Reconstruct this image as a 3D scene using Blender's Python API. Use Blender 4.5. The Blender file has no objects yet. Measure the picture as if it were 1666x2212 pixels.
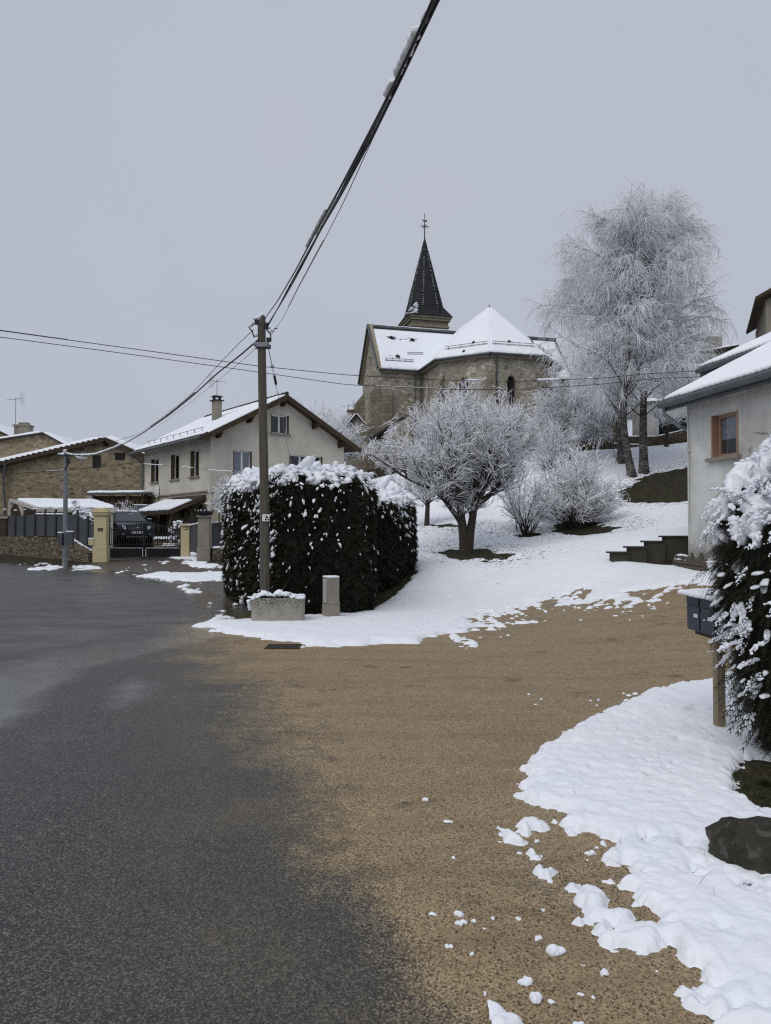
import bpy, bmesh, math, random
import numpy as np

# ------------------------------------------------------------------ camera, sky, sun, exposure
SC = bpy.context.scene
COL = SC.collection
F, CX, CY = 1620.0, 833.0, 1106.0            # surveyed lens of the photograph (picture 1666 x 2212)
PITCH = math.atan(42 / F)
EYE = np.array([0.0, 0.0, 1.65])
cam = bpy.data.cameras.new("camera")
cam.sensor_fit = 'VERTICAL'; cam.sensor_height = 24.0; cam.lens = 24.0 * F / 2212.0
cam.clip_start = 0.05; cam.clip_end = 2000
camo = bpy.data.objects.new("camera", cam); COL.objects.link(camo)
camo.location = EYE; camo.rotation_euler = (math.pi / 2 + PITCH, 0, 0)
SC.camera = camo

SUN_EL, SUN_AZ = math.radians(52), math.radians(215)
w = bpy.data.worlds.new("World"); SC.world = w; w.use_nodes = True
wn = w.node_tree; wn.nodes.clear()
wo = wn.nodes.new('ShaderNodeOutputWorld'); wb = wn.nodes.new('ShaderNodeBackground')
ws = wn.nodes.new('ShaderNodeTexSky'); ws.sky_type = 'NISHITA'; ws.sun_disc = False
ws.sun_elevation = SUN_EL; ws.sun_rotation = SUN_AZ; ws.dust_density = 6.0; ws.air_density = 1.0
wm = wn.nodes.new('ShaderNodeMixRGB'); wm.inputs[0].default_value = 0.97
wm.inputs[2].default_value = (4.75, 5.12, 6.15, 1)          # flat overcast cloud layer
wt = wn.nodes.new('ShaderNodeTexCoord'); wz = wn.nodes.new('ShaderNodeTexNoise')
wz.inputs['Scale'].default_value = 1.6; wz.inputs['Detail'].default_value = 4.0
wr = wn.nodes.new('ShaderNodeMixRGB'); wr.inputs[1].default_value = (4.42, 4.98, 5.86, 1); wr.inputs[2].default_value = (5.10, 5.30, 6.05, 1)
wn.links.new(wt.outputs['Generated'], wz.inputs['Vector']); wn.links.new(wz.outputs['Fac'], wr.inputs[0])
wn.links.new(wr.outputs[0], wm.inputs[2])
wn.links.new(ws.outputs[0], wm.inputs[1]); wn.links.new(wm.outputs[0], wb.inputs[0])
wb.inputs[1].default_value = 0.1; wn.links.new(wb.outputs[0], wo.inputs[0])

sun = bpy.data.lights.new("sun", 'SUN'); sun.energy = 1.25; sun.angle = math.radians(50); sun.color = (1.0, 0.97, 0.93)
suno = bpy.data.objects.new("sun", sun); COL.objects.link(suno)
suno.rotation_euler = (math.pi / 2 - SUN_EL, 0, math.pi - SUN_AZ)
suno.location = (0, 0, 60)
SC.view_settings.view_transform = 'Standard'; SC.view_settings.look = 'None'
SC.view_settings.exposure = 0.0; SC.view_settings.gamma = 1.0; SC.view_settings.use_curve_mapping = False
SC.render.engine = 'CYCLES'; SC.cycles.max_bounces = 8; SC.cycles.diffuse_bounces = 6; SC.cycles.transparent_max_bounces = 12
SC.cycles.use_denoising = False; SC.cycles.filter_width = 1.25

RNG = np.random.default_rng(7)
random.seed(7)

# ------------------------------------------------------------------ survey helpers
def ray(px, py):
    a = (px - CX) / F; b = (CY - py) / F; c, s = math.cos(PITCH), math.sin(PITCH)
    return np.array([a, c - b * s, s + b * c])
def at(px, py, Y):
    d = ray(px, py); return EYE + d * (Y / d[1])
def on_plane(px, py, P, n):
    d = ray(px, py); P = np.asarray(P, float); n = np.asarray(n, float)
    return EYE + d * (np.dot(P - EYE, n) / np.dot(d, n))

_perm = np.random.default_rng(3).integers(0, 1 << 30, 4096)
def _h(*k):
    v = np.zeros_like(k[0])
    for i, a in enumerate(k):
        v = _perm[(v + a * (1 + 2 * i) + 131 * i) & 4095]
    return (v & 0xFFFF) / 65535.0
def vn(x, y, z=None):
    x = np.asarray(x, float); y = np.asarray(y, float)
    ix, iy = np.floor(x).astype(np.int64), np.floor(y).astype(np.int64)
    fx, fy = x - ix, y - iy; fx = fx * fx * (3 - 2 * fx); fy = fy * fy * (3 - 2 * fy)
    if z is None:
        a = _h(ix, iy) * (1 - fx) + _h(ix + 1, iy) * fx
        b = _h(ix, iy + 1) * (1 - fx) + _h(ix + 1, iy + 1) * fx
        return a * (1 - fy) + b * fy
    z = np.asarray(z, float); iz = np.floor(z).astype(np.int64); fz = z - iz; fz = fz * fz * (3 - 2 * fz)
    r = 0
    for dz, wz_ in ((0, 1 - fz), (1, fz)):
        a = _h(ix, iy, iz + dz) * (1 - fx) + _h(ix + 1, iy, iz + dz) * fx
        b = _h(ix, iy + 1, iz + dz) * (1 - fx) + _h(ix + 1, iy + 1, iz + dz) * fx
        r = r + (a * (1 - fy) + b * fy) * wz_
    return r
def fbm(x, y, o=3):
    r, a, t = 0, 1.0, 0.0
    for i in range(o):
        r = r + a * vn(x * 2 ** i + 17.3 * i, y * 2 ** i - 9.1 * i); t += a; a *= .55
    return r / t
def norm(v): return v / (np.linalg.norm(v, axis=-1, keepdims=True) + 1e-9)
def sstep(a, b, x):
    t = np.clip((x - a) / (b - a), 0, 1); return t * t * (3 - 2 * t)

# ------------------------------------------------------------------ terrain
def _cp():
    L = [(-6,0,0),(0,0,0),(4,0,0),(-6,4,0),(0,4,0),(3,4,.02),(-6,8,0),(0,8,0),(3.3,8.2,.03),(-8,14,0),(-2,14,0),(1.2,12.3,0),
         (-12,8,0),(-13,16,0),(-12,22,.05),(-9,25,.12),(-20,20,.1),(-4,20,.15),(-6,26,.25)]
    for px, py, Y in ((140,1225,29),(310,1204,33),(440,1214,31),(454,1185,38),(280,1163,40),(890,1230,21.5),(1200,1290,17),
                      (1450,1268,15.5),(1487,1215,18),(1520,1250,16),(1005,1192,26),(920,1138,33),(1240,1138,30.5),(1135,1155,29.5),
                      (1365,1030,38),(1390,1022,39),(1410,1085,33),(1250,978,46),(1440,962,46),(1487,1090,30),
                      (1050,1130,30),(1380,1130,28),(900,1200,25),(1345,1215,18.4),(1400,1220,18.2),(1455,1222,18.0),(1345,1192,19.6),(1400,1176,19.6),(1455,1163,19.6)):
        p = at(px, py, Y); L.append(tuple(p))
    L += [(8,54,7.4),(0,62,7.2),(-3,45,3.2),(-5,60,5.5),(-15,50,1.7),(-26,45,1.5),(-20,35,.5),(-20,60,2.5),(40,60,9),(0,90,8),
          (40,25,3),(20,10,1.0),(12,14,.9),(9,10,.45),(5,5,.06),(7,3,.06),(-40,20,0),(-40,90,4),(60,100,11),(20,35,4.6),(20,46,7.3),(12,25,2.0),
          (30,3,1.0),(-40,0,0),(24,56,8.3)]
    return np.array(L)
CP = _cp()
def _tps(r2): return np.where(r2 > 0, r2 * np.log(r2 + 1e-12), 0)
def _solve():
    n = len(CP); d = CP[:, None, :2] - CP[None, :, :2]; K = _tps((d ** 2).sum(-1)) + np.eye(n) * 0.02
    Pm = np.hstack([np.ones((n, 1)), CP[:, :2]])
    A = np.zeros((n + 3, n + 3)); A[:n, :n] = K; A[:n, n:] = Pm; A[n:, :n] = Pm.T
    return np.linalg.solve(A, np.concatenate([CP[:, 2], np.zeros(3)]))
_W = _solve()
def terrain(x, y):
    x = np.clip(np.asarray(x, float), -42, 62); y = np.clip(np.asarray(y, float), -2, 100)
    sh = x.shape; x = x.ravel(); y = y.ravel(); out = np.empty_like(x)
    for i in range(0, len(x), 20000):
        xx, yy = x[i:i + 20000], y[i:i + 20000]
        r2 = (xx[:, None] - CP[None, :, 0]) ** 2 + (yy[:, None] - CP[None, :, 1]) ** 2
        out[i:i + 20000] = _tps(r2) @ _W[:-3] + _W[-3] + _W[-2] * xx + _W[-1] * yy
    return out.reshape(sh)
def tz(x, y): return float(terrain(np.array([x]), np.array([y]))[0])
_ys = np.geomspace(1.2, 95, 2600)
def ground(px, py):
    d = ray(px, py); P = EYE[None, :] + d[None, :] * (_ys / d[1])[:, None]
    g = P[:, 2] - terrain(P[:, 0], P[:, 1]); k = np.where(g <= 0)[0]
    if len(k) == 0: return P[-1]
    k = max(k[0], 1); t = g[k - 1] / (g[k - 1] - g[k] + 1e-9)
    return P[k - 1] * (1 - t) + P[k] * t
def gpoly(pts): return [tuple(ground(*p)[:2]) for p in pts]
def sdf(poly, x, y):
    """signed distance in metres to a closed polygon, positive inside"""
    x = np.asarray(x, float); y = np.asarray(y, float)
    d2 = np.full(x.shape, 1e18); ins = np.zeros(x.shape, bool); n = len(poly)
    for i in range(n):
        ax, ay = poly[i]; bx, by = poly[(i + 1) % n]
        ex, ey = bx - ax, by - ay; L = ex * ex + ey * ey + 1e-12
        t = np.clip(((x - ax) * ex + (y - ay) * ey) / L, 0, 1)
        d2 = np.minimum(d2, (x - ax - t * ex) ** 2 + (y - ay - t * ey) ** 2)
        if abs(ey) > 1e-12:
            c = ((ay > y) != (by > y)) & (x < ex * (y - ay) / ey + ax); ins ^= c
    return np.where(ins, 1, -1) * np.sqrt(d2)

# ------------------------------------------------------------------ object helpers
def tag(o, label=None, cat=None, group=None, kind=None):
    if label: o['label'] = label
    if cat: o['category'] = cat
    if group: o['group'] = group
    if kind: o['kind'] = kind
    return o
def thing(name, label, cat, loc, group=None):
    o = bpy.data.objects.new(name, None); COL.objects.link(o); o.location = [float(c) for c in loc]
    o.empty_display_size = .2
    return tag(o, label, cat, group)
def root_loc(o):
    l = np.zeros(3)
    while o is not None:
        l = l + np.array(o.location); o = o.parent
    return l
def mesh_np(name, V, faces, m, parent=None, loc=None, smooth=False, uv=True, attrs=None, mats=None, mi=None):
    """faces: list of index arrays (quads and/or triangles)"""
    V = np.asarray(V, float)
    off = root_loc(parent) if parent is not None else (np.asarray(loc, float) if loc is not None else np.zeros(3))
    me = bpy.data.meshes.new(name)
    if not isinstance(faces, (list, tuple)): faces = [faces]
    loops, starts, tot, c = [], [], [], 0
    for f in faces:
        f = np.asarray(f, np.int64)
        if len(f) == 0: continue
        k = f.shape[1]; loops.append(f.ravel()); starts.append(c + np.arange(len(f)) * k); tot.append(np.full(len(f), k)); c += len(f) * k
    loops = np.concatenate(loops); starts = np.concatenate(starts); tot = np.concatenate(tot)
    me.vertices.add(len(V)); me.vertices.foreach_set('co', (V - off).astype(np.float32).ravel())
    me.loops.add(len(loops)); me.loops.foreach_set('vertex_index', loops.astype(np.int32))
    me.polygons.add(len(starts)); me.polygons.foreach_set('loop_start', starts.astype(np.int32)); me.polygons.foreach_set('loop_total', tot.astype(np.int32))
    me.polygons.foreach_set('use_smooth', np.full(len(starts), bool(smooth)))
    me.update(calc_edges=True)
    if uv:
        nn = np.empty(len(starts) * 3, np.float32); me.polygons.foreach_get('normal', nn); nn = nn.reshape(-1, 3)
        rep = np.repeat(nn, tot, axis=0); P = V[loops]
        h = np.hypot(rep[:, 0], rep[:, 1]) + 1e-9; tx, ty = -rep[:, 1] / h, rep[:, 0] / h
        flat = np.abs(rep[:, 2]) > .75
        u = np.where(flat, P[:, 0], P[:, 0] * tx + P[:, 1] * ty); v = np.where(flat, P[:, 1], P[:, 2])
        lay = me.uv_layers.new(name='UVMap'); lay.data.foreach_set('uv', np.stack([u, v], 1).astype(np.float32).ravel())
    if attrs:
        for k, a in attrs.items():
            at_ = me.attributes.new(k, 'FLOAT', 'POINT'); at_.data.foreach_set('value', np.asarray(a, np.float32))
    me.materials.append(m)
    o = bpy.data.objects.new(name, me); COL.objects.link(o)
    if parent is not None: o.parent = parent
    elif loc is not None: o.location = [float(c) for c in loc]
    return o

def tubes(P, R, S=3, ref=None):
    P = np.asarray(P, float); R = np.asarray(R, float); N, K, _ = P.shape
    T = norm(np.gradient(P, axis=1))
    if ref is None:
        ref = norm(np.random.default_rng(11).normal(size=(N, 1, 3)))
        m = norm(T.mean(axis=1, keepdims=True)); ref = norm(ref - (ref * m).sum(-1, keepdims=True) * m)
    A = norm(np.cross(T, np.broadcast_to(ref, T.shape))); B = np.cross(T, A)
    an = np.arange(S) / S * 2 * math.pi
    V = P[:, :, None, :] + R[:, :, None, None] * (np.cos(an)[None, None, :, None] * A[:, :, None, :] + np.sin(an)[None, None, :, None] * B[:, :, None, :])
    idx = np.arange(N * K * S).reshape(N, K, S)
    a = idx[:, :-1, :]; b = np.roll(a, -1, axis=2); c = np.roll(idx[:, 1:, :], -1, axis=2); d = idx[:, 1:, :]
    return V.reshape(-1, 3), np.stack([a, b, c, d], -1).reshape(-1, 4)
def join(parts):
    """[(V, F), ...] with the same face size -> one (V, F)"""
    vs, fs, c = [], [], 0
    for V, Fc in parts:
        vs.append(V); fs.append(np.asarray(Fc) + c); c += len(V)
    return np.concatenate(vs), np.concatenate(fs)

_ico = {}
def ico(k):
    if k not in _ico:
        bm = bmesh.new(); bmesh.ops.create_icosphere(bm, subdivisions=k, radius=1.0)
        bm.verts.ensure_lookup_table()
        _ico[k] = (np.array([v.co[:] for v in bm.verts]), np.array([[v.index for v in f.verts] for f in bm.faces])); bm.free()
    return _ico[k]
def lumps(C, A, S, k=2, amp=.25, freq=9.0, flat=None):
    """blobs: centres C (N,3), axis frames A (N,3,3) rows = local axes, sizes S (N,3), roughened by noise"""
    V0, F0 = ico(k); N = len(C); n = len(V0)
    L = V0[None] * S[:, None, :]
    if flat is not None:
        L[:, :, 2] = np.where(L[:, :, 2] < 0, L[:, :, 2] * flat, L[:, :, 2])
    W = np.einsum('nvi,nij->nvj', L, A)
    P = C[:, None, :] + W
    nz = vn(P[..., 0] * freq + 5, P[..., 1] * freq, P[..., 2] * freq) + .5 * vn(P[..., 0] * freq * 2.3, P[..., 1] * freq * 2.3 + 3, P[..., 2] * freq * 2.3) - .75
    P = C[:, None, :] + W * (1 + amp * 1.6 * nz[..., None])
    Fc = (F0[None] + (np.arange(N) * n)[:, None, None]).reshape(-1, 3)
    return P.reshape(-1, 3), Fc
def frames(X, up=np.array([0, 0, 1.0])):
    """orthonormal frames whose first row is X"""
    X = norm(X); U = np.broadcast_to(up, X.shape); Y = np.cross(U, X)
    bad = np.linalg.norm(Y, axis=1) < 1e-3; Y[bad] = np.array([0, 1.0, 0]); Y = norm(Y); Z = np.cross(X, Y)
    return np.stack([X, Y, Z], 1)

class MB:
    def __init__(s): s.v, s.f = [], []
    def add(s, V, Fc):
        c = len(s.v); s.v += [tuple(float(q) for q in p) for p in V]; s.f += [tuple(int(i) + c for i in f) for f in Fc]; return s
    def quad(s, a, b, c, d): return s.add([a, b, c, d], [(0, 1, 2, 3)])
    def poly(s, pts): return s.add(pts, [tuple(range(len(pts)))])
    def hexa(s, p): # 8 corners: bottom 4 ccw, top 4 ccw
        return s.add(p, [(3, 2, 1, 0), (4, 5, 6, 7), (0, 1, 5, 4), (1, 2, 6, 5), (2, 3, 7, 6), (3, 0, 4, 7)])
    def box(s, c, sz, rz=0.0, bev=0.0):
        """c = centre of the base"""
        x, y, z = sz[0] / 2, sz[1] / 2, sz[2]; co, si = math.cos(rz), math.sin(rz)
        def T(px, py, pz): return (c[0] + px * co - py * si, c[1] + px * si + py * co, c[2] + pz)
        if bev <= 0:
            return s.hexa([T(-x, -y, 0), T(x, -y, 0), T(x, y, 0), T(-x, y, 0), T(-x, -y, z), T(x, -y, z), T(x, y, z), T(-x, y, z)])
        b = bev; ring = lambda i, zz: [T(px, py, zz) for px, py in ((-x + b + i, -y + i), (x - b - i, -y + i), (x - i, -y + b + i), (x - i, y - b - i), (x - b - i, y - i), (-x + b + i, y - i), (-x + i, y - b - i), (-x + i, -y + b + i))]
        R = [ring(b, 0), ring(0, b), ring(0, z - b), ring(b, z)]
        V = sum(R, []); Fc = [tuple(range(7, -1, -1)), tuple(range(24, 32))]
        for k in range(3):
            for i in range(8): Fc.append((k * 8 + i, k * 8 + (i + 1) % 8, k * 8 + 8 + (i + 1) % 8, k * 8 + 8 + i))
        return s.add(V, Fc)
    def beam(s, a, b, wd, ht, up=(0, 0, 1)):
        a = np.array(a, float); b = np.array(b, float); t = norm(b - a); u = np.array(up, float); sd = norm(np.cross(t, u)); u2 = np.cross(sd, t)
        o = [(-wd / 2, -ht / 2), (wd / 2, -ht / 2), (wd / 2, ht / 2), (-wd / 2, ht / 2)]
        p = [a + sd * i + u2 * j for i, j in o] + [b + sd * i + u2 * j for i, j in o]
        return s.add(p, [(0, 1, 2, 3), (7, 6, 5, 4), (4, 5, 1, 0), (5, 6, 2, 1), (6, 7, 3, 2), (7, 4, 0, 3)])
    def tube(s, path, r, n=8):
        path = np.array(path, float); K = len(path); R = np.full(K, r) if np.isscalar(r) else np.array(r, float)
        if K < 2: return s
        V, Fc = tubes(path[None], R[None], n)
        c0 = tuple(range(n - 1, -1, -1)); c1 = tuple(range((K - 1) * n, K * n))
        return s.add(V, [tuple(q) for q in Fc] + [c0, c1])
    def lathe(s, c, prof, n=16, rz=0.0, sx=1.0):
        V = []
        for r, z in prof:
            for i in range(n):
                a = 2 * math.pi * i / n + rz; V.append((c[0] + r * math.cos(a) * sx, c[1] + r * math.sin(a), c[2] + z))
        Fc = [tuple(range(n - 1, -1, -1)), tuple(range((len(prof) - 1) * n, len(prof) * n))]
        for k in range(len(prof) - 1):
            for i in range(n): Fc.append((k * n + i, k * n + (i + 1) % n, (k + 1) * n + (i + 1) % n, (k + 1) * n + i))
        return s.add(V, Fc)
    def prism(s, pts, d):
        """polygon pts (3-D) pushed along vector d"""
        n = len(pts); d = np.array(d, float); P = [np.array(p, float) for p in pts]; Q = [p + d for p in P]
        Fc = [tuple(range(n)), tuple(range(2 * n - 1, n - 1, -1))] + [(i + n, (i + 1) % n + n, (i + 1) % n, i) for i in range(n)]
        return s.add(P + Q, Fc)
    def build(s, name, m, parent=None, loc=None, smooth=False):
        V = np.array(s.v); off = root_loc(parent) if parent is not None else (np.asarray(loc, float) if loc is not None else np.zeros(3))
        by = {}
        for f in s.f: by.setdefault(len(f), []).append(f)
        o = mesh_np(name, V, [np.array(x) for x in by.values()], m, parent, loc, smooth)
        bm = bmesh.new(); bm.from_mesh(o.data); bmesh.ops.recalc_face_normals(bm, faces=bm.faces); bm.to_mesh(o.data); bm.free()
        return o

# ------------------------------------------------------------------ materials
class NT:
    def __init__(s, name):
        s.m = bpy.data.materials.new(name); s.m.use_nodes = True; s.t = s.m.node_tree; s.t.nodes.clear()
        s.o = s.t.nodes.new('ShaderNodeOutputMaterial')
    def put(s, sock, v):
        if isinstance(v, bpy.types.NodeSocket): s.t.links.new(v, sock)
        elif isinstance(v, (tuple, list)) and sock.type == 'RGBA' and len(v) == 3: sock.default_value = (*v, 1)
        else: sock.default_value = v
    def n(s, typ, ins=None, out=0, **props):
        nd = s.t.nodes.new('ShaderNode' + typ)
        for k, v in props.items(): setattr(nd, k, v)
        for k, v in (ins or {}).items(): s.put(nd.inputs[k], v)
        return nd.outputs[out]
    def mix(s, f, a, b, mode='MIX'): return s.n('MixRGB', {0: f, 1: a, 2: b}, blend_type=mode)
    def mth(s, op, a, b=0.0, c=0.0, clamp=False): return s.n('Math', {0: a, 1: b, 2: c}, operation=op, use_clamp=clamp)
    def ramp(s, f, stops):
        nd = s.t.nodes.new('ShaderNodeValToRGB'); s.put(nd.inputs[0], f); e = nd.color_ramp.elements
        while len(e) < len(stops): e.new(.5)
        for i, (p, c) in enumerate(stops):
            e[i].position = p; e[i].color = (*c, 1) if isinstance(c, (tuple, list)) else (c, c, c, 1)
        return nd.outputs[0]
    def noise(s, v, scale, det=3.0, rough=.55, dist=0.0, out=0): return s.n('TexNoise', {'Vector': v, 'Scale': scale, 'Detail': det, 'Roughness': rough, 'Distortion': dist}, out)
    def obj(s): return s.n('TexCoord', out=3)
    def uv(s): return s.n('TexCoord', out=2)
    def attr(s, name): return s.n('Attribute', out=2, attribute_name=name)
    def scalev(s, v, sc): return s.n('Mapping', {'Vector': v, 'Scale': sc})
    def bump(s, h, st=.3, d=.01): return s.n('Bump', {'Height': h, 'Strength': st, 'Distance': d})
    def done(s, col, rough=.6, nrm=None, spec=.5, metal=0.0, **ex):
        nd = s.t.nodes.new('ShaderNodeBsdfPrincipled'); s.put(nd.inputs['Base Color'], col); s.put(nd.inputs['Roughness'], rough)
        s.put(nd.inputs['Specular IOR Level'], spec); s.put(nd.inputs['Metallic'], metal)
        for k, v in ex.items(): s.put(nd.inputs[k.replace('_', ' ')], v)
        if nrm is not None: s.put(nd.inputs['Normal'], nrm)
        s.t.links.new(nd.outputs[0], s.o.inputs[0]); return s.m

def m_plain(name, c, rough=.6, var=.25, scale=6.0, metal=0.0, spec=.4, bump=.15):
    t = NT(name); v = t.obj(); n = t.noise(v, scale, 4); n2 = t.noise(v, scale * 7, 3)
    c2 = tuple(q * (1 - var) for q in c); c3 = tuple(min(1, q * (1 + var * .7)) for q in c)
    col = t.mix(t.mth('MULTIPLY', n2, .35), t.ramp(n, [(.3, c2), (.7, c3)]), c2)
    return t.done(col, t.ramp(n, [(.3, rough * .85), (.7, min(1, rough * 1.1))]), t.bump(n2, bump), spec, metal)

def m_snow(name='snow', flecks=False):
    t = NT(name); v = t.obj(); n = t.noise(v, 2.2, 4); f = t.noise(v, 60, 4, .7); g = t.noise(v, 9, 4)
    col = t.ramp(n, [(.3, (.80, .83, .885)), (.7, (.87, .89, .93))])
    if flecks:   # thin snow that lets grass tips through
        th = t.attr('thin'); a = t.noise(t.scalev(v, (1, .45, 1)), 11, 5, .68); b = t.noise(v, 1.1, 3)
        k = t.mth('ADD', t.mth('ADD', a, t.mth('MULTIPLY', b, .10)), t.mth('MULTIPLY', th, .14))
        col = t.mix(t.ramp(k, [(.70, 0.0), (.80, .85)]), col, (.10, .10, .07))
    h = t.mth('ADD', t.mth('MULTIPLY', f, .35), g)
    return t.done(col, .75, t.bump(h, .45, .03), .25)
def m_stone(name, cols, mort, su=2.2, sv=4.0, dark=.5, bump=.5):
    t = NT(name); v = t.uv(); wob = t.noise(v, 2.0, 3, out=1)
    v2 = t.n('MixRGB', {0: .12, 1: v, 2: wob}, blend_type='ADD'); sc = t.scalev(v2, (su, sv, 1))
    cell = t.n('TexVoronoi', {'Vector': sc, 'Scale': 1.0, 'Randomness': .85}, 1)
    edge = t.n('TexVoronoi', {'Vector': sc, 'Scale': 1.0, 'Randomness': .85}, 0, feature='DISTANCE_TO_EDGE')
    id_ = t.n('SeparateColor', {0: cell}, 0)
    c = t.ramp(id_, [(i / (len(cols) - 1), k) for i, k in enumerate(cols)])
    big = t.noise(v, .35, 4); fine = t.noise(v, 14, 4, .65)
    c = t.mix(.45, c, t.ramp(fine, [(.3, .5), (.62, 1.0)]), 'MULTIPLY')
    em = t.ramp(edge, [(.015, 1.0), (.075, 0.0)])
    c = t.mix(em, c, mort); c = t.mix(t.ramp(big, [(.45, 0.0), (.75, dark)]), c, tuple(q * .35 for q in mort))
    h = t.mth('ADD', t.mth('MULTIPLY', t.ramp(edge, [(.0, 0.0), (.12, 1.0)]), 1.0), t.mth('MULTIPLY', fine, .5))
    return t.done(c, .9, t.bump(h, bump, .03), .2)
def m_ashlar(name, cols, mort, bw=.55, bh=.32):
    t = NT(name); v = t.uv()
    br = t.n('TexBrick', {'Vector': v, 'Color1': cols[0], 'Color2': cols[1], 'Mortar': mort, 'Scale': 1.0, 'Mortar Size': .012, 'Brick Width': bw, 'Row Height': bh, 'Bias': 0.0})
    n = t.noise(v, 1.1, 5); f = t.noise(v, 18, 4, .65)
    c = t.mix(.5, br, t.ramp(f, [(.3, .3), (.7, 1.0)]), 'MULTIPLY'); c = t.mix(t.ramp(n, [(.45, 0.0), (.75, .6)]), c, (.05, .045, .035))
    return t.done(c, .9, t.bump(f, .4, .02), .2)
def m_plaster(name, c, stain=.35, sc=.5):
    t = NT(name); v = t.uv(); n = t.noise(v, sc, 5, .6); s2 = t.noise(t.scalev(v, (1.6, .25, 1)), 1.3, 5, .65); f = t.noise(v, 45, 3, .7)
    d = tuple(q * .62 for q in c)
    col = t.mix(t.ramp(n, [(.38, 0.0), (.72, stain * 1.6)]), c, d); col = t.mix(t.ramp(s2, [(.5, 0.0), (.8, stain)]), col, tuple(q * .5 for q in c))
    col = t.mix(.07, col, f, 'OVERLAY')
    return t.done(col, .9, t.bump(f, .12, .008), .2)
def m_wood(name, c, grain=(14, 14, .9), rough=.8, dark=.45):
    t = NT(name); v = t.obj(); n = t.noise(t.scalev(v, grain), 1.6, 6, .7, .6); b = t.noise(v, 1.5, 3); st = t.noise(t.scalev(v, (grain[0] * 2.5, grain[1] * 2.5, grain[2] * .35)), 1.0, 3)
    col = t.ramp(n, [(.25, tuple(q * dark for q in c)), (.6, c), (.85, tuple(min(1, q * 1.25) for q in c))])
    col = t.mix(t.ramp(st, [(.62, 0.0), (.68, .85)]), col, tuple(q * .25 for q in c)); col = t.mix(t.ramp(b, [(.4, 0.0), (.75, .5)]), col, tuple(q * .55 for q in c))
    return t.done(col, rough, t.bump(n, .45, .01), .25)
def m_glass(name, tint=(.03, .035, .04)):
    t = NT(name); g = t.n('BsdfGlossy', {'Color': (.9, .93, 1), 'Roughness': .04}); tr = t.n('BsdfTransparent', {'Color': (.75, .78, .8)})
    lw = t.n('LayerWeight', {'Blend': .25}, 0); mx = t.n('MixShader', {0: t.ramp(lw, [(0, .05), (1, .5)]), 1: tr, 2: g})
    t.t.links.new(mx, t.o.inputs[0]); return t.m
def m_leaf(name, c1, c2, rough=.7):
    t = NT(name); v = t.obj(); n = t.noise(v, 3.5, 4); r = t.noise(v, 40, 2)
    col = t.mix(r, t.ramp(n, [(.3, c1), (.7, c2)]), c1)
    return t.done(col, rough, None, .25)

M = {}
M['snow'] = m_snow(); M['thin'] = m_snow('snow_on_grass', True)
M['church'] = m_stone('church_stone', [(.18, .16, .125), (.44, .40, .32), (.27, .24, .19), (.66, .61, .52), (.34, .305, .24), (.52, .475, .385)], (.32, .29, .235), 2.6, 5.0, .4)
M['ashlar'] = m_ashlar('dressed_stone', ((.38, .34, .265), (.25, .222, .17)), (.12, .10, .075))
M['trim'] = m_plain('pale_dressed_stone', (.32, .28, .20), .9, .3, 3)
M['barn'] = m_stone('barn_stone', [(.13, .10, .066), (.33, .265, .175), (.25, .19, .12), (.46, .38, .26), (.20, .165, .115), (.36, .29, .19)], (.33, .285, .20), 3.0, 6.2, .3)
M['wallstone'] = m_stone('field_stone', [(.11, .09, .065), (.20, .16, .11), (.15, .125, .09), (.25, .205, .145)], (.045, .038, .03), 5.0, 6.0, .5, .9)
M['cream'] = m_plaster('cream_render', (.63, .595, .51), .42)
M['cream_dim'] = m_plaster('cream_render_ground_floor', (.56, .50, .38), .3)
M['greywall'] = m_plaster('grey_white_render', (.68, .685, .655), .8, .6)
M['yellow'] = m_plaster('yellow_painted_render', (.62, .53, .32), .25)
M['concrete'] = m_plaster('grey_concrete', (.30, .27, .22), .5, 1.2)
M['darkconc'] = m_plaster('mossy_dark_concrete', (.055, .05, .038), .6, 1.5)
M['slate'] = m_ashlar('slate_tiles', ((.028, .03, .036), (.042, .045, .052)), (.012, .013, .016), .25, .14)
M['tile'] = m_plain('dark_roof_tile', (.05, .04, .035), .8, .4, 3)
M['fascia'] = m_wood('brown_stained_wood', (.075, .05, .032))
M['zinc'] = m_plain('zinc_metal', (.12, .13, .14), .5, .3, 3, .5)
M['pole'] = m_wood('weathered_pole_wood', (.125, .108, .084), (22, 22, .8))
M['post'] = m_wood('pale_timber', (.29, .235, .165), (16, 16, 1.0))
M['whitewood'] = m_plain('whitewashed_timber', (.5, .48, .44), .8, .3, 4)
M['galv'] = m_plain('galvanised_steel', (.22, .235, .26), .5, .3, 3, .4)
M['black'] = m_plain('black_painted_iron', (.012, .012, .014), .5, .3, 5)
M['rubber'] = m_plain('black_cable', (.010, .010, .012), .55, .3, 8)
M['panel'] = m_plain('anthracite_panel', (.062, .068, .082), .6, .22, 1.5)
M['fencepost'] = m_plain('dark_fence_post', (.045, .042, .042), .7, .3, 4)
M['greenfence'] = m_plain('dark_green_mesh', (.012, .022, .020), .8, .3, 3)
M['white'] = m_plain('white_paint', (.75, .76, .76), .5, .08, 4)
M['shutter'] = m_wood('brown_shutter', (.14, .10, .055), (12, 12, 1))
M['pinkwood'] = m_wood('salmon_painted_wood', (.40, .25, .175), (10, 10, 1.2), .6, .8)
M['glass'] = m_glass('window_glass')
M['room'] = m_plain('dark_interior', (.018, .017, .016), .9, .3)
M['lace'] = m_plain('lace_curtain', (.42, .45, .50), .9, .3, 14)
M['blue'] = m_plain('blue_grey_door', (.13, .155, .22), .55, .15, 2)
M['mailbox'] = m_plain('slate_blue_enamel', (.030, .040, .060), .35, .12, 3)
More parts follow.
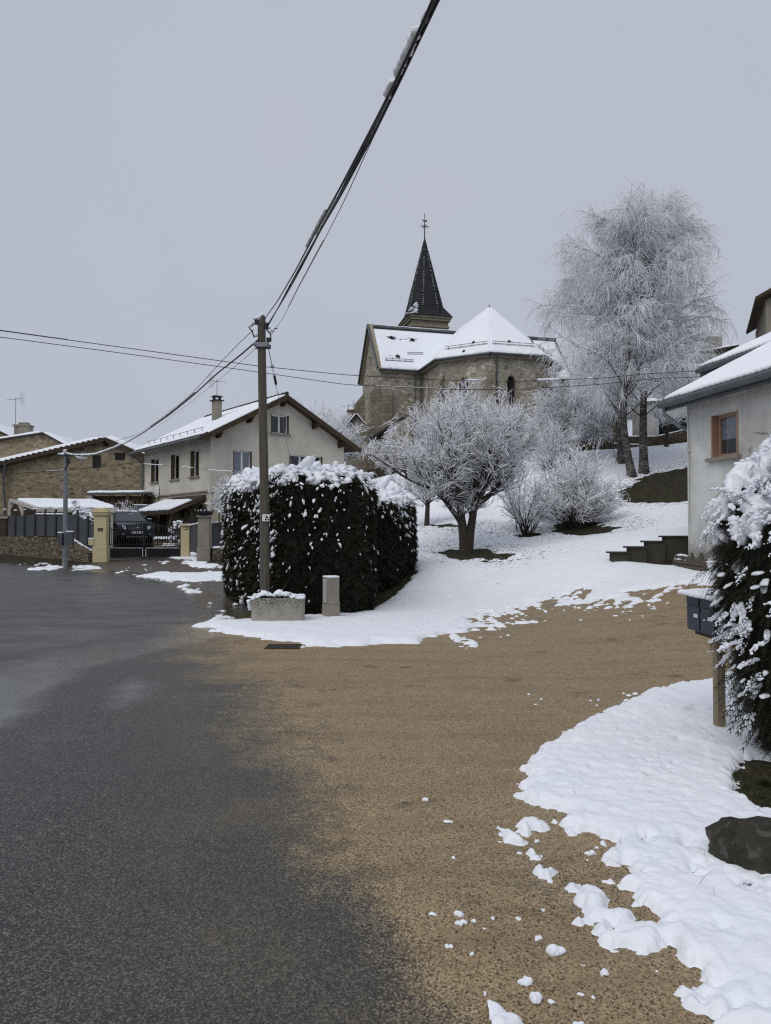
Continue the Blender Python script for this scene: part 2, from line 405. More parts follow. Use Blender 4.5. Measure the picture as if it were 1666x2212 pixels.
M['bark'] = m_plain('dark_bark', (.060, .050, .038), .9, .5, 9, bump=.6)
M['twig'] = m_plain('dark_twig', (.042, .034, .027), .9, .3, 5)
def m_birch():
    t = NT('birch_bark'); v = t.obj(); n = t.noise(t.scalev(v, (3, 3, 9)), 1.2, 5, .7); b = t.noise(v, 1.2, 3)
    col = t.ramp(n, [(.38, (.03, .027, .024)), (.52, (.10, .09, .08)), (.7, (.34, .33, .33))])
    return t.done(t.mix(t.ramp(b, [(.4, 0.0), (.7, .7)]), col, (.04, .035, .03)), .85, t.bump(n, .5, .02), .2)
M['birch'] = m_birch()
M['rime'] = m_plain('hoar_frost', (.90, .91, .94), .85, .06, 1.5, 0, .2, .0)
M['frost'] = m_plain('clinging_snow', (.91, .92, .945), .85, .05, 1.5, 0, .2, .0)
M['thuja'] = m_leaf('thuja_foliage', (.016, .017, .009), (.040, .036, .018))
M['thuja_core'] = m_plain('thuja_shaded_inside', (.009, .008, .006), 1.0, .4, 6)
M['rock'] = m_stone('mossy_boulder', [(.07, .06, .04), (.10, .085, .06), (.085, .08, .055)], (.075, .067, .048), .6, .6, .6)
M['wood_end'] = m_plain('sawn_log_ends', (.17, .11, .065), .9, .5, 3)
M['grass'] = m_leaf('dead_grass', (.05, .048, .022), (.13, .11, .055))
M['brick'] = m_ashlar('old_brick', ((.20, .085, .055), (.13, .06, .04)), (.10, .085, .07), .22, .075)
M['plaque'] = m_plain('bronze_plaque', (.07, .04, .018), .5, .3, 8)
M['paleletter'] = m_plain('pale_lettering', (.5, .45, .32), .6, .1)
M['carpaint'] = NT('dark_blue_car_paint').done((.010, .014, .024), .22, None, .6, 0.2)
M['carglass'] = NT('car_window_glass').done((.02, .024, .03), .06, None, 1.0)
M['chrome'] = NT('chrome').done((.55, .57, .6), .2, None, .5, .9)
M['lamp'] = NT('headlight_glass').done((.55, .58, .62), .1, None, .8)
M['tyre'] = m_plain('tyre_rubber', (.012, .012, .012), .8, .2)
M['litter'] = m_plain('bare_mulch', (.03, .024, .016), 1.0, .4, 12)

def m_roadmix():
    """wet asphalt that fades into wet yellow sand by the 'sand' attribute"""
    t = NT('wet_road_surface'); v = t.obj()
    cellv = t.n('SeparateColor', {0: t.n('TexVoronoi', {'Vector': v, 'Scale': 135.0}, 1)}, 1); grit = t.mth('ADD', t.mth('MULTIPLY', t.noise(v, 88, 4, .70), .62), t.mth('MULTIPLY', cellv, .38)); grit2 = t.n('TexVoronoi', {'Vector': v, 'Scale': 110.0}, 1); gid = t.n('SeparateColor', {0: grit2}, 0)
    med = t.noise(v, 7, 5, .6); big = t.noise(v, .9, 5, .6); streak = t.noise(t.scalev(v, (.55, 1.25, 1)), 1.3, 6, .65, .6)
    sand, wet, dirt, far = t.attr('sand'), t.attr('wet'), t.attr('dirt'), t.attr('smoothed')
    asp = t.ramp(grit, [(.34, (.005, .0046, .004)), (.47, (.016, .015, .013)), (.58, (.050, .047, .040)), (.69, (.17, .16, .138))])
    asp = t.mix(t.mth('MULTIPLY', t.attr('dust'), t.ramp(t.mth('ADD', grit, t.mth('MULTIPLY', t.mth('SUBTRACT', big, .5), .9)), [(.30, .15), (.62, .80)])), asp, (.150, .117, .072))
    asp = t.mix(t.ramp(gid, [(.93, 0.0), (.98, .7)]), asp, (.20, .19, .165))
    asp = t.mix(t.mth('MULTIPLY', far, .8), asp, t.ramp(streak, [(.3, (.038, .0375, .037)), (.7, (.066, .065, .064))]))
    asp = t.mix(t.mth('MULTIPLY', t.attr('seam'), .6), asp, (.014, .0135, .013)); asp = t.mix(t.ramp(big, [(.35, .35), (.65, 0.0)]), asp, (.030, .029, .027))
    snd = t.ramp(grit, [(.31, (.075, .054, .032)), (.44, (.29, .208, .116)), (.58, (.40, .296, .172)), (.68, (.48, .375, .235))])
    snd = t.mix(t.ramp(med, [(.35, .45), (.62, 0.0)]), snd, (.25, .182, .102))
    snd = t.mix(t.ramp(t.noise(t.scalev(v, (.3, 1.7, 1)), 1.5, 5, .65), [(.46, 0.0), (.72, .45)]), snd, (.15, .105, .06))
    snd = t.mix(t.ramp(gid, [(.03, .85), (.055, 0.0)]), snd, (.030, .024, .018))
    k = t.mth('ADD', sand, t.mth('MULTIPLY', t.mth('SUBTRACT', grit, .5), .75)); k = t.mth('ADD', k, t.mth('MULTIPLY', t.mth('SUBTRACT', med, .5), .5))
    k = t.mth('ADD', k, t.mth('MULTIPLY', t.mth('SUBTRACT', big, .5), .9))
    k = t.ramp(k, [(.27, 0.0), (.74, 1.0)])
    bl = t.ramp(t.noise(v, 1.7, 5, .62), [(.60, 0.0), (.72, .75)]); snd = t.mix(bl, snd, t.ramp(grit, [(.35, (.012, .010, .008)), (.6, (.085, .066, .046))]))
    col = t.mix(k, asp, snd)
    ds = t.ramp(grit, [(.3, (.030, .024, .018)), (.6, (.10, .080, .058)), (.8, (.17, .14, .11))])
    kd = t.ramp(t.mth('ADD', dirt, t.mth('MULTIPLY', t.mth('SUBTRACT', med, .5), .8)), [(.4, 0.0), (.62, 1.0)])
    col = t.mix(kd, col, ds)
    wn_ = t.ramp(t.mth('ADD', wet, t.mth('MULTIPLY', t.mth('SUBTRACT', streak, .5), .7)), [(.40, 0.0), (.72, 1.0)])
    ro = t.mth('SUBTRACT', t.ramp(big, [(.3, .42), (.7, .52)]), t.mth('MULTIPLY', wn_, .29), clamp=True)
    ro = t.mth('ADD', ro, t.mth('MULTIPLY', k, .10))
    h = t.mth('ADD', grit, t.mth('MULTIPLY', med, .4))
    stg = t.mth('SUBTRACT', .62, t.mth('MULTIPLY', wn_, .55))
    b = t.t.nodes.new('ShaderNodeBump'); t.put(b.inputs['Height'], h); t.put(b.inputs['Strength'], stg); b.inputs['Distance'].default_value = .012
    return t.done(col, ro, b.outputs[0], t.mth('ADD', t.mth('SUBTRACT', .55, t.mth('MULTIPLY', k, .33)), t.mth('MULTIPLY', wn_, .30)))
M['road'] = m_roadmix()
def m_earth():
    t = NT('dark_winter_grass'); v = t.obj(); n = t.noise(v, 1.2, 4); f = t.noise(v, 26, 5, .7)
    col = t.ramp(f, [(.3, (.010, .010, .005)), (.5, (.040, .037, .019)), (.68, (.105, .095, .055))]); col = t.mix(t.ramp(n, [(.4, 0.0), (.7, .5)]), col, (.024, .018, .012))
    h_ = t.noise(v, 5, 5, .65); col = t.mix(t.ramp(h_, [(.42, 0.0), (.66, .8)]), col, (.012, .010, .007)); q_ = t.noise(v, 9, 5, .72); col = t.mix(t.ramp(q_, [(.665, 0.0), (.73, .8)]), col, (.70, .73, .78))
    return t.done(col, .95, t.bump(f, .8, .03), .15)
M['earth'] = m_earth()
# ------------------------------------------------------------------ ground, road, lane
def axis(segs):
    out = [segs[0][0]]
    for a, b, st in segs:
        n = max(1, int(round((b - a) / st))); out += list(a + (b - a) * (np.arange(n) + 1) / n)
    return np.array(out)
GX = axis([(-400, -60, 40), (-60, -30, 2), (-30, -9, .3), (-9, 9, .09), (9, 30, .4), (30, 70, 2), (70, 400, 40)])
GY = axis([(-60, -4, 6), (-4, 1, .5), (1, 24, .09), (24, 66, .4), (66, 110, 2), (110, 500, 45)])
XX, YY = np.meshgrid(GX, GY); ZZ = terrain(XX, YY)
sand_poly = gpoly([(800,2212),(748,2060),(712,1950),(690,1860),(665,1760),(648,1680),(610,1600),(565,1530),(515,1470),(470,1415),(430,1372),(425,1352),
                   (500,1335),(600,1330),(760,1322),(1000,1318),(1200,1268),(1526,1240)]) + [(14, 15), (14, -3), (.15, -3), (.1, 2)]
road_far = gpoly([(-40,1211),(0,1217),(60,1221),(130,1228),(180,1234),(245,1240),(330,1256),(395,1283),(440,1315),(452,1338),(425,1356)])
road_poly = road_far + gpoly([(600,1415),(700,1530),(800,1750),(860,2060),(900,2212)]) + [(.9, -3), (-60, -3), (-60, 24)]
sx_ = sdf(sand_poly, XX, YY); rx_ = sdf(road_poly, XX, YY)
near_w = np.clip(.11 * np.hypot(XX, YY), .35, 1.1)
sandw = np.clip(.5 + sx_ / (2.2 * near_w), 0, 1)
dust = sstep(-1.5, -.05, sx_) * (.55 + .45 * sstep(.3, .7, fbm(XX * 1.6, YY * .9 + 8))) * sstep(-7.5, -4.5, XX)
old_line = gpoly([(-60,1470),(0,1452),(80,1424),(160,1409),(230,1395),(300,1383),(360,1374),(410,1366)])
old_poly = old_line + gpoly([(430,1350),(395,1283),(245,1240),(130,1228),(-60,1212)]) + [(-60, 24), (-60, 13)]
far_a = sstep(-.06, .12, sdf(old_poly, XX, YY))
old2 = gpoly([(-60,1254),(60,1258),(130,1268),(180,1295),(185,1330),(120,1352),(-60,1362)]) + [(-40, 19)]
far_a = np.clip(far_a - .40 * sstep(-.1, .25, sdf(old2, XX, YY)), 0, 1)
so_ = sdf(old_poly, XX, YY); seam = np.where(so_ > 0, np.exp(-(so_ / .45) ** 2), np.exp(-(so_ / .04) ** 2)); seam = seam * sstep(.2, -2.5, XX)
wet = .28 + .20 * far_a + .60 * np.exp(-((so_ + .5) / .5) ** 2) * sstep(-1.5, -3.5, XX)
for pl, a in (([(-60,1460),(0,1458),(90,1432),(110,1470),(80,1520),(20,1570),(-60,1590)], .55),
              ([(245,1480),(300,1462),(335,1480),(300,1510),(250,1530)], .5),
              ([(120,1425),(240,1400),(350,1384),(300,1410),(200,1425)], .45), ([(20,1600),(160,1560),(190,1590),(60,1630)], .25),
              ([(-60,1215),(130,1232),(300,1262),(360,1300),(60,1290),(-60,1290)], .06)):
    wet = wet + a * sstep(-.35, .35, sdf(gpoly(pl), XX, YY))
wet = np.where(sandw > .6, wet * .7, wet)
yard = gpoly([(130,1229),(205,1222),(235,1207),(395,1203),(425,1215),(505,1222),(520,1340),(452,1340),(440,1315),(395,1283),(330,1256),(245,1240)])
dirt = sstep(-.5, .6, sdf(yard, XX, YY)) 
dirt = np.maximum(dirt, .8 * sstep(-.3, .3, sdf(gpoly([(-60,1203),(205,1216),(200,1228),(130,1229),(0,1217),(-60,1212)]), XX, YY)))
ruts = gpoly([(800,1960),(850,1990),(880,2100),(900,2212),(790,2212),(770,2080)])
rut = sstep(-.15, .25, sdf(ruts, XX, YY))
sandw = sandw * (1 - .2 * rut); sandw = sandw - .30 * sstep(5.6, 3.2, YY) * sstep(.35, .75, fbm(XX * 1.1 + 3, YY * 1.1) + .12); dirt = np.maximum(dirt, .52 * rut)
ZZ = ZZ + .008 * (fbm(XX * 1.3, YY * 1.3) - .5) - .008 * rut * (np.sin((YY * 1.0 + XX * .3) * 60) * .5 + .5) * (vn(XX * 9, YY * 9) > .35)
ny, nx = XX.shape
idx = np.arange(ny * nx).reshape(ny, nx)
Q = np.stack([idx[:-1, :-1], idx[:-1, 1:], idx[1:, 1:], idx[1:, :-1]], -1).reshape(-1, 4)
V = np.stack([XX, YY, ZZ], -1).reshape(-1, 3)
fc = V[Q].mean(1)
f_s = sdf(sand_poly, fc[:, 0], fc[:, 1]); f_r = sdf(road_poly, fc[:, 0], fc[:, 1]); f_y = sdf(yard, fc[:, 0], fc[:, 1])
f_v = sdf(gpoly([(1560,1490),(1320,1600),(1270,1700),(1420,1850),(1520,2000),(1580,2150)]) + [(2.6, 2.0), (6.5, 3.5), (6.5, 8.5)], fc[:, 0], fc[:, 1])
cls = np.where(f_v > 0, 3, np.where(f_s > 0, 1, np.where(f_r > 0, 0, np.where(f_y > -.4, 2, 3))))
def sub(sel, name, m, attrs=True):
    q = Q[sel]; u, inv = np.unique(q, return_inverse=True)
    A = dict(sand=sandw.ravel()[u], wet=wet.ravel()[u], dirt=dirt.ravel()[u], smoothed=far_a.ravel()[u], dust=dust.ravel()[u], seam=seam.ravel()[u]) if attrs else None
    return mesh_np(name, V[u], inv.reshape(-1, 4), m, smooth=True, attrs=A, uv=False)
tag(sub(cls == 0, 'road', M['road']), kind='structure')
tag(sub(cls == 1, 'sandy_lane', M['road']), kind='structure')
tag(sub(cls == 2, 'gravel_driveway', M['road']), kind='structure')
tag(sub(cls == 3, 'ground', M['earth'], False), kind='structure')

# ------------------------------------------------------------------ lying snow: real sheets with thickness that dip under the ground at their edges
def snow_sheet(name, xs, ys, polys, tmax=.06, wdt=.10, ns=((4, .12), (14, .04)), holes=(), hn=.35, m=None, rough=.012, thin=None, rf=6.0, extra=None):
    X, Y = np.meshgrid(xs, ys); s = np.full(X.shape, -9.0)
    for p in polys: s = np.maximum(s, sdf(p, X, Y))
    hs = np.full(X.shape, -9.0)
    for h in holes: hs = np.maximum(hs, sdf(h, X, Y))
    if len(holes):
        hn_ = (fbm(X * 2.6, Y * 2.6, 4) - .5) * 2 * hn
        s = np.minimum(s, -(hs + hn_))
    for f, a in ns: s = s + (vn(X * f + f, Y * f) - .5) * 2 * a
    if extra is not None: s = extra(X, Y, s)
    t = np.where(s > 0, tmax * (1 - np.exp(-np.maximum(s, 0) / wdt)), np.maximum(s * .5, -.035))
    ins = sstep(0, wdt * 1.5, s)
    t = t + ins * rough * ((fbm(X * rf, Y * rf, 3) - .5) * 2)
    Z = terrain(X, Y) + t + .004
    n0, n1 = X.shape; ix = np.arange(n0 * n1).reshape(n0, n1)
    q = np.stack([ix[:-1, :-1], ix[:-1, 1:], ix[1:, 1:], ix[1:, :-1]], -1).reshape(-1, 4)
    keep = (t.ravel()[q] > -.012).any(1); q = q[keep]; u, inv = np.unique(q, return_inverse=True)
    P = np.stack([X, Y, Z], -1).reshape(-1, 3)[u]
    A = None
    if thin is not None: A = dict(thin=thin(X, Y, hs).ravel()[u])
    o = mesh_np(name, P, inv.reshape(-1, 4), m or M['snow'], smooth=True, attrs=A, uv=False)
    return tag(o, kind='structure')

lane_edge = [(438,1352),(470,1364),(500,1372),(570,1383),(640,1384),(665,1396),(760,1396),(800,1391),(850,1391),(910,1389),(918,1380),(1000,1366),(1042,1352),
             (1008,1340),(1030,1332),(1060,1326),(1120,1310),(1190,1292),(1235,1282),(1246,1271),(1268,1276),(1290,1291),(1345,1297),(1350,1281),(1440,1268),(1480,1262),(1525,1256)]
park = gpoly(lane_edge) + [(8.2, 15.0), (9, 17.5), (13, 19), (22, 24), (30, 40), (21, 45.8), (11.5, 46.3), (9.5, 50), (-2, 53), (-3, 40), (-2.4, 24)] + gpoly([(775,1300),(700,1330),(560,1335),(470,1338)])
tree_ring = gpoly([(940,1190),(1000,1185),(1060,1187),(1110,1198),(1150,1207),(1120,1214),(1060,1217),(1000,1214),(965,1206)])
bush_ring = gpoly([(1183,1139),(1215,1128),(1280,1126),(1338,1139),(1330,1151),(1270,1158),(1215,1154)])
small_ring = gpoly([(912,1138),(935,1132),(992,1134),(985,1139),(940,1141)])
shrub_ring = gpoly([(1105,1154),(1135,1149),(1172,1154),(1160,1161),(1125,1162)])
bank = gpoly([(1352,1086),(1335,1066),(1372,1042),(1410,1022),(1470,1012),(1500,1006)]) + [(15.5, 33), (13.5, 28.2)] + gpoly([(1430,1087)])
strip = gpoly([(690,1331),(800,1323),(850,1290),(902,1238),(892,1224),(760,1290),(640,1310),(560,1325),(470,1345)])
wall_foot = gpoly([(1318,1203),(1345,1214),(1400,1219),(1470,1222),(1500,1228),(1530,1236),(1530,1215),(1490,1200),(1400,1196)])
park_holes = [tree_ring, bush_ring, small_ring, shrub_ring, bank]
def thin_f(X, Y, hs):
    return np.clip(sstep(-2.2, .0, hs) * .9 + .40 * sstep(22, 26, Y) - .6 * (1 - sstep(15, 20, Y)), 0, 1)
def edge_bits(X, Y, s):   # clods broken off along the lane edge
    e = (np.abs(s) < .9) & (s < .1)
    b = vn(X * 5.5 + 40, Y * 5.5) * .65 + .35 * vn(X * 13, Y * 13 + 7)
    r = sstep(3.0, 4.4, X) * (1 - sstep(6.9, 7.3, X))
    s2 = (b - .60 - .10 * np.abs(s) / .9 + .04 * r) * .55
    return np.where(e & (s < -.02), np.maximum(s, np.where(X > 1.0, s2, -1)), s)
def strip_hole(X, Y, s):
    s = edge_bits(X, Y, s); s = np.minimum(s, -(sdf(wall_foot, X, Y) + (fbm(X * 6, Y * 6, 3) - .5) * .15))
    return np.minimum(s, -(sdf(strip, X, Y) + (fbm(X * 5, Y * 5, 3) - .5) * .30))
snow_sheet('snow_covered_lawn', axis([(-4.2, 9.6, .045), (9.6, 14.5, .12)]), axis([(10.4, 22.6, .045)]), [park], .07, .085, ((3, .16), (9, .10), (22, .06)),
           park_holes, .30, M['thin'], .012, thin_f, extra=strip_hole)
snow_sheet('snow_covered_slope', axis([(-4, 31, .11)]), axis([(22.5, 54, .11)]), [park], .07, .13, ((3, .16), (8, .07)), park_holes, .35, M['thin'], .014, thin_f)
_k = lambda L: [(1084.6 + x * .349, 1626.9 + y * .349) for x, y in L]
verge = gpoly([(1526,1473),(1480,1478),(1425,1490),(1370,1511),(1305,1541),(1250,1570),(1205,1592),(1180,1612)]) + gpoly(_k([(240,0),(150,62),(150,100),(190,130),(95,255),(180,312),(290,362),(440,384),(330,432),(330,456),(460,512),(560,497),(640,560),(690,602),(642,655),(660,692),(750,694),(850,722),(870,772),
         (820,780),(722,812),(720,856),(790,845),(860,852),(832,930),(930,952),(980,1012),(972,1082),(1050,1200),(1058,1262),(1110,1312),(1212,1346),(1150,1392),(1182,1412),(1142,1470),(1092,1560),(1212,1622),(1262,1562),(1302,1642),(1432,1602),(1552,1582),(1562,1622),(1352,1662),(1320,1690)])) + [(2.2, 2.1), (2.6, 2.0), (4.4, 3.0), (5.5, 4.6), (5.5, 6.9), (4.2, 8.6)]
tyre_ridge = gpoly(_k([(190,712),(202,760),(270,812),(330,842),(382,882),(442,902),(462,952),(490,1012),(502,1042),(572,1082),(566,1112),(602,1142),(652,1212),(672,1226),(752,1196),(862,1216),(962,1222),(1052,1246),(1085,1200),(982,1130),(942,1100),(852,1074),(790,1030),(690,978),(672,958),(724,940),(732,912),(652,868),(602,858),(522,828),(432,808),(352,808),(342,740),(290,738)]))
patch_a = gpoly(_k([(-15,474),(62,482),(102,532),(162,556),(152,592),(112,592),(60,560),(0,546),(-20,510)]))
patch_b = gpoly(_k([(130,430),(202,424),(266,450),(252,472),(182,488),(192,510),(120,502),(75,490)]))
patch_c = gpoly(_k([(82,620),(160,590),(266,604),(242,632),(290,682),(232,680),(162,690),(152,712),(122,672),(120,640)]))
corner = gpoly([(1015,2122),(1042,2118),(1060,2150),(1090,2190),(1100,2240),(1050,2240),(1010,2180),(1000,2165)])
bare_right = gpoly([(1585,1680),(1600,1652),(1640,1640),(1700,1650),(1760,1700),(1720,1790),(1666,1755),(1620,1735),(1590,1712)])
footprints = [gpoly(_k(c)) for c in ([(880,548),(910,545),(920,575),(885,580)], [(1120,590),(1165,580),(1175,605),(1130,612)], [(1165,740),(1200,735),(1225,800),(1185,800)],
              [(1490,830),(1555,820),(1545,890),(1500,870)], [(1305,1450),(1355,1455),(1350,1485),(1310,1482)], [(1220,1500),(1275,1540),(1255,1575),(1225,1545)], [(1350,1120),(1385,1125),(1378,1140),(1352,1138)], [(660,1075),(710,1070),(700,1150),(668,1120)])]
def verge_x(X, Y, s):
    s = np.minimum(s, -(sdf(bare_right, X, Y) + (fbm(X * 9, Y * 9, 3) - .5) * .22))
    for f in footprints: s = np.minimum(s, -(sdf(f, X, Y)) + .005 + (vn(X * 40, Y * 40) - .5) * .04)
    dimp = vn(X * 3.1 + 2, Y * 3.1) * .55 + vn(X * 11, Y * 11 + 5) * .45
    return np.minimum(s, np.where(dimp > .80, (.83 - dimp) * .5, s))
snow_sheet('snow_covered_verge', axis([(.35, 2.6, .011), (2.6, 5.6, .03)]), axis([(2.3, 5.2, .011), (5.2, 9.2, .03)]), [verge, tyre_ridge, patch_a, patch_b, patch_c, corner], .052, .030,
           ((9, .042), (21, .030), (48, .014)), (), 0, None, .015, extra=verge_x, rf=12)
# strip and rags of snow on the driveway in front of the gate
rag = [gpoly([(300,1243),(345,1239),(430,1237),(505,1237),(520,1243),(505,1253),(440,1255),(400,1257),(350,1252)]), gpoly([(372,1206),(428,1186),(432,1212),(405,1209)]),
       gpoly([(400,1212),(432,1213),(470,1222),(455,1228),(410,1222)])]
bitz = gpoly([(-40,1207),(205,1218),(360,1208),(470,1222),(520,1236),(430,1262),(520,1300),(520,1336),(470,1336),(440,1300),(330,1246),(180,1233),(-40,1213)])
def ragx(X, Y, s):
    b = vn(X * 2.3 + 9, Y * 1.5) * .55 + .45 * vn(X * 7 + 3, Y * 4.5)
    k = np.where(sdf(bitz, X, Y) > 0, (b - .76) * .8, -1)
    lampd = np.hypot(X + 12.3, (Y - 28.6) * 1.0); k = np.maximum(k, np.where(lampd < 1.2, (b - .60) * .6, -1))
    return np.maximum(s, k)
snow_sheet('driveway_snow', axis([(-22, -3.2, .06)]), axis([(13.5, 36, .06)]), rag, .05, .08, ((3, .22), (9, .12)), (), 0, None, .008, extra=ragx)

# clumps of fallen snow, each a thing
def clump(px, py, wpx, hpx, i):
    p = ground(px, py); d = p[1]; r = wpx / F * d / 2; ry = max(r * .7, hpx / F * d * .55); rz = max(.3 * r, min(.8 * r, hpx / F * d * .55))
    n = 1 if wpx < 9 else int(RNG.integers(3, 7)) if wpx > 15 else int(RNG.integers(1, 4)); sp = r * (.62 if n > 1 else 0)
    C = np.array([[p[0] + RNG.uniform(-1, 1) * sp, p[1] + RNG.uniform(-.7, .7) * sp * ry / r, p[2] + rz * RNG.uniform(.15, .45)] for k in range(n)])
    A = frames(RNG.normal(size=(n, 3)) * [1, 1, .25]); q_ = 1.0 if n == 1 else .58
    S = np.array([[r * q_, ry * q_, rz * (1 if n == 1 else .75)]] * n) * RNG.uniform(.7, 1.2, (n, 3))
    VV, FF = lumps(C, A, S, 3, .38, .55 / max(r, .02), .4)
    o = mesh_np('snow_clump', VV, FF, M['snow'], loc=p, smooth=True, uv=False)
    return o, p
clumps = [('large white snow clump with a squared outline on the speckled sand',(2000+337*.6435)/1.844,(3000+1247*.6435)/1.844,42,34),
          ('round snow clump nearest the bottom edge left of the squared one',(2000+140*.6435)/1.844,(3000+1430*.6435)/1.844,34,26),
          ('flat peanut-shaped snow clump between two yellow pebbles',(2000+640*.6435)/1.844,(3000+1375*.6435)/1.844,38,18),
          ('spiky snow clump with a thin tail to its right',(2000+215*.6435)/1.844,(3000+1545*.6435)/1.844,38,30)]
for i, (lb, px, py, a, b) in enumerate(clumps):
    o, p = clump(px, py, a, b, i); tag(o, lb, 'snow clump', 'larger snow clumps on the wet sand')
for i, (x, y, a, b) in enumerate([(228,1155,20,16),(255,977,13,11),(105,1030,17,9),(550,630,30,14),(215,552,18,11),(588,590,12,9),(530,668,10,8),(500,1320,12,7),(490,1498,17,8),(565,1515,9,7),(80,1655,15,10),
                                  (960,1355,9,8),(300,1545,20,12),(-255,1060,27,14),(-270,1005,22,24),(-170,1045,17,11),(-430,1000,18,9),(-330,1200,24,12),(-60,1030,14,11),(-115,1090,10,7),(-190,1250,20,13),
                                  (-330,430,22,10),(-300,650,8,7),(-480,290,20,8),(1120,1540,12,10),(480,1680,26,10)]):
    o, p = clump(1084.6 + x * .349, 1626.9 + y * .349, a * .9, b * .9, i); tag(o, 'small clump of white snow lying loose on the speckled sand in the foreground', 'snow clump', 'small snow clumps on the foreground sand')
far_pts = [(1145,1502,11,6),(1172,1512,11,7),(1158,1523,8,4),(1276,1515,9,7),(1292,1514,10,7),(1288,1525,10,5),(1347,1499,11,7),(1358,1505,14,8),(1372,1502,14,9),(1352,1516,13,9),(1383,1512,20,12),(1398,1506,12,8),(1418,1491,14,9),(1435,1487,10,9),(1402,1496,12,7)]
for i, (px, py, a, b) in enumerate(far_pts):
    o, p = clump(px, py, a, b, i); tag(o, 'snowball-sized clump in the cluster on the sand beside the verge', 'snow clump', 'snow clumps beside the verge edge')
rr = np.random.default_rng(5); n = 0
while n < 46:
    px = rr.uniform(1090, 1470); py = 1300 + rr.normal() * 17 + (1290 - px) * .06 + 12
    if not (1284 < py < 1352): continue
    s_ = rr.uniform(4, 12)
    if abs(px - 1145) < 45 and rr.random() < .5: s_ *= 1.5
    o, p = clump(px, py, s_, s_ * .55, n); tag(o, 'tiny rounded snow clump scattered across the far sand lane', 'snow clump', 'tiny snow clumps on the far lane'); n += 1
for i, (px, py, a, b) in enumerate([(480,1322,22,6),(475,1333,24,8),(455,1305,14,6),(512,1308,18,9),(700,1284,0,0)][:4]):
    o, p = clump(px, py, a, b, i); tag(o, 'snow clump on the dark gravel left of the planter', 'snow clump', 'snow clumps left of the planter')
# pale pebbles
for i, (x, y, s_) in enumerate([(620,1328,30),(770,1415,22),(705,1272,20),(330,508,20),(445,555,20),(395,745,18),(505,750,14),(405,655,10),(275,395,11),(280,1445,14),(925,1285,10),(805,1365,12)]):
    p = ground(1084.6 + x * .349, 1626.9 + y * .349); r = s_ * .349 / F * p[1] / 2
    VV, FF = lumps(np.array([p + [0, 0, r * .25]]), frames(np.array([[math.cos(i), math.sin(i), 0]])), np.array([[r, r * .6, r * .45]]), 1, .5, .5 / r)
    tag(mesh_np('pebble', VV, FF, M['trim'], loc=p), 'pale angular pebble on the dark speckled sand', 'pebble', 'pale pebbles on the sand')
# dry grass stems through the verge snow, and grass under the right hedge
def blades(N, fn, h, r, seed, name, kind=True):
    g = np.random.default_rng(seed); P0 = fn(g, N); L = g.uniform(.5, 1, N) * h; d = norm(np.stack([g.normal(size=N) * .5, g.normal(size=N) * .5, np.ones(N)], 1)); k = g.normal(size=(N, 3)) * .25; k[:, 2] = -.15
    t = np.linspace(0, 1, 4)
    P = P0[:, None, :] + (d[:, None, :] * t[None, :, None] + k[:, None, :] * (t ** 2)[None, :, None]) * L[:, None, None]
    Vb, Fb = tubes(P, np.array([1, .8, .5, .15])[None, :] * np.full((N, 1), r), 3)
    return tag(mesh_np(name, Vb, Fb, M['grass'], uv=False), kind='stuff')
def _verge_pts(g, N):
    x = g.uniform(1.0, 2.9, N); y = g.uniform(3.0, 6.3, N); return np.stack([x, y, terrain(x, y) + .01], 1)
blades(46, _verge_pts, .15, .0016, 3, 'dry_grass_stems')
_bc = np.array(bare_right).mean(0)
def _bare_pts(g, N):
    x = _bc[0] + g.normal(size=N) * .42; y = _bc[1] + g.normal(size=N) * .28; k = sdf(bare_right, x, y) > -.05; x, y = np.where(k, x, _bc[0]), np.where(k, y, _bc[1]); return np.stack([x, y, terrain(x, y) - .005], 1)
blades(2600, _bare_pts, .075, .0016, 4, 'dead_grass_under_hedge')
def _strip_pts(g, N):
    i = g.integers(0, len(strip), N); sp = np.array(strip); a = sp[i]; b = sp[(i + 1) % len(sp)]; t = g.random((N, 1)); p = a * (1 - t) + b * t + g.normal(size=(N, 2)) * .12
    return np.stack([p[:, 0], p[:, 1], terrain(p[:, 0], p[:, 1]) - .01], 1)
blades(3500, _strip_pts, .10, .003, 6, 'grass_strip_round_hedge')
# ------------------------------------------------------------------ buildings
def V3(x, y, z): return np.array([x, y, z], float)
def wall_face(mb, o, u, n, top, z0, holes=(), depth=.22, reveal=None):
    """upright wall face with real openings. o: base corner, u: unit direction along, n: outward normal, top: [(u, z)], holes: (u0,u1,z0,z1)"""
    o = np.array(o, float); u = np.array([u[0], u[1], 0.0]); n = np.array([n[0], n[1], 0.0])
    us = sorted(set([round(a, 4) for a, _ in top] + [round(a, 4) for h in holes for a in h[:2]]))
    tu, tzz = [a for a, _ in top], [b for _, b in top]
    P = lambda a, z, d=0.0: np.array([o[0], o[1], 0]) + u * a - n * d + np.array([0, 0, z])
    for a, b in zip(us[:-1], us[1:]):
        if b - a < 1e-4: continue
        za, zb = np.interp(a, tu, tzz), np.interp(b, tu, tzz); lo = z0
        for h in sorted([h for h in holes if h[0] <= a + 1e-4 and h[1] >= b - 1e-4], key=lambda h: h[2]):
            if h[2] > lo: mb.quad(P(a, lo), P(b, lo), P(b, h[2]), P(a, h[2]))
            lo = h[3]
        mb.quad(P(a, lo), P(b, lo), P(b, zb), P(a, za))
    r = reveal or mb
    for h in holes:
        a, b, c, d = h[:4]
        r.quad(P(a, c), P(a, c, depth), P(a, d, depth), P(a, d)); r.quad(P(b, c, depth), P(b, c), P(b, d), P(b, d, depth))
        r.quad(P(a, d), P(a, d, depth), P(b, d, depth), P(b, d)); r.quad(P(a, c, depth), P(a, c), P(b, c), P(b, c, depth))
    return P
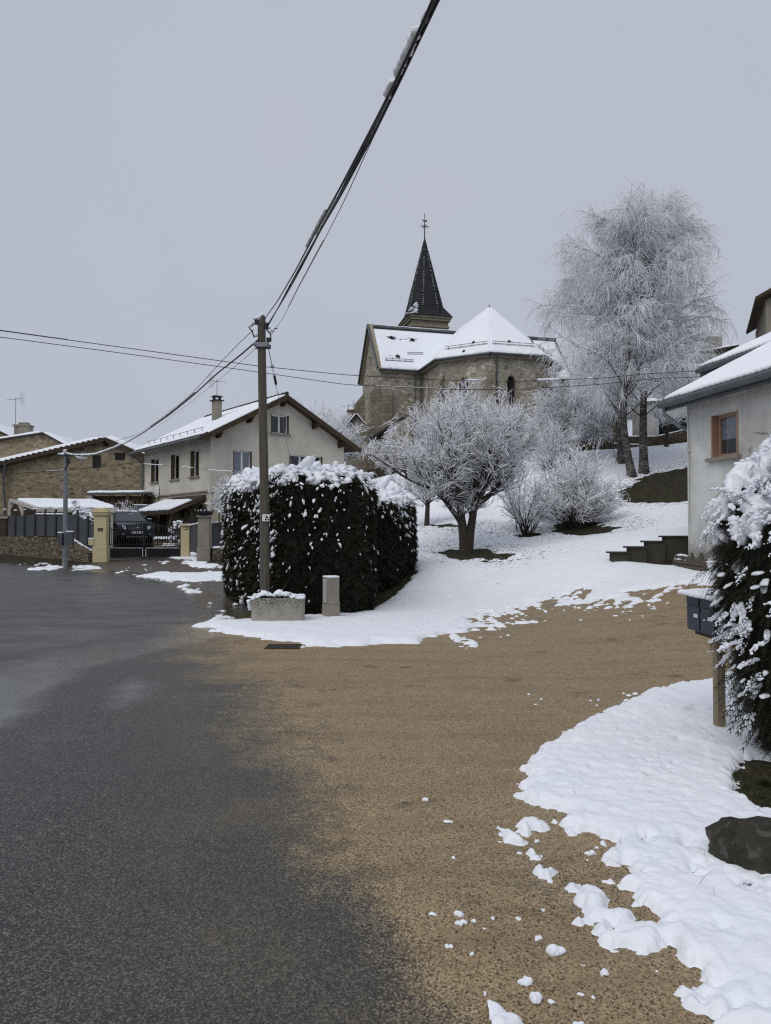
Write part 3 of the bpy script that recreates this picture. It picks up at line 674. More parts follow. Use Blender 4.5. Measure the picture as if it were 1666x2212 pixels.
def slab(mb, a, b, c, d, t):
    """sheet abcd (ccw from above) thickened downward by t"""
    a, b, c, d = (np.array(q, float) for q in (a, b, c, d)); k = np.array([0, 0, t])
    return mb.hexa([a - k, b - k, c - k, d - k, a, b, c, d])
def snow_slab(name, a, b, c, d, t, parent, m=None, nu=40, nv=16, amp=.25, ragged=.05, tag_=None):
    """snow lying on a sloping quad a-b (eave) c-d (ridge): bumpy sheet with soft edges"""
    a, b, c, d = (np.array(q, float) for q in (a, b, c, d))
    s, r = np.meshgrid(np.linspace(0, 1, nu), np.linspace(0, 1, nv)); 
    P = (a * (1 - s)[..., None] + b * s[..., None]) * (1 - r)[..., None] + (d * (1 - s)[..., None] + c * s[..., None]) * r[..., None]
    n = norm(np.cross(b - a, d - a)); n = n if n[2] > 0 else -n
    nz = fbm(P[..., 0] * 1.7 + P[..., 2], P[..., 1] * 1.7, 3); e = np.minimum(np.minimum(s, 1 - s) * nu, np.minimum(r, 1 - r) * nv)
    h = t * (1 + amp * (nz - .5) * 2) * np.clip(.15 + .85 * np.minimum(e, 1), 0, 1)
    T = P + n * h[..., None]; T[0] += (a - d) / np.linalg.norm(a - d) * ((vn(np.arange(nu) * .9, np.zeros(nu)) - .5) * 2 * ragged)[:, None]
    B = P - n * .01
    i = np.arange(nu * nv).reshape(nv, nu); q = np.stack([i[:-1, :-1], i[:-1, 1:], i[1:, 1:], i[1:, :-1]], -1).reshape(-1, 4)
    rim = np.concatenate([i[0, :], i[1:, -1], i[-1, -2::-1], i[-2:0:-1, 0]]); rn = np.roll(rim, -1); off = nu * nv
    sd = np.stack([rim + off, rn + off, rn, rim], 1)
    return mesh_np(name, np.concatenate([T.reshape(-1, 3), B.reshape(-1, 3)]), [np.concatenate([q, sd])], m or M['snow'], parent, smooth=True, uv=False)
def window(parent, o, u, n, a, b, c, d, frame_m, depth=.12, mull=1, shut=None, sill=True, curtain=None, fw=.06, sillm=None, shutd=.2, rs=1):
    """frame (> pane, curtain), sill, folded shutters in an opening"""
    o = np.array([o[0], o[1], 0.0]); u = np.array([u[0], u[1], 0.0]); n = np.array([n[0], n[1], 0.0])
    P = lambda s, z, k: o + u * s - n * k + np.array([0, 0, z])
    def bar(mb, s0, s1, z0, z1, k0, k1): mb.hexa([P(s0, z0, k0), P(s1, z0, k0), P(s1, z0, k1), P(s0, z0, k1), P(s0, z1, k0), P(s1, z1, k0), P(s1, z1, k1), P(s0, z1, k1)])
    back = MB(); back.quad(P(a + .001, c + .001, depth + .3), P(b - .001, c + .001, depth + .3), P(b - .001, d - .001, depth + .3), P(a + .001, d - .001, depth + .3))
    f = MB(); sw = 0.0
    a0, b0 = (a, b)
    if shut is not None:
        t_ = .045
        for side in ((a, 1), (b, -1)):
            sm = MB()
            s0, s1 = (side[0] + .004, side[0] + .004 + t_) if side[1] > 0 else (side[0] - .004 - t_, side[0] - .004)
            bar(sm, s0, s1, c + .01, d - .01, -.012, shutd); sm.build('shutter', shut, parent)
        a0, b0 = a + t_ + .006, b - t_ - .006
    for s0, s1, z0, z1 in ((a0, b0, c, c + fw), (a0, b0, d - fw, d), (a0, a0 + fw, c + fw, d - fw), (b0 - fw, b0, c + fw, d - fw)): bar(f, s0, s1, z0, z1, depth, depth + .06)
    for i in range(mull):
        m_ = a0 + (b0 - a0) * (i + 1) / (mull + 1); bar(f, m_ - fw * .8, m_ + fw * .8, c + fw, d - fw, depth - .005, depth + .06)
    fr = f.build('window_frame', frame_m, parent)
    p = MB(); p.quad(P(a0 + fw, c + fw, depth + .035), P(b0 - fw, c + fw, depth + .035), P(b0 - fw, d - fw, depth + .035), P(a0 + fw, d - fw, depth + .035)); p.build('pane', M['glass'], fr)
    if curtain:
        k = MB(); z_ = c + (d - c) * curtain; K = 24
        for i in range(K):
            s0, s1 = a0 + fw + (b0 - a0 - 2 * fw) * i / K, a0 + fw + (b0 - a0 - 2 * fw) * (i + 1) / K
            k.quad(P(s0, z_, depth + .05 + .02 * (i % 2)), P(s1, z_, depth + .05 + .02 * ((i + 1) % 2)), P(s1, d, depth + .05 + .02 * ((i + 1) % 2)), P(s0, d, depth + .05 + .02 * (i % 2)))
        k.build('curtain', M['lace'], fr)
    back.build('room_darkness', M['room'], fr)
    if sill:
        s = MB(); bar(s, a - .09, b + .09, c - .085, c - .004, -.11, depth); s.build('window_sill', sillm or M['concrete'], parent)

# ---- cream two-storey house on the left
HO = V3(-8.89, 38.0, .6); HA = np.array([-.609, .793]); HB = np.array([.793, .609]); HL, HW = 9.5, 8.2
ZE, ZR, ZM, ZG = 6.67, 8.85, 3.72, .6
house = thing('cream_house', 'cream two-storey house with brown gable eaves and snow-covered low-pitched roof', 'house', (-8.89, 38.0, .9))
nl, ng = -HB, -HA
def hp(s, t, z): return np.array([HO[0] + HA[0] * s + HB[0] * t, HO[1] + HA[1] * s + HB[1] * t, z])
def uv_long(px, py):
    p = on_plane(px, py, HO, (*nl, 0)); return float(np.dot(p[:2] - HO[:2], HA)), float(p[2])
def uv_gab(px, py):
    p = on_plane(px, py, HO, (*ng, 0)); return float(np.dot(p[:2] - HO[:2], HB)), float(p[2])
longw, lower = MB(), MB()
Lh = []
for x0, x1, y0, y1 in ((326.6, 342.5, 992, 1040.5), (369.5, 387, 985, 1034.5), (411.7, 430, 977, 1029)):
    s0, _ = uv_long(x0, y1); s1, _ = uv_long(x1, y1); za = uv_long((x0 + x1) / 2, y0 + 1)[1]; zb = uv_long((x0 + x1) / 2, y1 - 1)[1]
    Lh.append((min(s0, s1), max(s0, s1), 4.55, 5.95))
wall_face(longw, HO, HA, nl, [(0, ZE), (HL, ZE)], ZM, Lh, .3)
Gh = []
for x0, x1, y0, y1 in ((504.2, 544.6, 976, 1025.5), (585.5, 624.5, 897, 937), (625, 697, 986, 1036)):
    a, z1 = uv_gab(x0, y0); b, _ = uv_gab(x1, y0); z0 = uv_gab((x0 + x1) / 2, y1)[1]; z1 = uv_gab((x0 + x1) / 2, y0)[1]; Gh.append((a, b, z0, z1))
Gh[0] = (Gh[0][0], Gh[0][1], 4.5, 5.85); Gh[2] = (Gh[2][0], Gh[2][1], 4.5, 5.85)
gtop = [(0, ZE + .0), (HW / 2, ZR), (HW, ZE + .0)]
wall_face(longw, HO, HB, ng, gtop, ZM, Gh, .3)
far_o = hp(HL, 0, ZG); wall_face(longw, far_o, HB, HA, gtop, ZG, (), .2)
wall_face(longw, hp(0, HW, ZG), HA, HB, [(0, ZE), (HL, ZE)], ZG, (), .2)
longw.build('upper_wall', M['cream'], house)
# ground floor, set back 6 cm, with garage opening and arched porch
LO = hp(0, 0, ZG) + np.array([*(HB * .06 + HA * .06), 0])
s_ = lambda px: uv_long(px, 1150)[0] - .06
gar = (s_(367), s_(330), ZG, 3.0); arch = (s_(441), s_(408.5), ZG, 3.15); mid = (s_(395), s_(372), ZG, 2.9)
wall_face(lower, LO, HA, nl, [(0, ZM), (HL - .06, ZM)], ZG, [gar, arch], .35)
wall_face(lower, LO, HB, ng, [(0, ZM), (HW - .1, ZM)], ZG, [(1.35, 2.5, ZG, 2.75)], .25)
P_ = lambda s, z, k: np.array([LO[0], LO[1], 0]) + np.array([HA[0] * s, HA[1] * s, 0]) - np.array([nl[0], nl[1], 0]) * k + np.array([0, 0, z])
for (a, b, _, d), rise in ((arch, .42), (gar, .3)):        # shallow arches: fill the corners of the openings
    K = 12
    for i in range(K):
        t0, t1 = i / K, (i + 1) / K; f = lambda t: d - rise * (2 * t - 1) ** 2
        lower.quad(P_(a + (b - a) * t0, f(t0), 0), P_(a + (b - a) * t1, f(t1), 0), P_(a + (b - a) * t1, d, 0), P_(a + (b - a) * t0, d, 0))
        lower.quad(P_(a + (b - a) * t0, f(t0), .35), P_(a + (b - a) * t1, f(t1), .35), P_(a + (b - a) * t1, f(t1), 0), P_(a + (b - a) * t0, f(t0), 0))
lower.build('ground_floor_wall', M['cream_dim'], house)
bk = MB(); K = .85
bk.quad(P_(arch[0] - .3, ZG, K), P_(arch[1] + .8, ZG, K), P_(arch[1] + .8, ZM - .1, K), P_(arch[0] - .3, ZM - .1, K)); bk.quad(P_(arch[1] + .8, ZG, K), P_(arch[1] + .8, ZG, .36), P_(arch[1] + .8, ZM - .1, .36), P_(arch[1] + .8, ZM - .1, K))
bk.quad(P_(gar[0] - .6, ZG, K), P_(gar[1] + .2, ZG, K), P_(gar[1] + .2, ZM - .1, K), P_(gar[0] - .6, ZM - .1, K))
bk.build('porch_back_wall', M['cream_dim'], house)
st = MB(); st.hexa([hp(-.03, -.03, ZM - .05), hp(HL, -.03, ZM - .05), hp(HL, .1, ZM - .05), hp(-.03, .1, ZM - .05), hp(-.03, -.03, ZM + .03), hp(HL, -.03, ZM + .03), hp(HL, .1, ZM + .03), hp(-.03, .1, ZM + .03)])
st.build('storey_ledge', M['concrete'], house)
gd = MB(); ga, gb = s_(340), s_(327); gd.hexa([P_(min(ga, gb), ZG + .1, -.12), P_(max(ga, gb), ZG + .1, -.12), P_(max(ga, gb), ZG + .1, -.05), P_(min(ga, gb), ZG + .1, -.05), P_(min(ga, gb), 2.7, -.12), P_(max(ga, gb), 2.7, -.12), P_(max(ga, gb), 2.7, -.05), P_(min(ga, gb), 2.7, -.05)]); gd.build('garage_door', M['blue'], house)
for px in (347, 366.5): gp = MB(); gp.box(P_(s_(px), ZG, -.35), (.16, .16, 2.4), .65); gp.build('porch_post', M['fascia'], house)
pb = MB(); pb.hexa([P_(arch[0] + .2, ZG, K - .02), P_(arch[1] - .2, ZG, K - .02), P_(arch[1] - .2, ZG, K - .08), P_(arch[0] + .2, ZG, K - .08), P_(arch[0] + .2, 2.5, K - .02), P_(arch[1] - .2, 2.5, K - .02), P_(arch[1] - .2, 2.5, K - .08), P_(arch[0] + .2, 2.5, K - .08)]); pb.build('porch_door', M['fascia'], house)
for h in Lh: window(house, HO, HA, nl, *h, M['white'], .2, 0, M['shutter'], shutd=.19)
window(house, HO, HB, ng, *Gh[0], M['white'], .12, 1, M['shutter'], curtain=.02, shutd=.12)
window(house, HO, HB, ng, *Gh[1], M['white'], .12, 1, M['shutter'], shutd=.12)
window(house, HO, HB, ng, *Gh[2], M['white'], .12, 2, M['shutter'], shutd=.12)
window(house, LO, HB, ng, 1.35, 2.5, ZG, 2.75, M['fascia'], .15, 1, None, False)
ov, og, rk = .75, .62, (ZR - ZE) / (HW / 2)
rf = MB(); e1, e2 = ZE - rk * ov + .12, ZE - rk * ov + .12
slab(rf, hp(-og, -ov, e1), hp(-og, HW / 2, ZR + .12), hp(HL + .4, HW / 2, ZR + .12), hp(HL + .4, -ov, e1), .10)
slab(rf, hp(-og, HW / 2, ZR + .12), hp(-og, HW + ov, e2), hp(HL + .4, HW + ov, e2), hp(HL + .4, HW / 2, ZR + .12), .10)
roof = rf.build('roof', M['tile'], house)
snow_slab('roof_snow', hp(-og + .02, -ov + .06, e1 + .03), hp(HL + .36, -ov + .06, e1 + .03), hp(HL + .36, HW / 2, ZR + .16), hp(-og + .02, HW / 2, ZR + .16), .10, roof, nu=90)
snow_slab('roof_snow', hp(-og + .02, HW + ov - .06, e1 + .03), hp(HL + .36, HW + ov - .06, e1 + .03), hp(HL + .36, HW / 2, ZR + .16), hp(-og + .02, HW / 2, ZR + .16), .09, roof)
tl = MB()                                         # rounded tile ends along the eave, and the ridge tiles
for i in range(70):
    s = -og + (HL + og + .4) * (i + .5) / 70; p = hp(s, -ov - .02, e1 - .03); q = hp(s, -ov + .35, e1 - .03 + rk * .37 + .03); tl.tube([p, q], .07, 6)
tl.build('eave_tiles', M['tile'], roof); tl = MB()
for i in range(26):
    s = -og + (HL + og + .4) * i / 26; tl.tube([hp(s, HW / 2, ZR + .17 + .03), hp(s + .39, HW / 2, ZR + .17)], [.11, .095], 7)
tl.build('ridge_tiles', M['tile'], roof)
bb = MB()
for t0, z0, t1, z1 in ((-ov, e1, HW / 2, ZR + .12), (HW / 2, ZR + .12, HW + ov, e2)): bb.beam(hp(-og - .02, t0, z0 - .14), hp(-og - .02, t1, z1 - .14), .05, .26)
for t0, z0, t1, z1 in ((-ov + .1, e1, HW / 2, ZR + .12), (HW / 2, ZR + .12, HW + ov - .1, e2)): slab(bb, hp(-og, t0, z0 - .115), hp(-og, t1, z1 - .115), hp(-.01, t1, z1 - .115), hp(-.01, t0, z0 - .115), .03)
for t in (.35, 2.1, HW / 2, HW - 2.1, HW - .35):
    z = ZE + rk * min(t, HW - t) - .16; bb.beam(hp(-og + .06, t, z), hp(.02, t, z), .17, .24); bb.beam(hp(-og + .2, t, z - .16), hp(.02, t, z - .22), .15, .14)
bb.build('verge_boards', M['fascia'], house)
gt = MB(); gt.tube([hp(-og, -ov - .08, e1 - .07), hp(HL + .4, -ov - .08, e1 - .07)], .075, 8)
gt.tube([hp(HL + .2, -ov - .08, e1 - .1), hp(HL + .2, -.35, e1 - .35), hp(HL - .05, -.12, e1 - .6), hp(HL - .05, -.12, 1.0)], .055, 8); gt.build('gutter', M['zinc'], house)
sg = MB()
for i in range(9): s = .6 + i * .95; p = hp(s, -ov + .55, e1 + rk * .55 + .1); sg.tube([p, p + np.array([0, 0, .22])], .018, 5)
sg.tube([hp(.4, -ov + .55, e1 + rk * .55 + .3), hp(8.4, -ov + .55, e1 + rk * .55 + .3)], .014, 5); sg.build('snow_guard', M['zinc'], roof)
cc = on_plane(468.5, 907, hp(0, 0, ZE + .2), np.cross(np.array([*HA, 0]), np.array([HB[0], HB[1], rk]))); ch = MB()
ch.box(cc + np.array([0, 0, -.6]), (.42, .42, 1.65), .65); chim = ch.build('chimney', M['concrete'], roof)
ch = MB(); ch.box(cc + np.array([0, 0, 1.052]), (.62, .62, .06), .65, .01)
for i, j in ((-1, -1), (1, -1), (1, 1), (-1, 1)): ch.box(cc + np.array([i * .16, j * .16, 1.113]), (.07, .07, .17), .65)
ch.box(cc + np.array([0, 0, 1.284]), (.5, .5, .06), .65, .01); ch.build('chimney_cap', M['black'], chim)
def aerial(base, h, label, s=1.0, rz=.3, grid=True):
    an = thing('tv_aerial', label, 'aerial', base); b = np.array(base); m = MB(); m.tube([b, b + [0, 0, h]], .018 * s, 6); m.build('mast', M['galv'], an)
    ax = np.array([math.cos(rz), math.sin(rz), .12]); sd = np.array([-math.sin(rz), math.cos(rz), 0]); m = MB(); c = b + np.array([0, 0, h - .12]); m.tube([c - ax * .55 * s, c + ax * .35 * s], .013 * s, 5)
    for i in range(8):
        q = c - ax * (.5 - i * .1) * s; w_ = (.07 + .012 * i) * s; m.tube([q - sd * w_, q + sd * w_], .007 * s, 4)
    m.build('antenna_boom', M['galv'], an)
    if grid:
        m = MB()
        for i in range(9):
            zc = (i - 4) * .085 * s; q = c + ax * (.32 + .02 * abs(i - 4)) * s + np.array([0, 0, zc]); m.tube([q - sd * .28 * s, q + sd * .28 * s], .005 * s, 4)
        for k in (-.28, 0, .28): q = c + ax * .34 * s + sd * k * s; m.tube([q - [0, 0, .36 * s], q + [0, 0, .36 * s]], .006 * s, 4)
        m.build('reflector', M['galv'], an)
    return an
aerial(cc + np.array([0, 0, 1.345]), .95, 'television aerial on the chimney of the cream house', 1.0, 2.9)
# awning over the porch
aw = MB(); A0, A1 = s_(443), s_(372)
AA = [P_(A0, 3.55, -.02), P_(A1, 3.55, -.02)]; AF = [P_(A0 + .9, 2.75, -1.6), P_(A1 + 1.2, 2.75, -1.6)]
slab(aw, AF[0], AA[0], AA[1], AF[1], .10); awn = aw.build('awning_roof', M['tile'], house)
snow_slab('awning_snow', AF[0] + [0, 0, .02], AF[1] + [0, 0, .02], AA[1] * .8 + AF[1] * .2 + [0, 0, .02], AA[0] * .62 + AF[0] * .38 + [0, 0, .02], .09, awn)
am = MB(); am.beam(AF[0] - [0, 0, .16], AA[0] - [0, 0, .16], .1, .16); am.build('awning_rafter', M['fascia'], house); am = MB(); am.beam(AF[0] - [0, 0, .16], AF[1] - [0, 0, .16], .1, .14)
am.build('awning_beam', M['fascia'], house)
def lantern(p, label):
    m = MB(); p = np.array(p); m.lathe(p, [(.02, -.22), (.06, -.2), (.085, .1), (.11, .12), (.03, .25), (.012, .33)], 6); m.tube([p + [0, 0, .33], p + [.04, .08, .38], p + [.06, .16, .2]], .015, 5)
    tag(m.build('wall_lantern', M['black'], loc=p), label, 'lantern')
lantern(P_(s_(397.5), 2.65, -.16), 'black wall lantern on the pillar left of the porch arch')
lantern(P_(s_(446), 2.75, -.16), 'black wall lantern beside the house corner right of the porch arch')
hpz = on_plane(339, 1066, hp(0, -.08, 0), (*nl, 0)); bh = thing('basketball_hoop', 'white basketball hoop fixed to the cream wall above the garage', 'basketball hoop', hpz)
m = MB(); ub = np.array([*HA, 0]); m.prism([hpz + ub * .3 * math.cos(a) + np.array([0, 0, .38 * math.sin(a) + .12]) for a in np.linspace(0, 2 * math.pi, 17)[:-1]], np.array([*nl, 0]) * -.03); m.build('backboard', M['white'], bh)
m = MB(); rc = hpz + np.array([*nl, 0]) * .35 + np.array([0, 0, -.12]); m.tube([rc + np.array([.24 * math.cos(a), .24 * math.sin(a), 0]) for a in np.linspace(0, 2 * math.pi, 17)], .018, 5); m.tube([rc - np.array([*nl, 0]) * .24, hpz + [0, 0, -.05]], .02, 5); m.build('rim', M['zinc'], bh)

# ---- simple gabled building used for the neighbours
def gabled(name, label, o, u, n_in, L, D, z0, prof, mat, roofm, ov=.3, vg=.25, snow=.09, t=.12):
    """o front-left corner, u along the gable front, n_in inwards. prof: [(s, z)] roof profile across the front"""
    b = thing(name, label, 'building', (o[0], o[1], z0)); u = np.array(u); n_in = np.array(n_in)
    W = MB(); pr = list(prof); wall_face(W, o, u, -n_in, pr, z0)
    p = lambda s, d, z: np.array([o[0] + u[0] * s + n_in[0] * d, o[1] + u[1] * s + n_in[1] * d, z])
    for s, z in (pr[0], pr[-1]): W.quad(p(s, 0, z0), p(s, D, z0), p(s, D, z), p(s, 0, z))
    W.build('wall', mat, b); R = MB(); snows = []
    for (s0, z0_), (s1, z1_) in zip(pr[:-1], pr[1:]):
        k = (z1_ - z0_) / (s1 - s0); q0, y0 = (s0 - ov, z0_ - k * ov) if s0 == pr[0][0] else (s0, z0_); q1, y1 = (s1 + ov, z1_ + k * ov) if s1 == pr[-1][0] else (s1, z1_)
        slab(R, p(q0, -vg, y0 + t), p(q1, -vg, y1 + t), p(q1, D + vg, y1 + t), p(q0, D + vg, y0 + t), t); snows.append((q0, y0 + t + .005, q1, y1 + t + .005))
    r = R.build('roof', roofm, b)
    if snow:
        for q0, y0, q1, y1 in snows:
            e = (p(q0 + .04, -vg + .04, y0), p(q0 + .04, D + vg, y0), p(q1, D + vg, y1), p(q1, -vg + .04, y1)) if y0 < y1 else (p(q1 - .04, -vg + .04, y1), p(q1 - .04, D + vg, y1), p(q0, D + vg, y0), p(q0, -vg + .04, y0))
            snow_slab('roof_snow', *e, snow, r, nu=60)
    return b, p, r
pr_ = lambda px, py, Y: at(px, py, Y)
B0 = at(-170, 1100, 47); Br = at(232, 950, 47); Bl = at(0, 1004, 47); Be = at(316, 986, 47)
kl = (Br[2] - Bl[2]) / (Br[0] - Bl[0]); xl = B0[0]
barn, bp, broof = gabled('stone_barn', 'long stone barn with a lopsided snowy gable roof behind the carport', (xl, 47.0), (1, 0), (0, 1), 0, 9, .6,
    [(0, Br[2] - kl * (Br[0] - xl)), (Br[0] - xl, Br[2]), (Be[0] - xl + .6, Be[2] - .25)], M['barn'], M['tile'], .3, .35, .24)
m = MB()
for (s0, zz0), (s1, zz1) in (((0, Br[2] - kl * (Br[0] - xl)), (Br[0] - xl, Br[2])), ((Br[0] - xl, Br[2]), (Be[0] - xl + .6, Be[2] - .25))): m.beam(bp(s0, -.4, zz0 - .04), bp(s1, -.4, zz1 - .04), .08, .2)
for i in range(34):   # overlapping tile edge along the verge
    f = i / 34; m.box(bp((Br[0] - xl) * f, -.36, Br[2] - kl * (Br[0] - xl) * (1 - f) + .11), (.16, .12, .05))
m.build('verge_board', M['fascia'], barn)
m = MB(); q = at(209, 997, 46.98); m.box(q - [0, 0, .38], (.50, .06, .78)); m.build('small_opening', M['room'], barn)
m = MB(); q = at(259, 988, 46.98); m.box(q - [0, 0, .15], (.62, .05, .42)); q = at(229, 961, 46.98); m.box(q - [0, 0, .1], (.3, .05, .4)); m.build('vent_hole', M['room'], barn)
m = MB(); a_ = at(24, 1062, 46.9); m.tube([at(11, 1000, 46.6), at(12, 1030, 46.7)], .09, 8); m.tube([at(6, 1028, 46.7), at(12, 1100, 46.7)], .07, 8); m.build('downpipe', M['zinc'], barn)
b2l, b2r, b2c = at(-60, 962, 54), at(215, 1003, 54), at(96, 938, 54)
barn2, b2p, b2roof = gabled('stone_outbuilding', 'stone gable with chimney rising behind the long barn', (b2l[0], 54.0), (1, 0), (0, 1), 0, 8, 1.0, [(0, b2l[2]), (b2c[0] - b2l[0], b2c[2]), (b2r[0] - b2l[0], b2r[2])], M['barn'], M['tile'], .3, .3, .16)
q = at(51, 947, 55.5); m = MB(); m.box(q - [0, 0, .9], (1.05, .8, 1.78)); m.box(q + [0, 0, .88], (1.2, .95, .1)); m.box(q + [.05, 0, .982], (.6, .5, .16)); m.build('chimney', M['concrete'], b2roof)
m = MB(); m.box(q + [.0, 0, 1.145], (.62, .52, .06), 0, .02); m.build('chimney_snow', M['snow'], b2roof)
aerial(at(33.5, 936, 55), 2.65, 'tall thin television aerial beside the stone chimney at far left', 1.3, .1, True)
b3a, b3b = at(-60, 920, 60), at(22, 944, 60)
gabled('dark_roofed_house', 'dark roof edge of a house at the far left margin', (b3a[0] - 6, 60.0), (1, 0), (0, 1), 0, 6, 1.0, [(0, b3a[2]), (6, b3a[2] + .6), (6 + b3b[0] - b3a[0], b3b[2])], M['barn'], M['tile'], .2, .2, .05)
sx0, sx1 = at(748, 922, 62), at(782, 922, 62); q = at(770, 897, 62)
smh, smp, smr = gabled('distant_cottage', 'small brick-chimneyed cottage roof between cream house and church', (sx0[0], 62.0), (1, 0), (0, 1), 0, 5, 4.0, [(0, sx0[2]), (q[0] - sx0[0], q[2]), (sx1[0] - sx0[0] + .6, sx1[2] - .3)], M['concrete'], M['tile'], .3, .3)
m = MB(); q = at(759, 905, 63.2); m.box(q - [0, 0, .6], (.72, .6, 1.35)); m.build('chimney', M['brick'], smr)
aerial(at(753, 908, 62.6), 1.35, 'television aerial beside the brick chimney near the church', 1.2, .2)

# ---- grey-white house on the right
RC = np.array([7.26, 18.0]); RU = np.array([.207, -.978]); RN = np.array([.978, .207])      # along the wall towards the viewer; inwards
rp = lambda s, t, z: np.array([RC[0] + RU[0] * s + RN[0] * t, RC[1] + RU[1] * s + RN[1] * t, z])
rh = thing('grey_rendered_house', 'pale grey rendered house with salmon window and corrugated snowy roof', 'house', (7.26, 18.0, .8))
def uv_r(px, py):
    p = on_plane(px, py, (*RC, 0), (*RN, 0)); return float(np.dot(p[:2] - RC, RU)), float(p[2])
wa, wz1 = uv_r(1536.3, 899); wb, _ = uv_r(1595, 890); wz0 = uv_r(1537, 990)[1]
rw = MB(); wall_face(rw, RC, RU, -RN, [(0, 4.93), (9, 4.93)], .2, [(wa, wb, wz0, wz1)], .28)
rk2 = math.tan(math.radians(27)); g_top = [(0, 4.93), (4.2, 4.93 + 4.2 * rk2), (8.4, 4.93)]
wall_face(rw, RC, RN, -RU, g_top, .2); rw.build('wall', M['greywall'], rh)
window(rh, RC, RU, -RN, wa, wb, wz0, wz1, M['pinkwood'], .14, 0, M['pinkwood'], True, .42, .075, M['concrete'], .13)
m = MB(); s0, s1 = wa + (wb - wa) * .74, wa + (wb - wa) * .83
for z0, z1 in ((wz0 + .05, wz1 - .05),): m.hexa([rp(s0, .125, z0), rp(s1, .125, z0), rp(s1, .2, z0), rp(s0, .2, z0), rp(s0, .125, z1), rp(s1, .125, z1), rp(s1, .2, z1), rp(s0, .2, z1)])
m.build('casement_stile', M['pinkwood'], rh)
def corrugated(name, parent, P0, du, L, dn, k, wid, z0, per, amp, m, lift=0.0, ns=None, nt=14, start=0.0, wob=0.0, thick=None):
    """sheet of half-round tiles: P0 eave corner, du along the eave, dn up-slope (plan), k slope"""
    ns = ns or int(L / per * 9); s, t = np.meshgrid(np.linspace(0, L, ns), np.linspace(start, wid, nt))
    z = z0 + k * t + amp * np.sin(s / per * 2 * math.pi) + lift
    if wob: z = z + wob * (fbm(s * 2.2, t * 2.2 + 4) - .5) * 2 ; t = t + (np.abs(np.sin(s / per * math.pi)) * .05 + (vn(s * 5, s * 0) - .5) * .05) * (t <= start + 1e-6)
    X = P0[0] + du[0] * s + dn[0] * t; Y = P0[1] + du[1] * s + dn[1] * t
    i = np.arange(ns * nt).reshape(nt, ns); q = np.stack([i[:-1, :-1], i[:-1, 1:], i[1:, 1:], i[1:, :-1]], -1).reshape(-1, 4); Vt = np.stack([X, Y, z], -1).reshape(-1, 3); fs = [q]
    if thick:
        rim = np.concatenate([i[0, :], i[1:, -1], i[-1, -2::-1], i[-2:0:-1, 0]]); rn = np.roll(rim, -1); off = len(Vt); Vb = Vt - np.array([0, 0, thick]); Vt = np.concatenate([Vt, Vb]); fs = [np.concatenate([q, np.stack([rim + off, rn + off, rn, rim], 1), q[:, ::-1] + off])]
    return mesh_np(name, Vt, fs, m, parent, smooth=True, uv=False)
ER = RC - RU * .42 - RN * .42; ez = 4.96 - .42 * rk2 + .06
rroof = corrugated('roof', rh, ER, RU, 9.5, RN, rk2, 4.75, ez, .19, .035, M['tile'], thick=.05)
corrugated('roof_snow', rroof, ER + RU * .03, RU, 9.4, RN, rk2, 4.7, ez, .19, .016, M['snow'], .10, start=.05, wob=.012, thick=.085, nt=40)
corrugated('roof_far_slope', rroof, ER + RN * 9.5, RU, 9.5, -RN, rk2, 4.75, ez, .19, .035, M['tile'], thick=.05)
m = MB(); m.tube([np.array([*(ER - RN * .04), ez - .075]), np.array([*(ER - RN * .04 + RU * 9.5), ez - .075])], .085, 10); m.beam(np.array([*(ER + RN * .06), ez - .13]), np.array([*(ER + RN * .06 + RU * 9.5), ez - .13]), .05, .2)
slab(m, np.array([*(ER + RN * .08), ez - .2]), np.array([*(ER + RN * .08 + RU * 9.5), ez - .2]), np.array([*(RC + RU * 9.1 + RN * .01), ez - .05]), np.array([*(RC - RU * .42 + RN * .01), ez - .05]), .03)
m.build('gutter', M['zinc'], rh)
m = MB(); m.tube([np.array([*(ER + RU * .12), ez - .12]), np.array([*(ER + RU * .12), ez - .3]), rp(-.1, -.12, ez - .62), rp(-.08, .1, ez - .7)], .05, 8); m.build('downpipe', M['galv'], rh)
m = MB(); m.tube([rp(.07, -.018, 4.5), rp(.07, -.018, 1.9)], .012, 5); m.box(rp(.09, -.03, 3.55), (.06, .1, .16), .2); m.build('wall_cable', M['greywall'], rh)
# higher rear wing
R2 = np.array([10.06, 24.0]); z2 = at(1512, 797, 24)[2]
wing = thing('rear_wing', 'higher corrugated-roofed wing rising behind the grey rendered house', 'building', (R2[0], R2[1], 3.0))
m = MB(); w0 = R2 + RU * .35 + RN * .35; wall_face(m, w0, RU, -RN, [(0, z2 - .08), (6, z2 - .08)], 3.0); wall_face(m, w0, RN, -RU, [(0, z2 - .08), (6, z2 + 6 * rk2)], 3.0); m.build('wall', M['concrete'], wing)
wr2 = corrugated('roof', wing, R2, RU, 6.5, RN, rk2 * .9, 7.5, z2, .19, .035, M['tile'], thick=.05)
corrugated('roof_snow', wr2, R2 + RU * .03, RU, 6.4, RN, rk2 * .9, 7.4, z2, .19, .016, M['snow'], .11, start=.05, wob=.012, thick=.09, nt=40)
m = MB(); m.tube([np.array([*(R2 - RN * .04), z2 - .08]), np.array([*(R2 - RN * .04 + RU * 6.5), z2 - .08])], .085, 8); m.beam(np.array([*(R2 + RN * .08), z2 - .15]), np.array([*(R2 + RN * .08 + RU * 6.5), z2 - .15]), .06, .24); m.build('gutter', M['zinc'], wing)
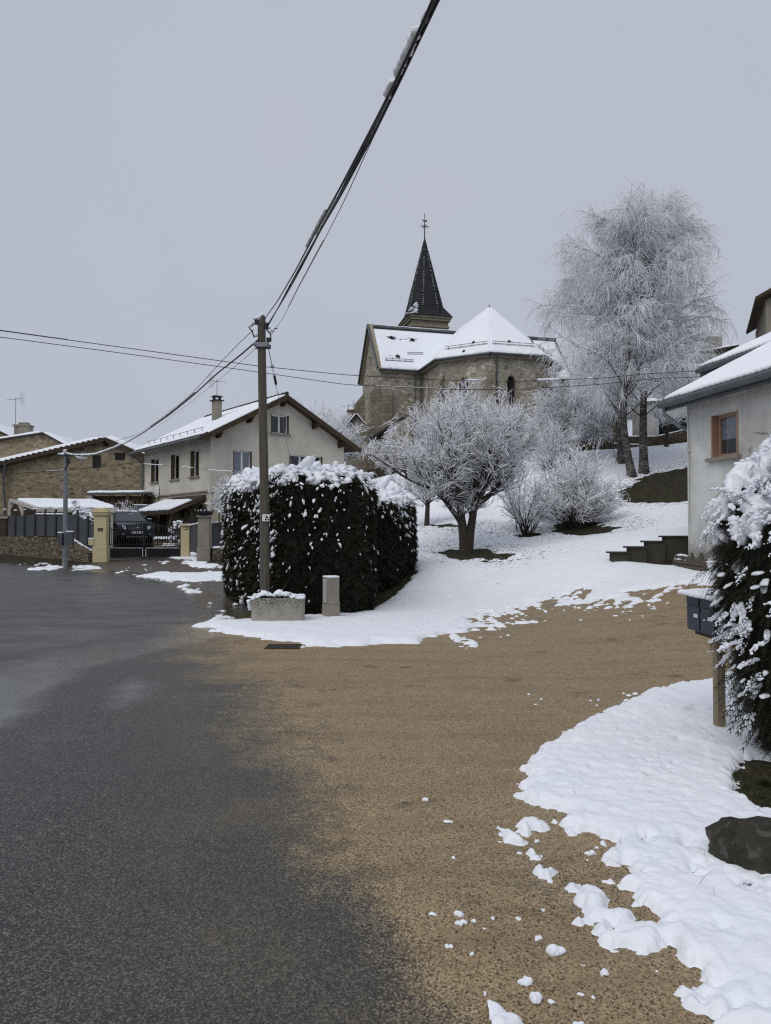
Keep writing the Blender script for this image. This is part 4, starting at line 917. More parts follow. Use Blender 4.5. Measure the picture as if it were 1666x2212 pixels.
# tall gable further up on the right
TN = at(1632, 641, 34); TF = at(1613, 713, 39.6); dT = norm(TF[:2] - TN[:2]); gT = np.array([dT[1], -dT[0]])
tg = thing('tall_grey_house', 'tall grey gable with dark overhanging eaves at the right margin', 'house', (TN[0], TN[1], 5.0))
o2 = TN[:2] + gT * .45 + dT * .45; m = MB(); wall_face(m, o2, gT, -dT, [(0, TN[2] - .1), (4, TN[2] + 2.0), (8, TN[2] - .1)], 4.0); wall_face(m, o2 + dT * 6.0, dT * -1, -gT, [(0, TN[2] - .1), (6.0, TN[2] - .1)], 4.0); m.build('wall', M['concrete'], tg)
m = MB(); p4 = lambda a, d, z: np.array([TN[0] + gT[0] * a + dT[0] * d, TN[1] + gT[1] * a + dT[1] * d, z])
slab(m, p4(0, 0, TN[2]), p4(4.45, 0, TN[2] + 2.35), p4(4.45, 6.5, TN[2] + 2.35), p4(0, 6.5, TN[2]), .16); slab(m, p4(4.45, 0, TN[2] + 2.35), p4(8.9, 0, TN[2]), p4(8.9, 6.5, TN[2]), p4(4.45, 6.5, TN[2] + 2.35), .16); tr_ = m.build('roof', M['fascia'], tg)
# house half hidden behind the birches, and low snowy roof
hb = at(1522, 772, 52); hb2 = at(1566, 757, 52)
gabled('hillside_house', 'house with snowy tiled eave half hidden behind the birch crown', (hb[0], 52.0), (.94, -.34), (.34, .94), 0, 6, 6.0, [(0, hb2[2] - .2), (hb2[0] - hb[0] + .4, hb2[2])], M['concrete'], M['tile'], .35, .3)
m = MB(); q = at(1538, 757, 54); m.box(q - [0, 0, 1], (1.1, .9, 1.9)); tag(m.build('rendered_chimney', M['concrete'], loc=q - [0, 0, 1]), 'stubby grey chimney seen through the right edge of the birch crown', 'chimney')

# ---- church: chancel with three-sided apse towards us, transept, tower and spire
C0 = np.array([8.42, 60.4]); E1 = np.array([.966, .259]); E2 = np.array([-.259, .966]); ri = 4.95; rs = ri * math.tan(math.pi / 8)
cp = lambda u, v, z: np.array([C0[0] + E1[0] * u + E2[0] * v, C0[1] + E1[1] * u + E2[1] * v, z])
ZB, ZC = 6.2, 14.75
church = thing('stone_church', 'old stone village church with snowy apse roof and dark slate spire', 'church', (*cp(0, 0, 0)[:2], 7.2))
apse = [(-ri, 2.28), (-ri, -rs), (-rs, -ri), (rs, -ri), (ri, -rs), (ri, 2.28)]
W = MB(); TR = MB(); GL = MB()
def lancet(a, b, wc, hw, zb, zs):
    """pointed window in the wall from plan point a to b, centre wc along it: returns the hole"""
    return (wc - hw, wc + hw, zb, zs + hw * 1.5)
for i, (a, b) in enumerate(zip(apse[:-1], apse[1:])):
    A, B = cp(*a, 0)[:2], cp(*b, 0)[:2]; L = np.linalg.norm(B - A); u = (B - A) / L; n = np.array([u[1], -u[0]])
    holes = []
    if i in (1, 2, 3):
        hw = .36; wc = L / 2 + (-.35 if i == 2 else -.05 if i == 1 else 0); zb, zs = 9.2, 12.75; holes = [lancet(A, B, wc, hw, zb, zs)]
    P = wall_face(W, A, u, n, [(0, ZC), (L, ZC)], ZB, holes, .4)
    for h in holes:
        wc, hw, zs, zt = (h[0] + h[1]) / 2, (h[1] - h[0]) / 2, h[3] - (h[1] - h[0]) / 2 * 1.5, h[3]; K = 8
        arc = lambda t: math.sqrt(max(0, 1 - ((t * hw + .9 * hw) / (1.9 * hw)) ** 2)) * 1.72 * hw if t >= 0 else 0
        f = lambda x: zs + min(zt - zs, math.sqrt(max(0.0, (1.9 * hw) ** 2 - (abs(x) + .9 * hw) ** 2)) * (zt - zs) / (math.sqrt((1.9 ** 2 - .9 ** 2)) * hw))
        xs = np.linspace(-hw, hw, 2 * K + 1)
        for x0, x1 in zip(xs[:-1], xs[1:]): W.quad(P(wc + x0, f(x0)), P(wc + x1, f(x1)), P(wc + x1, zt), P(wc + x0, zt)); W.quad(P(wc + x0, f(x0), .4), P(wc + x1, f(x1), .4), P(wc + x1, f(x1)), P(wc + x0, f(x0)))
        GL = MB(); TR = MB(); GL.quad(P(h[0], h[2], .3), P(h[1], h[2], .3), P(h[1], zt, .3), P(h[0], zt, .3))
        ow = .17; ring = [(-hw - ow, h[2] - .1), (-hw - ow, zs)] + [(x * (hw + ow) / hw, f(x) + ow * 1.1) for x in xs] + [(hw + ow, zs), (hw + ow, h[2] - .1)]; rin = [(-hw, h[2] - .1), (-hw, zs)] + [(x, f(x)) for x in xs] + [(hw, zs), (hw, h[2] - .1)]
        for (r0, r1), (q0, q1) in zip(zip(ring[:-1], ring[1:]), zip(rin[:-1], rin[1:])): TR.quad(P(wc + r0[0], r0[1], -.025), P(wc + r1[0], r1[1], -.025), P(wc + q1[0], q1[1], -.025), P(wc + q0[0], q0[1], -.025))
        TR.build('window_surround', M['trim'], church); GL.build('lancet_window', M['room'], church)
tw, tl_ = 3.2, 8.5; vc = 2.28 + tw; ZRT = 19.15
for sgn in (-1, 1):
    A = cp(sgn * tl_, 2.28, 0)[:2] if sgn < 0 else cp(ri, 2.28, 0)[:2]; B = cp(-ri, 2.28, 0)[:2] if sgn < 0 else cp(tl_, 2.28, 0)[:2]; L = np.linalg.norm(B - A)
    wall_face(W, A, (B - A) / L, -E2, [(0, ZC), (L, ZC)], ZB)
    A = cp(sgn * tl_, 2.28 + 2 * tw if sgn < 0 else 2.28, 0)[:2]; d_ = -E2 if sgn < 0 else E2
    wall_face(W, A, d_, E1 * sgn, [(0, ZC), (tw, ZRT - .25), (2 * tw, ZC)], ZB)
wall_face(W, cp(-ri, 20, 0)[:2], -E2, -E1, [(0, ZC), (20 - 8.68, ZC)], ZB); wall_face(W, cp(ri, 8.68, 0)[:2], E2, E1, [(0, ZC), (20 - 8.68, ZC)], ZB)
W.build('wall', M['church'], church)
cn = MB()                                                 # cornice under the eaves
for (a, b) in zip(apse[:-1], apse[1:]): k = 1 + .18 / ri; cn.beam(cp(a[0] * k, a[1] * k if abs(a[1]) > 2.2 and a[1] < 0 else a[1] * (k if a[1] < 0 else 1), ZC - .12), cp(b[0] * k, b[1] * (k if b[1] < 0 else 1), ZC - .12), .34, .24)
cn.beam(cp(-tl_ - .15, 2.28 - .1, ZC - .12), cp(-ri - .1, 2.28 - .1, ZC - .12), .34, .24)
for v0, v1 in ((2.28 - .2, vc), (2.28 + 2 * tw + .2, vc)): cn.beam(cp(-tl_ - .08, v0, ZC + .0), cp(-tl_ - .08, v1, ZRT + .08), .3, .24)
cn.build('cornice', M['trim'], church)
# buttresses
def buttress(u, v, du, dv, wd, dep, zt, steps=((.55, .62),)):
    """sloped-top pier against the wall at (u,v), pushing out along (du,dv)"""
    m = MB(); d = np.array([du, dv]) / math.hypot(du, dv); s = np.array([-d[1], d[0]]); lo = ZB - .3; dep_ = dep
    prof = [(0, lo), (dep, lo), (dep, zt * .52 + ZB * .48), (dep * .68, zt * .58 + ZB * .42), (dep * .68, zt - 1.0), (0.0, zt)]
    pts = [cp(u + d[0] * (x - .05) - s[0] * wd / 2, v + d[1] * (x - .05) - s[1] * wd / 2, z) for x, z in prof]
    e = cp(s[0] * wd, s[1] * wd, 0) - cp(0, 0, 0); m.prism(pts, e); return m.build('buttress', M['ashlar'], church)
for (u, v) in apse[1:5]: buttress(u, v, u, v, .75, .75, 13.6)
buttress(-tl_, 2.28 + .4, -1, 0, .8, 1.25, 13.9); buttress(-tl_, 2.28 + 2 * tw - .4, -1, 0, .8, 1.25, 13.9); buttress(-tl_ + .4, 2.28, 0, -1, .8, .85, 13.7); buttress(-tl_, vc, -1, 0, .8, 1.0, 11.5)
# roofs
RB = MB(); ro = 1 + .42 / ri; ap = (0, 0, 19.85); ze = ZC + .02; RS = []
eav = [(x * ro, y * (ro if y < 0 else 1)) for x, y in apse]
def tri_snow(name, a, b, c, t, parent, nu=46): return snow_slab(name, a, b, c, c + (a - b) * 1e-3, t, parent, nu=nu, nv=30, amp=.3, ragged=.04)
for i in (1, 2, 3): RB.poly([cp(*eav[i], ze), cp(*eav[i + 1], ze), cp(*ap)])
for sg, i0, i1 in ((-1, 0, 1), (1, 5, 4)): RB.poly([cp(*eav[i0][:1], vc, ze), cp(*eav[i1], ze), cp(*ap), cp(0, vc, ap[2])])
kt = (ZRT - ze) / (tw + .3)
for sg in (-1, 1): RB.poly([cp(sg * (tl_ + .3), 2.28 - .3, ze), cp(sg * (tl_ + .3), vc, ZRT), cp(0, vc, ZRT), cp(0, 2.28 - .3, ze)]); RB.poly([cp(sg * (tl_ + .3), 2.28 + 2 * tw + .3, ze), cp(sg * (tl_ + .3), vc, ZRT), cp(0, vc, ZRT), cp(0, 2.28 + 2 * tw + .3, ze)])
for sg in (-1, 1): RB.poly([cp(sg * (ri + .4), vc, ze), cp(sg * (ri + .4), 20, ze), cp(0, 20, ap[2] - .7), cp(0, vc, ap[2] - .7)])
croof = RB.build('roof', M['slate'], church); sn = .08
for i in (1, 2, 3):
    a, b, c = cp(*eav[i], ze), cp(*eav[i + 1], ze), cp(*ap); g = (a + b + c) / 3
    tri_snow('roof_snow', a + [0, 0, .02], b + [0, 0, .02], c + [0, 0, .03], sn, croof)
snow_slab('roof_snow', cp(eav[0][0], vc, ze + .02), cp(*eav[1], ze + .02), cp(0, 0, ap[2] + .02), cp(0, vc, ap[2] + .02), sn, croof)
snow_slab('roof_snow', cp(*eav[4], ze + .02), cp(eav[5][0], vc, ze + .02), cp(0, vc, ap[2] + .02), cp(0, 0, ap[2] + .02), sn, croof)
fr_ = .93
snow_slab('roof_snow', cp(-tl_ - .02, 2.28 - .3, ze + .02), cp(-.5, 2.28 - .3, ze + .02), cp(-.5, 2.28 - .3 + (tw + .3) * fr_, ze + (ZRT - ze) * fr_ + .02), cp(-tl_ - .02, 2.28 - .3 + (tw + .3) * fr_, ze + (ZRT - ze) * fr_ + .02), sn, croof, nu=70)
snow_slab('roof_snow', cp(.5, 2.28 - .3, ze + .02), cp(tl_ + .02, 2.28 - .3, ze + .02), cp(tl_ + .02, 2.28 - .3 + (tw + .3) * fr_, ze + (ZRT - ze) * fr_ + .02), cp(.5, 2.28 - .3 + (tw + .3) * fr_, ze + (ZRT - ze) * fr_ + .02), sn, croof, nu=70)
snow_slab('ridge_snow', cp(-tl_ + 1.3, vc - .12, ZRT + .08), cp(tl_, vc - .12, ZRT + .08), cp(tl_, vc + .1, ZRT + .10), cp(-tl_ + 1.3, vc + .1, ZRT + .10), .07, croof, nv=4)
rd = MB(); rd.beam(cp(-tl_ - .3, vc, ZRT), cp(tl_ + .3, vc, ZRT), .24, .2); rd.build('ridge_cap', M['zinc'], croof)
rl = MB()
rl.beam(cp(-tl_ - .34, 2.28 - .32, ze + .06), cp(-tl_ - .34, vc, ZRT + .1), .1, .18); rl.beam(cp(-tl_ - .34, 2.28 + 2 * tw + .32, ze + .06), cp(-tl_ - .34, vc, ZRT + .1), .1, .18); rl.build('verge_flashing', M['zinc'], croof)
gt = MB()
for i in range(5):
    a, b = eav[i], eav[i + 1]; k = 1.012; gt.tube([cp(a[0] * k, a[1] * k if a[1] < 0 else min(a[1], 2.0), ze - .06), cp(b[0] * k, b[1] * k if b[1] < 0 else min(b[1], 2.0), ze - .06)], .10, 8)
gt.tube([cp(-tl_ - .3, 2.28 - .38, ze - .06), cp(-ri - .35, 2.28 - .38, ze - .06)], .10, 8)
for u, v in ((-rs + .5, -ri - .12), (-ri - .25, 2.05), (-ri - .7, 2.1)): gt.tube([cp(u, v - .3, ze - .1), cp(u, v, ze - .5), cp(u, v, ZB)], .055, 6)
gt.build('gutter', M['zinc'], croof)
sg = MB(); 
def guard(a, b, c, f=.13, n=4):
    for r in (0, .12):
        p, q = a + (c - a) * (f + r * .12) + (b - a) * .04, b + (c - b) * (f + r * .12) - (b - a) * .04; sg.tube([p + [0, 0, .22 + r], q + [0, 0, .22 + r]], .022, 5)
    for k in range(n): s = (k + .5) / n; p = (a + (c - a) * f) * (1 - s) + (b + (c - b) * f) * s; sg.tube([p, p + [0, 0, .42]], .02, 5)
for i in (1, 2, 3): guard(cp(*eav[i], ze), cp(*eav[i + 1], ze), cp(*ap))
guard(cp(-tl_, 2.0, ze), cp(-ri - .4, 2.0, ze), cp(-tl_, 2.0, ze) * 0 + cp(-6.6, vc, ZRT), .14, 5); q0, q1 = cp(-6.0, 2.0, ze), cp(-4.6, 2.0, ze); up = cp(0, vc, ZRT) - cp(0, 2.0, ze)
for r in (0, .14): sg.tube([q0 + up * .32 + [0, 0, .2 + r], q1 + up * .34 + [0, 0, .2 + r]], .025, 5)
sg.build('snow_guard', M['zinc'], croof)
for u, f in ((-6.9, .28), (-7.0, .72), (-5.2, .70)):
    p = cp(u, 1.98, ze) + up * f; vt = MB(); vt.lathe(p + [0, 0, -.05], [(.26, 0), (.22, .16), (.02, .3)], 7); vt.build('roof_vent', M['slate'], croof)
for i, s, f in ((1, .62, .22), (2, .45, .22), (1, .5, .06), (3, .3, .3)):
    p = (cp(*eav[i], ze) * (1 - s) + cp(*eav[i + 1], ze) * s) * (1 - f) + cp(*ap) * f; vt = MB(); vt.lathe(p + [0, 0, 0], [(.17, 0), (.14, .12), (.02, .24)], 7); vt.build('roof_vent', M['slate'], croof)
bt = MB(); g = np.random.default_rng(8)                   # bare slate patches at the apse tip and round the vents
for k in range(22):
    p = cp(*ap) + np.array([0, 0, -.25 - .9 * g.random() ** 1.5]); i = g.choice([1, 2]); a, b = cp(*eav[i], ze), cp(*eav[i + 1], ze); s = g.uniform(.2, .8); e = (a * (1 - s) + b * s); f = g.uniform(.78, .97); p = e * (1 - f) + cp(*ap) * f
    nrm = norm(np.cross(b - a, cp(*ap) - a)); nrm = nrm if nrm[2] > 0 else -nrm; t = norm(b - a); w2 = norm(np.cross(nrm, t)); p = p + nrm * .085; l = g.uniform(.04, .16); bt.quad(p - t * l - w2 * .022, p + t * l - w2 * .022, p + t * l + w2 * .022, p - t * l + w2 * .022)
nT = norm(np.cross(E1.tolist() + [0], up)); nT = nT if nT[2] > 0 else -nT
for u, f in ((-7.0, .72), (-5.2, .70), (-6.9, .28)):
    for k in range(16 if f > .5 else 6):
        p = cp(u + g.normal() * .33, 1.98, ze) + up * (f + g.normal() * .022) + nT * .09; l = g.uniform(.03, .13); t = np.array([*E1, 0]); w2 = norm(up); bt.quad(p - t * l - w2 * .04, p + t * l - w2 * .04, p + t * l + w2 * .04, p - t * l + w2 * .04)
bt.build('bare_slates', M['slate'], croof)
m = MB(); m.lathe(cp(*ap) - np.array([0, 0, .22]), [(.16, 0), (.12, .18), (.05, .32), (.02, .42)], 8); m.build('apse_finial', M['zinc'], croof)
# lean-to against the transept
m = MB(); LT = [cp(-8.0, -1.5, 10.2), cp(-5.0, -1.5, 10.2), cp(-5.0, 2.25, 11.3), cp(-8.0, 2.25, 11.3)]
l_a, l_b = at(817, 936, 57.5), at(884, 893, 57.5); l_c = l_b + np.array([0, 0, 0]); 
m2 = MB(); e_ = np.array([*E2, 0]) * 3.2
slab(m2, l_a, l_b, l_b + e_, l_a + e_, .16); m2.build('lean_to_roof', M['slate'], church)
m3 = MB(); wall_o = l_a + np.array([*E1, 0]) * .5; m3.prism([np.array([wall_o[0], wall_o[1], ZB]), np.array([l_b[0], l_b[1], ZB]), l_b - [0, 0, .17], np.array([wall_o[0], wall_o[1], l_a[2] + .1])], e_); m3.build('lean_to_wall', M['church'], church)
# tower and spire
TU, TV = -.62, 15.0; tb, te = 1.85, 2.2; zt = 22.55
tp = lambda u, v, z: cp(TU + u, TV + v, z)
m = MB(); m.hexa([tp(-tb, -tb, ZB), tp(tb, -tb, ZB), tp(tb, tb, ZB), tp(-tb, tb, ZB), tp(-tb, -tb, zt), tp(tb, -tb, zt), tp(tb, tb, zt), tp(-tb, tb, zt)]); tower = m.build('tower', M['ashlar'], church)
m = MB()
for z0, z1, h in ((zt - .9, zt - .72, tb + .08), (zt - .25, zt, tb + .16), (zt, zt + .16, tb + .28)): m.hexa([tp(-h, -h, z0), tp(h, -h, z0), tp(h, h, z0), tp(-h, h, z0), tp(-h, -h, z1), tp(h, -h, z1), tp(h, h, z1), tp(-h, h, z1)])
m.build('string_course', M['trim'], tower)
sp = MB(); zs = zt + .16; zf = zs + .72; zt_ = 31.35; oi = 1.86; oc = oi / math.cos(math.pi / 8)
octo = [(oc * math.cos(math.pi / 8 + k * math.pi / 4), oc * math.sin(math.pi / 8 + k * math.pi / 4)) for k in range(8)]
sq = [(te, te), (-te, te), (-te, -te), (te, -te)]
sqo = [(te, te * .42), (te * .42, te), (-te * .42, te), (-te, te * .42), (-te, -te * .42), (-te * .42, -te), (te * .42, -te), (te, -te * .42)]
for k in range(8):
    a, b = octo[k], octo[(k + 1) % 8]; sp.poly([tp(*a, zf), tp(*b, zf), tp(0, 0, zt_)])
    p, q = sqo[k], sqo[(k + 1) % 8]; sp.quad(tp(*p, zs), tp(*q, zs), tp(*b, zf), tp(*a, zf))
    if k % 2 == 0:
        c = sq[k // 2]; sp.poly([tp(*p, zs), tp(*c, zs), tp(*q, zs)]); mid = ((a[0] + b[0]) / 2, (a[1] + b[1]) / 2); apx = (mid[0] * .93, mid[1] * .93)
        sp.poly([tp(*p, zs + .01), tp(*c, zs + .01), tp(*apx, zf + .75)]); sp.poly([tp(*c, zs + .01), tp(*q, zs + .01), tp(*apx, zf + .75)])
sp.quad(*[tp(*c, zs) for c in sq]); spire = sp.build('spire', M['slate'], church)
hl = []; rw_ = np.random.default_rng(2)
for k in range(8):
    for f in np.arange(.03, .82, .026):
        if rw_.random() < .22: continue
        a = np.array(octo[k]) * (1 - f) * 1.015; hl.append(tp(a[0], a[1], zf + (zt_ - zf) * f))
hl = np.array(hl); Vh, Fh = lumps(hl, np.tile(np.eye(3), (len(hl), 1, 1)), np.tile([.075, .075, .03], (len(hl), 1)) * rw_.uniform(.6, 1.2, (len(hl), 1)), 1, .3, 8); mesh_np('hip_snow', Vh, Fh, M['snow'], spire, smooth=True, uv=False)
bs = []
for (x, y) in sq[2:3]:
    for k in range(46):
        f = rw_.random() ** 1.3; w3 = (1 - f) * .75 * (rw_.random() * 2 - 1); mid = np.array([x * .78, y * .78]) * (1 - .35 * f); t = np.array([-y, x]) / math.hypot(x, y); bs.append(tp(*(np.array([x, y]) * (.93 - .42 * f) + t * w3), zs + .08 + f * 1.45))
bs = np.array(bs); Vb, Fb = lumps(bs, np.tile(np.eye(3), (len(bs), 1, 1)), np.tile([.16, .16, .05], (len(bs), 1)), 1, .3, 6); mesh_np('broach_snow', Vb, Fb, M['snow'], spire, smooth=True, uv=False)
m = MB(); q = tp(.35, -1.72, zf + .15); m.hexa([tp(.02, -1.75, zf + .12), tp(.55, -1.75, zf + .12), tp(.55, -1.3, zf + .12), tp(.02, -1.3, zf + .12), tp(.04, -1.62, zf + .95), tp(.53, -1.62, zf + .95), tp(.53, -1.2, zf + .95), tp(.04, -1.2, zf + .95)]); m.build('louvre_hatch', M['room'], spire)
wv = MB(); b0 = tp(0, 0, zt_ - .25); wv.tube([b0, b0 + [0, 0, 2.55]], [.06, .022], 6); c = b0 + np.array([0, 0, 1.25]); e = np.array([*E1, 0]); wv.tube([c - e * .44, c + e * .44], .04, 6); wv.tube([c - np.array([*E2, 0]) * .44, c + np.array([*E2, 0]) * .44], .035, 6)
wv.tube([c + e * .24 * math.cos(a) + np.array([0, 0, .24 * math.sin(a)]) for a in np.linspace(0, 2 * math.pi, 17)], .014, 4); wv.lathe(b0 + [0, 0, 2.4], [(.0, 0), (.05, .05), (.05, .12), (.0, .18)], 6)
cross = wv.build('spire_cross', M['black'], spire)
ck = MB(); c = b0 + np.array([0, 0, 1.78]); outline = [(-.20, .22), (-.22, .12), (-.16, .0), (-.05, -.08), (.08, -.08), (.16, -.02), (.20, -.10), (.24, .02), (.22, .16), (.15, .20), (.10, .10), (.02, .03), (-.08, .05), (-.14, .14)]
ck.prism([c + e * x + np.array([0, 0, z]) - np.array([*E2, 0]) * .02 for x, z in outline], np.array([*E2, 0]) * .04); ck.build('weathercock', M['black'], cross)
# stone outbuilding and terrace walls right of the church
o1, o2_ = at(1186, 985, 49), at(1348, 985, 49); tl1 = at(1186, 903, 49)[2]; tr1 = at(1348, 889, 49)[2]
wl = thing('stone_outhouse', 'low stone outhouse with snowy roof right of the church', 'building', (o1[0], 49.0, 6.0)); m = MB(); wall_face(m, (o1[0], 49.0), np.array([1, 0]), np.array([0, -1]), [(0, tl1), (o2_[0] - o1[0], tr1)], 5.0); m.quad(V3(o2_[0], 49, 5), V3(o2_[0], 53, 5), V3(o2_[0], 53, tr1), V3(o2_[0], 49, tr1)); m.build('wall', M['wallstone'], wl)
m = MB(); a, b = V3(o1[0] - .2, 48.75, tl1 + .02), V3(o2_[0] + .25, 48.75, tr1 + .02); sl_ = np.array([0, 3.2, .85]); slab(m, a, b, b + sl_, a + sl_, .14); r_ = m.build('roof', M['tile'], wl); snow_slab('roof_snow', a + [0, .1, .03], b + [0, .1, .03], b + sl_, a + sl_, .1, r_)
def low_wall(label, pts, th, mat, cap=None, name='stone_wall', zlow=None):
    """upright wall through (x, y, ztop) points"""
    t = thing(name, label, 'wall', (*pts[0][:2], tz(*pts[0][:2]))); m = MB()
    for p, q in zip(pts[:-1], pts[1:]):
        p, q = np.array(p, float), np.array(q, float); d = norm(q[:2] - p[:2]); nn = np.array([d[1], -d[0]]) * th / 2; z0, z1 = (tz(*p[:2]) - .5, tz(*q[:2]) - .5) if zlow is None else (zlow, zlow)
        m.hexa([V3(*(p[:2] + nn), z0), V3(*(q[:2] + nn), z1), V3(*(q[:2] - nn), z1), V3(*(p[:2] - nn), z0), V3(*(p[:2] + nn), p[2]), V3(*(q[:2] + nn), q[2]), V3(*(q[:2] - nn), q[2]), V3(*(p[:2] - nn), p[2])])
    m.build('masonry', mat, t)
    if cap:
        c_ = []
        for p, q in zip(pts[:-1], pts[1:]):
            p, q = np.array(p, float), np.array(q, float); d = norm(q[:2] - p[:2]); nn = np.array([d[1], -d[0], 0]) * th * .5; f0, f1 = cap
            a, b = p + (q - p) * f0, p + (q - p) * f1; snow_slab('wall_snow', a - nn * 1.05 + [0, 0, .005], b - nn * 1.05 + [0, 0, .005], b + nn * 1.05 + [0, 0, .005], a + nn * 1.05 + [0, 0, .005], .07, t, nv=6)
    return t
low_wall('dark field-stone terrace wall behind the birch trunks', [at(1338, 944, 47.5), at(1420, 944, 47), at(1500, 925, 46)], .5, M['wallstone'], (.05, .95))
low_wall('lower rubble edging wall with snow ledge at the birch slope', [at(1300, 958, 46.6), at(1385, 962, 46.4)], .4, M['wallstone'], (.3, .98), 'rubble_wall')
gf = thing('green_fence', 'dark green mesh fence on top of the terrace wall', 'fence', at(1424, 944, 48)); m = MB(); a, b = at(1424, 946, 48), at(1505, 934, 47); at_, bt_ = at(1424, 908, 48), at(1505, 895, 47); m.prism([a, b, bt_, at_], np.array([0, .06, 0])); m.build('mesh_panel', M['greenfence'], gf)
for f in (.02, .35, .68, .98): m = MB(); m.tube([a + (b - a) * f + [0, -.06, -.2], at_ + (bt_ - at_) * f + [0, -.06, .08]], .035, 6); m.build('fence_post', M['greenfence'], gf)
q = at(1440, 880, 50); gsd = thing('pale_garden_house', 'pale rendered garden house glimpsed behind the green fence', 'building', q); m = MB(); a_, b_ = at(1398, 900, 50), at(1500, 893, 50); m.box(np.array([(a_[0] + b_[0]) / 2, 51.5, 6.0]), (b_[0] - a_[0], 3, at(1440, 868, 50)[2] - 6.0)); m.build('wall', M['greywall'], gsd); zt3 = at(1440, 868, 50)[2] + .02; snow_slab('roof_snow', V3(a_[0] - .2, 49.8, zt3), V3(b_[0] + .2, 49.8, zt3), V3(b_[0] + .2, 53.2, zt3 + .7), V3(a_[0] - .2, 53.2, zt3 + .7), .1, gsd)
# stepped concrete retaining wall against the grey house
sw = thing('stepped_retaining_wall', 'dark mossy concrete wall stepping up to the grey house corner', 'wall', at(1400, 1217, 18.6)); m = MB(); mc = MB()
for x0, x1, yt in ((1322, 1359, 1195), (1359, 1397, 1183.5), (1397, 1436.5, 1171.5), (1436.5, 1489, 1160.5)):
    a, b = at(x0, yt, 18.34), at(x1 + .4, yt, 18.26); zt2 = a[2]; z0 = .2
    m.hexa([V3(a[0], a[1], z0), V3(b[0], b[1], z0), V3(b[0], b[1] + .2, z0), V3(a[0], a[1] + .2, z0), V3(a[0], a[1], zt2), V3(b[0], b[1], zt2), V3(b[0], b[1] + .2, zt2), V3(a[0], a[1] + .2, zt2)])
    mc.hexa([V3(a[0] - .08, a[1] - .03, zt2), V3(b[0] - .003, b[1] - .03, zt2), V3(b[0] - .003, b[1] + .23, zt2), V3(a[0] - .08, a[1] + .23, zt2), V3(a[0] - .08, a[1] - .03, zt2 + .04), V3(b[0] - .003, b[1] - .03, zt2 + .04), V3(b[0] - .003, b[1] + .23, zt2 + .04), V3(a[0] - .08, a[1] + .23, zt2 + .04)])
m.build('wall_step', M['darkconc'], sw); mc.build('coping', M['darkconc'], sw)
# ------------------------------------------------------------------ trees
def grow(P, D, L, K, trop, wob, g, tv=(0, 0, 1.0)):
    """N shoots of K points: start P, direction D, length L, pulled along tv by trop"""
    N = len(P); pts = np.empty((N, K, 3)); pts[:, 0] = P; d = norm(D.copy()); tv = np.array(tv)
    for k in range(1, K):
        d = norm(d + np.asarray(trop).reshape(-1, 1) * tv / (K - 1) + g.normal(size=(N, 3)) * wob / math.sqrt(K - 1)); pts[:, k] = pts[:, k - 1] + d * (np.asarray(L) / (K - 1)).reshape(-1, 1)
    return pts
def spawn(pts, n, g, t0, t1, amin, amax, bias=None, up=0.0, power=1.0):
    N, K, _ = pts.shape; i = np.repeat(np.arange(N), n) if np.isscalar(n) else g.choice(N, n[0], p=n[1]); M_ = len(i)
    t = t0 + (t1 - t0) * g.random(M_) ** power; x = t * (K - 1); k = np.minimum(x.astype(int), K - 2); f = (x - k)[:, None]
    P = pts[i, k] * (1 - f) + pts[i, k + 1] * f; d = norm(pts[i, k + 1] - pts[i, k]); r = g.normal(size=(M_, 3)); r[:, 2] += up
    if bias is not None: r = r + bias
    r = norm(r - (r * d).sum(1, keepdims=True) * d); a = g.uniform(amin, amax, M_)[:, None]
    return P, norm(np.cos(a) * d + np.sin(a) * r), t, i
def rad(N, K, r0, r1): return np.asarray(r0).reshape(-1, 1) * np.linspace(1, 0, K)[None] + np.asarray(r1).reshape(-1, 1) * np.linspace(0, 1, K)[None] + np.zeros((N, K))
def frosted(pts, r, g, lift=1.0, keep=.85, lump=.45, S=3):
    """snow sleeve lying on shoots: thicker on level wood, thin on upright wood"""
    d = norm(np.gradient(pts, axis=1)); lev = np.sqrt(np.clip(1 - d[..., 2] ** 2, 0, 1)); R = np.asarray(r).reshape(-1, 1) * (.40 + .75 * lev) * (1 + lump * (g.random(pts.shape[:2]) - .5) * 2)
    R[:, 0] *= .5; R[:, -1] *= .55; Q = pts.copy(); Q[..., 2] += R * .75 * lift; k = g.random(len(pts)) < keep
    return tubes(Q[k], R[k], S)
def tree_root(name, label, cat, base, group=None): return thing(name, label, cat, base, group)
def put(parts, name, m, root, smooth=True):
    Vv, Ff = join(parts); return mesh_np(name, Vv, Ff, m, root, smooth=smooth, uv=False)
def limb(path, r0, r1, K=12):
    p = np.array(path, float); t = np.linspace(0, 1, len(p)); tt = np.linspace(0, 1, K); q = np.stack([np.interp(tt, t, p[:, j]) for j in range(3)], 1)
    for _ in range(2): q[1:-1] = .25 * q[:-2] + .5 * q[1:-1] + .25 * q[2:]
    return q, r0 + (r1 - r0) * tt

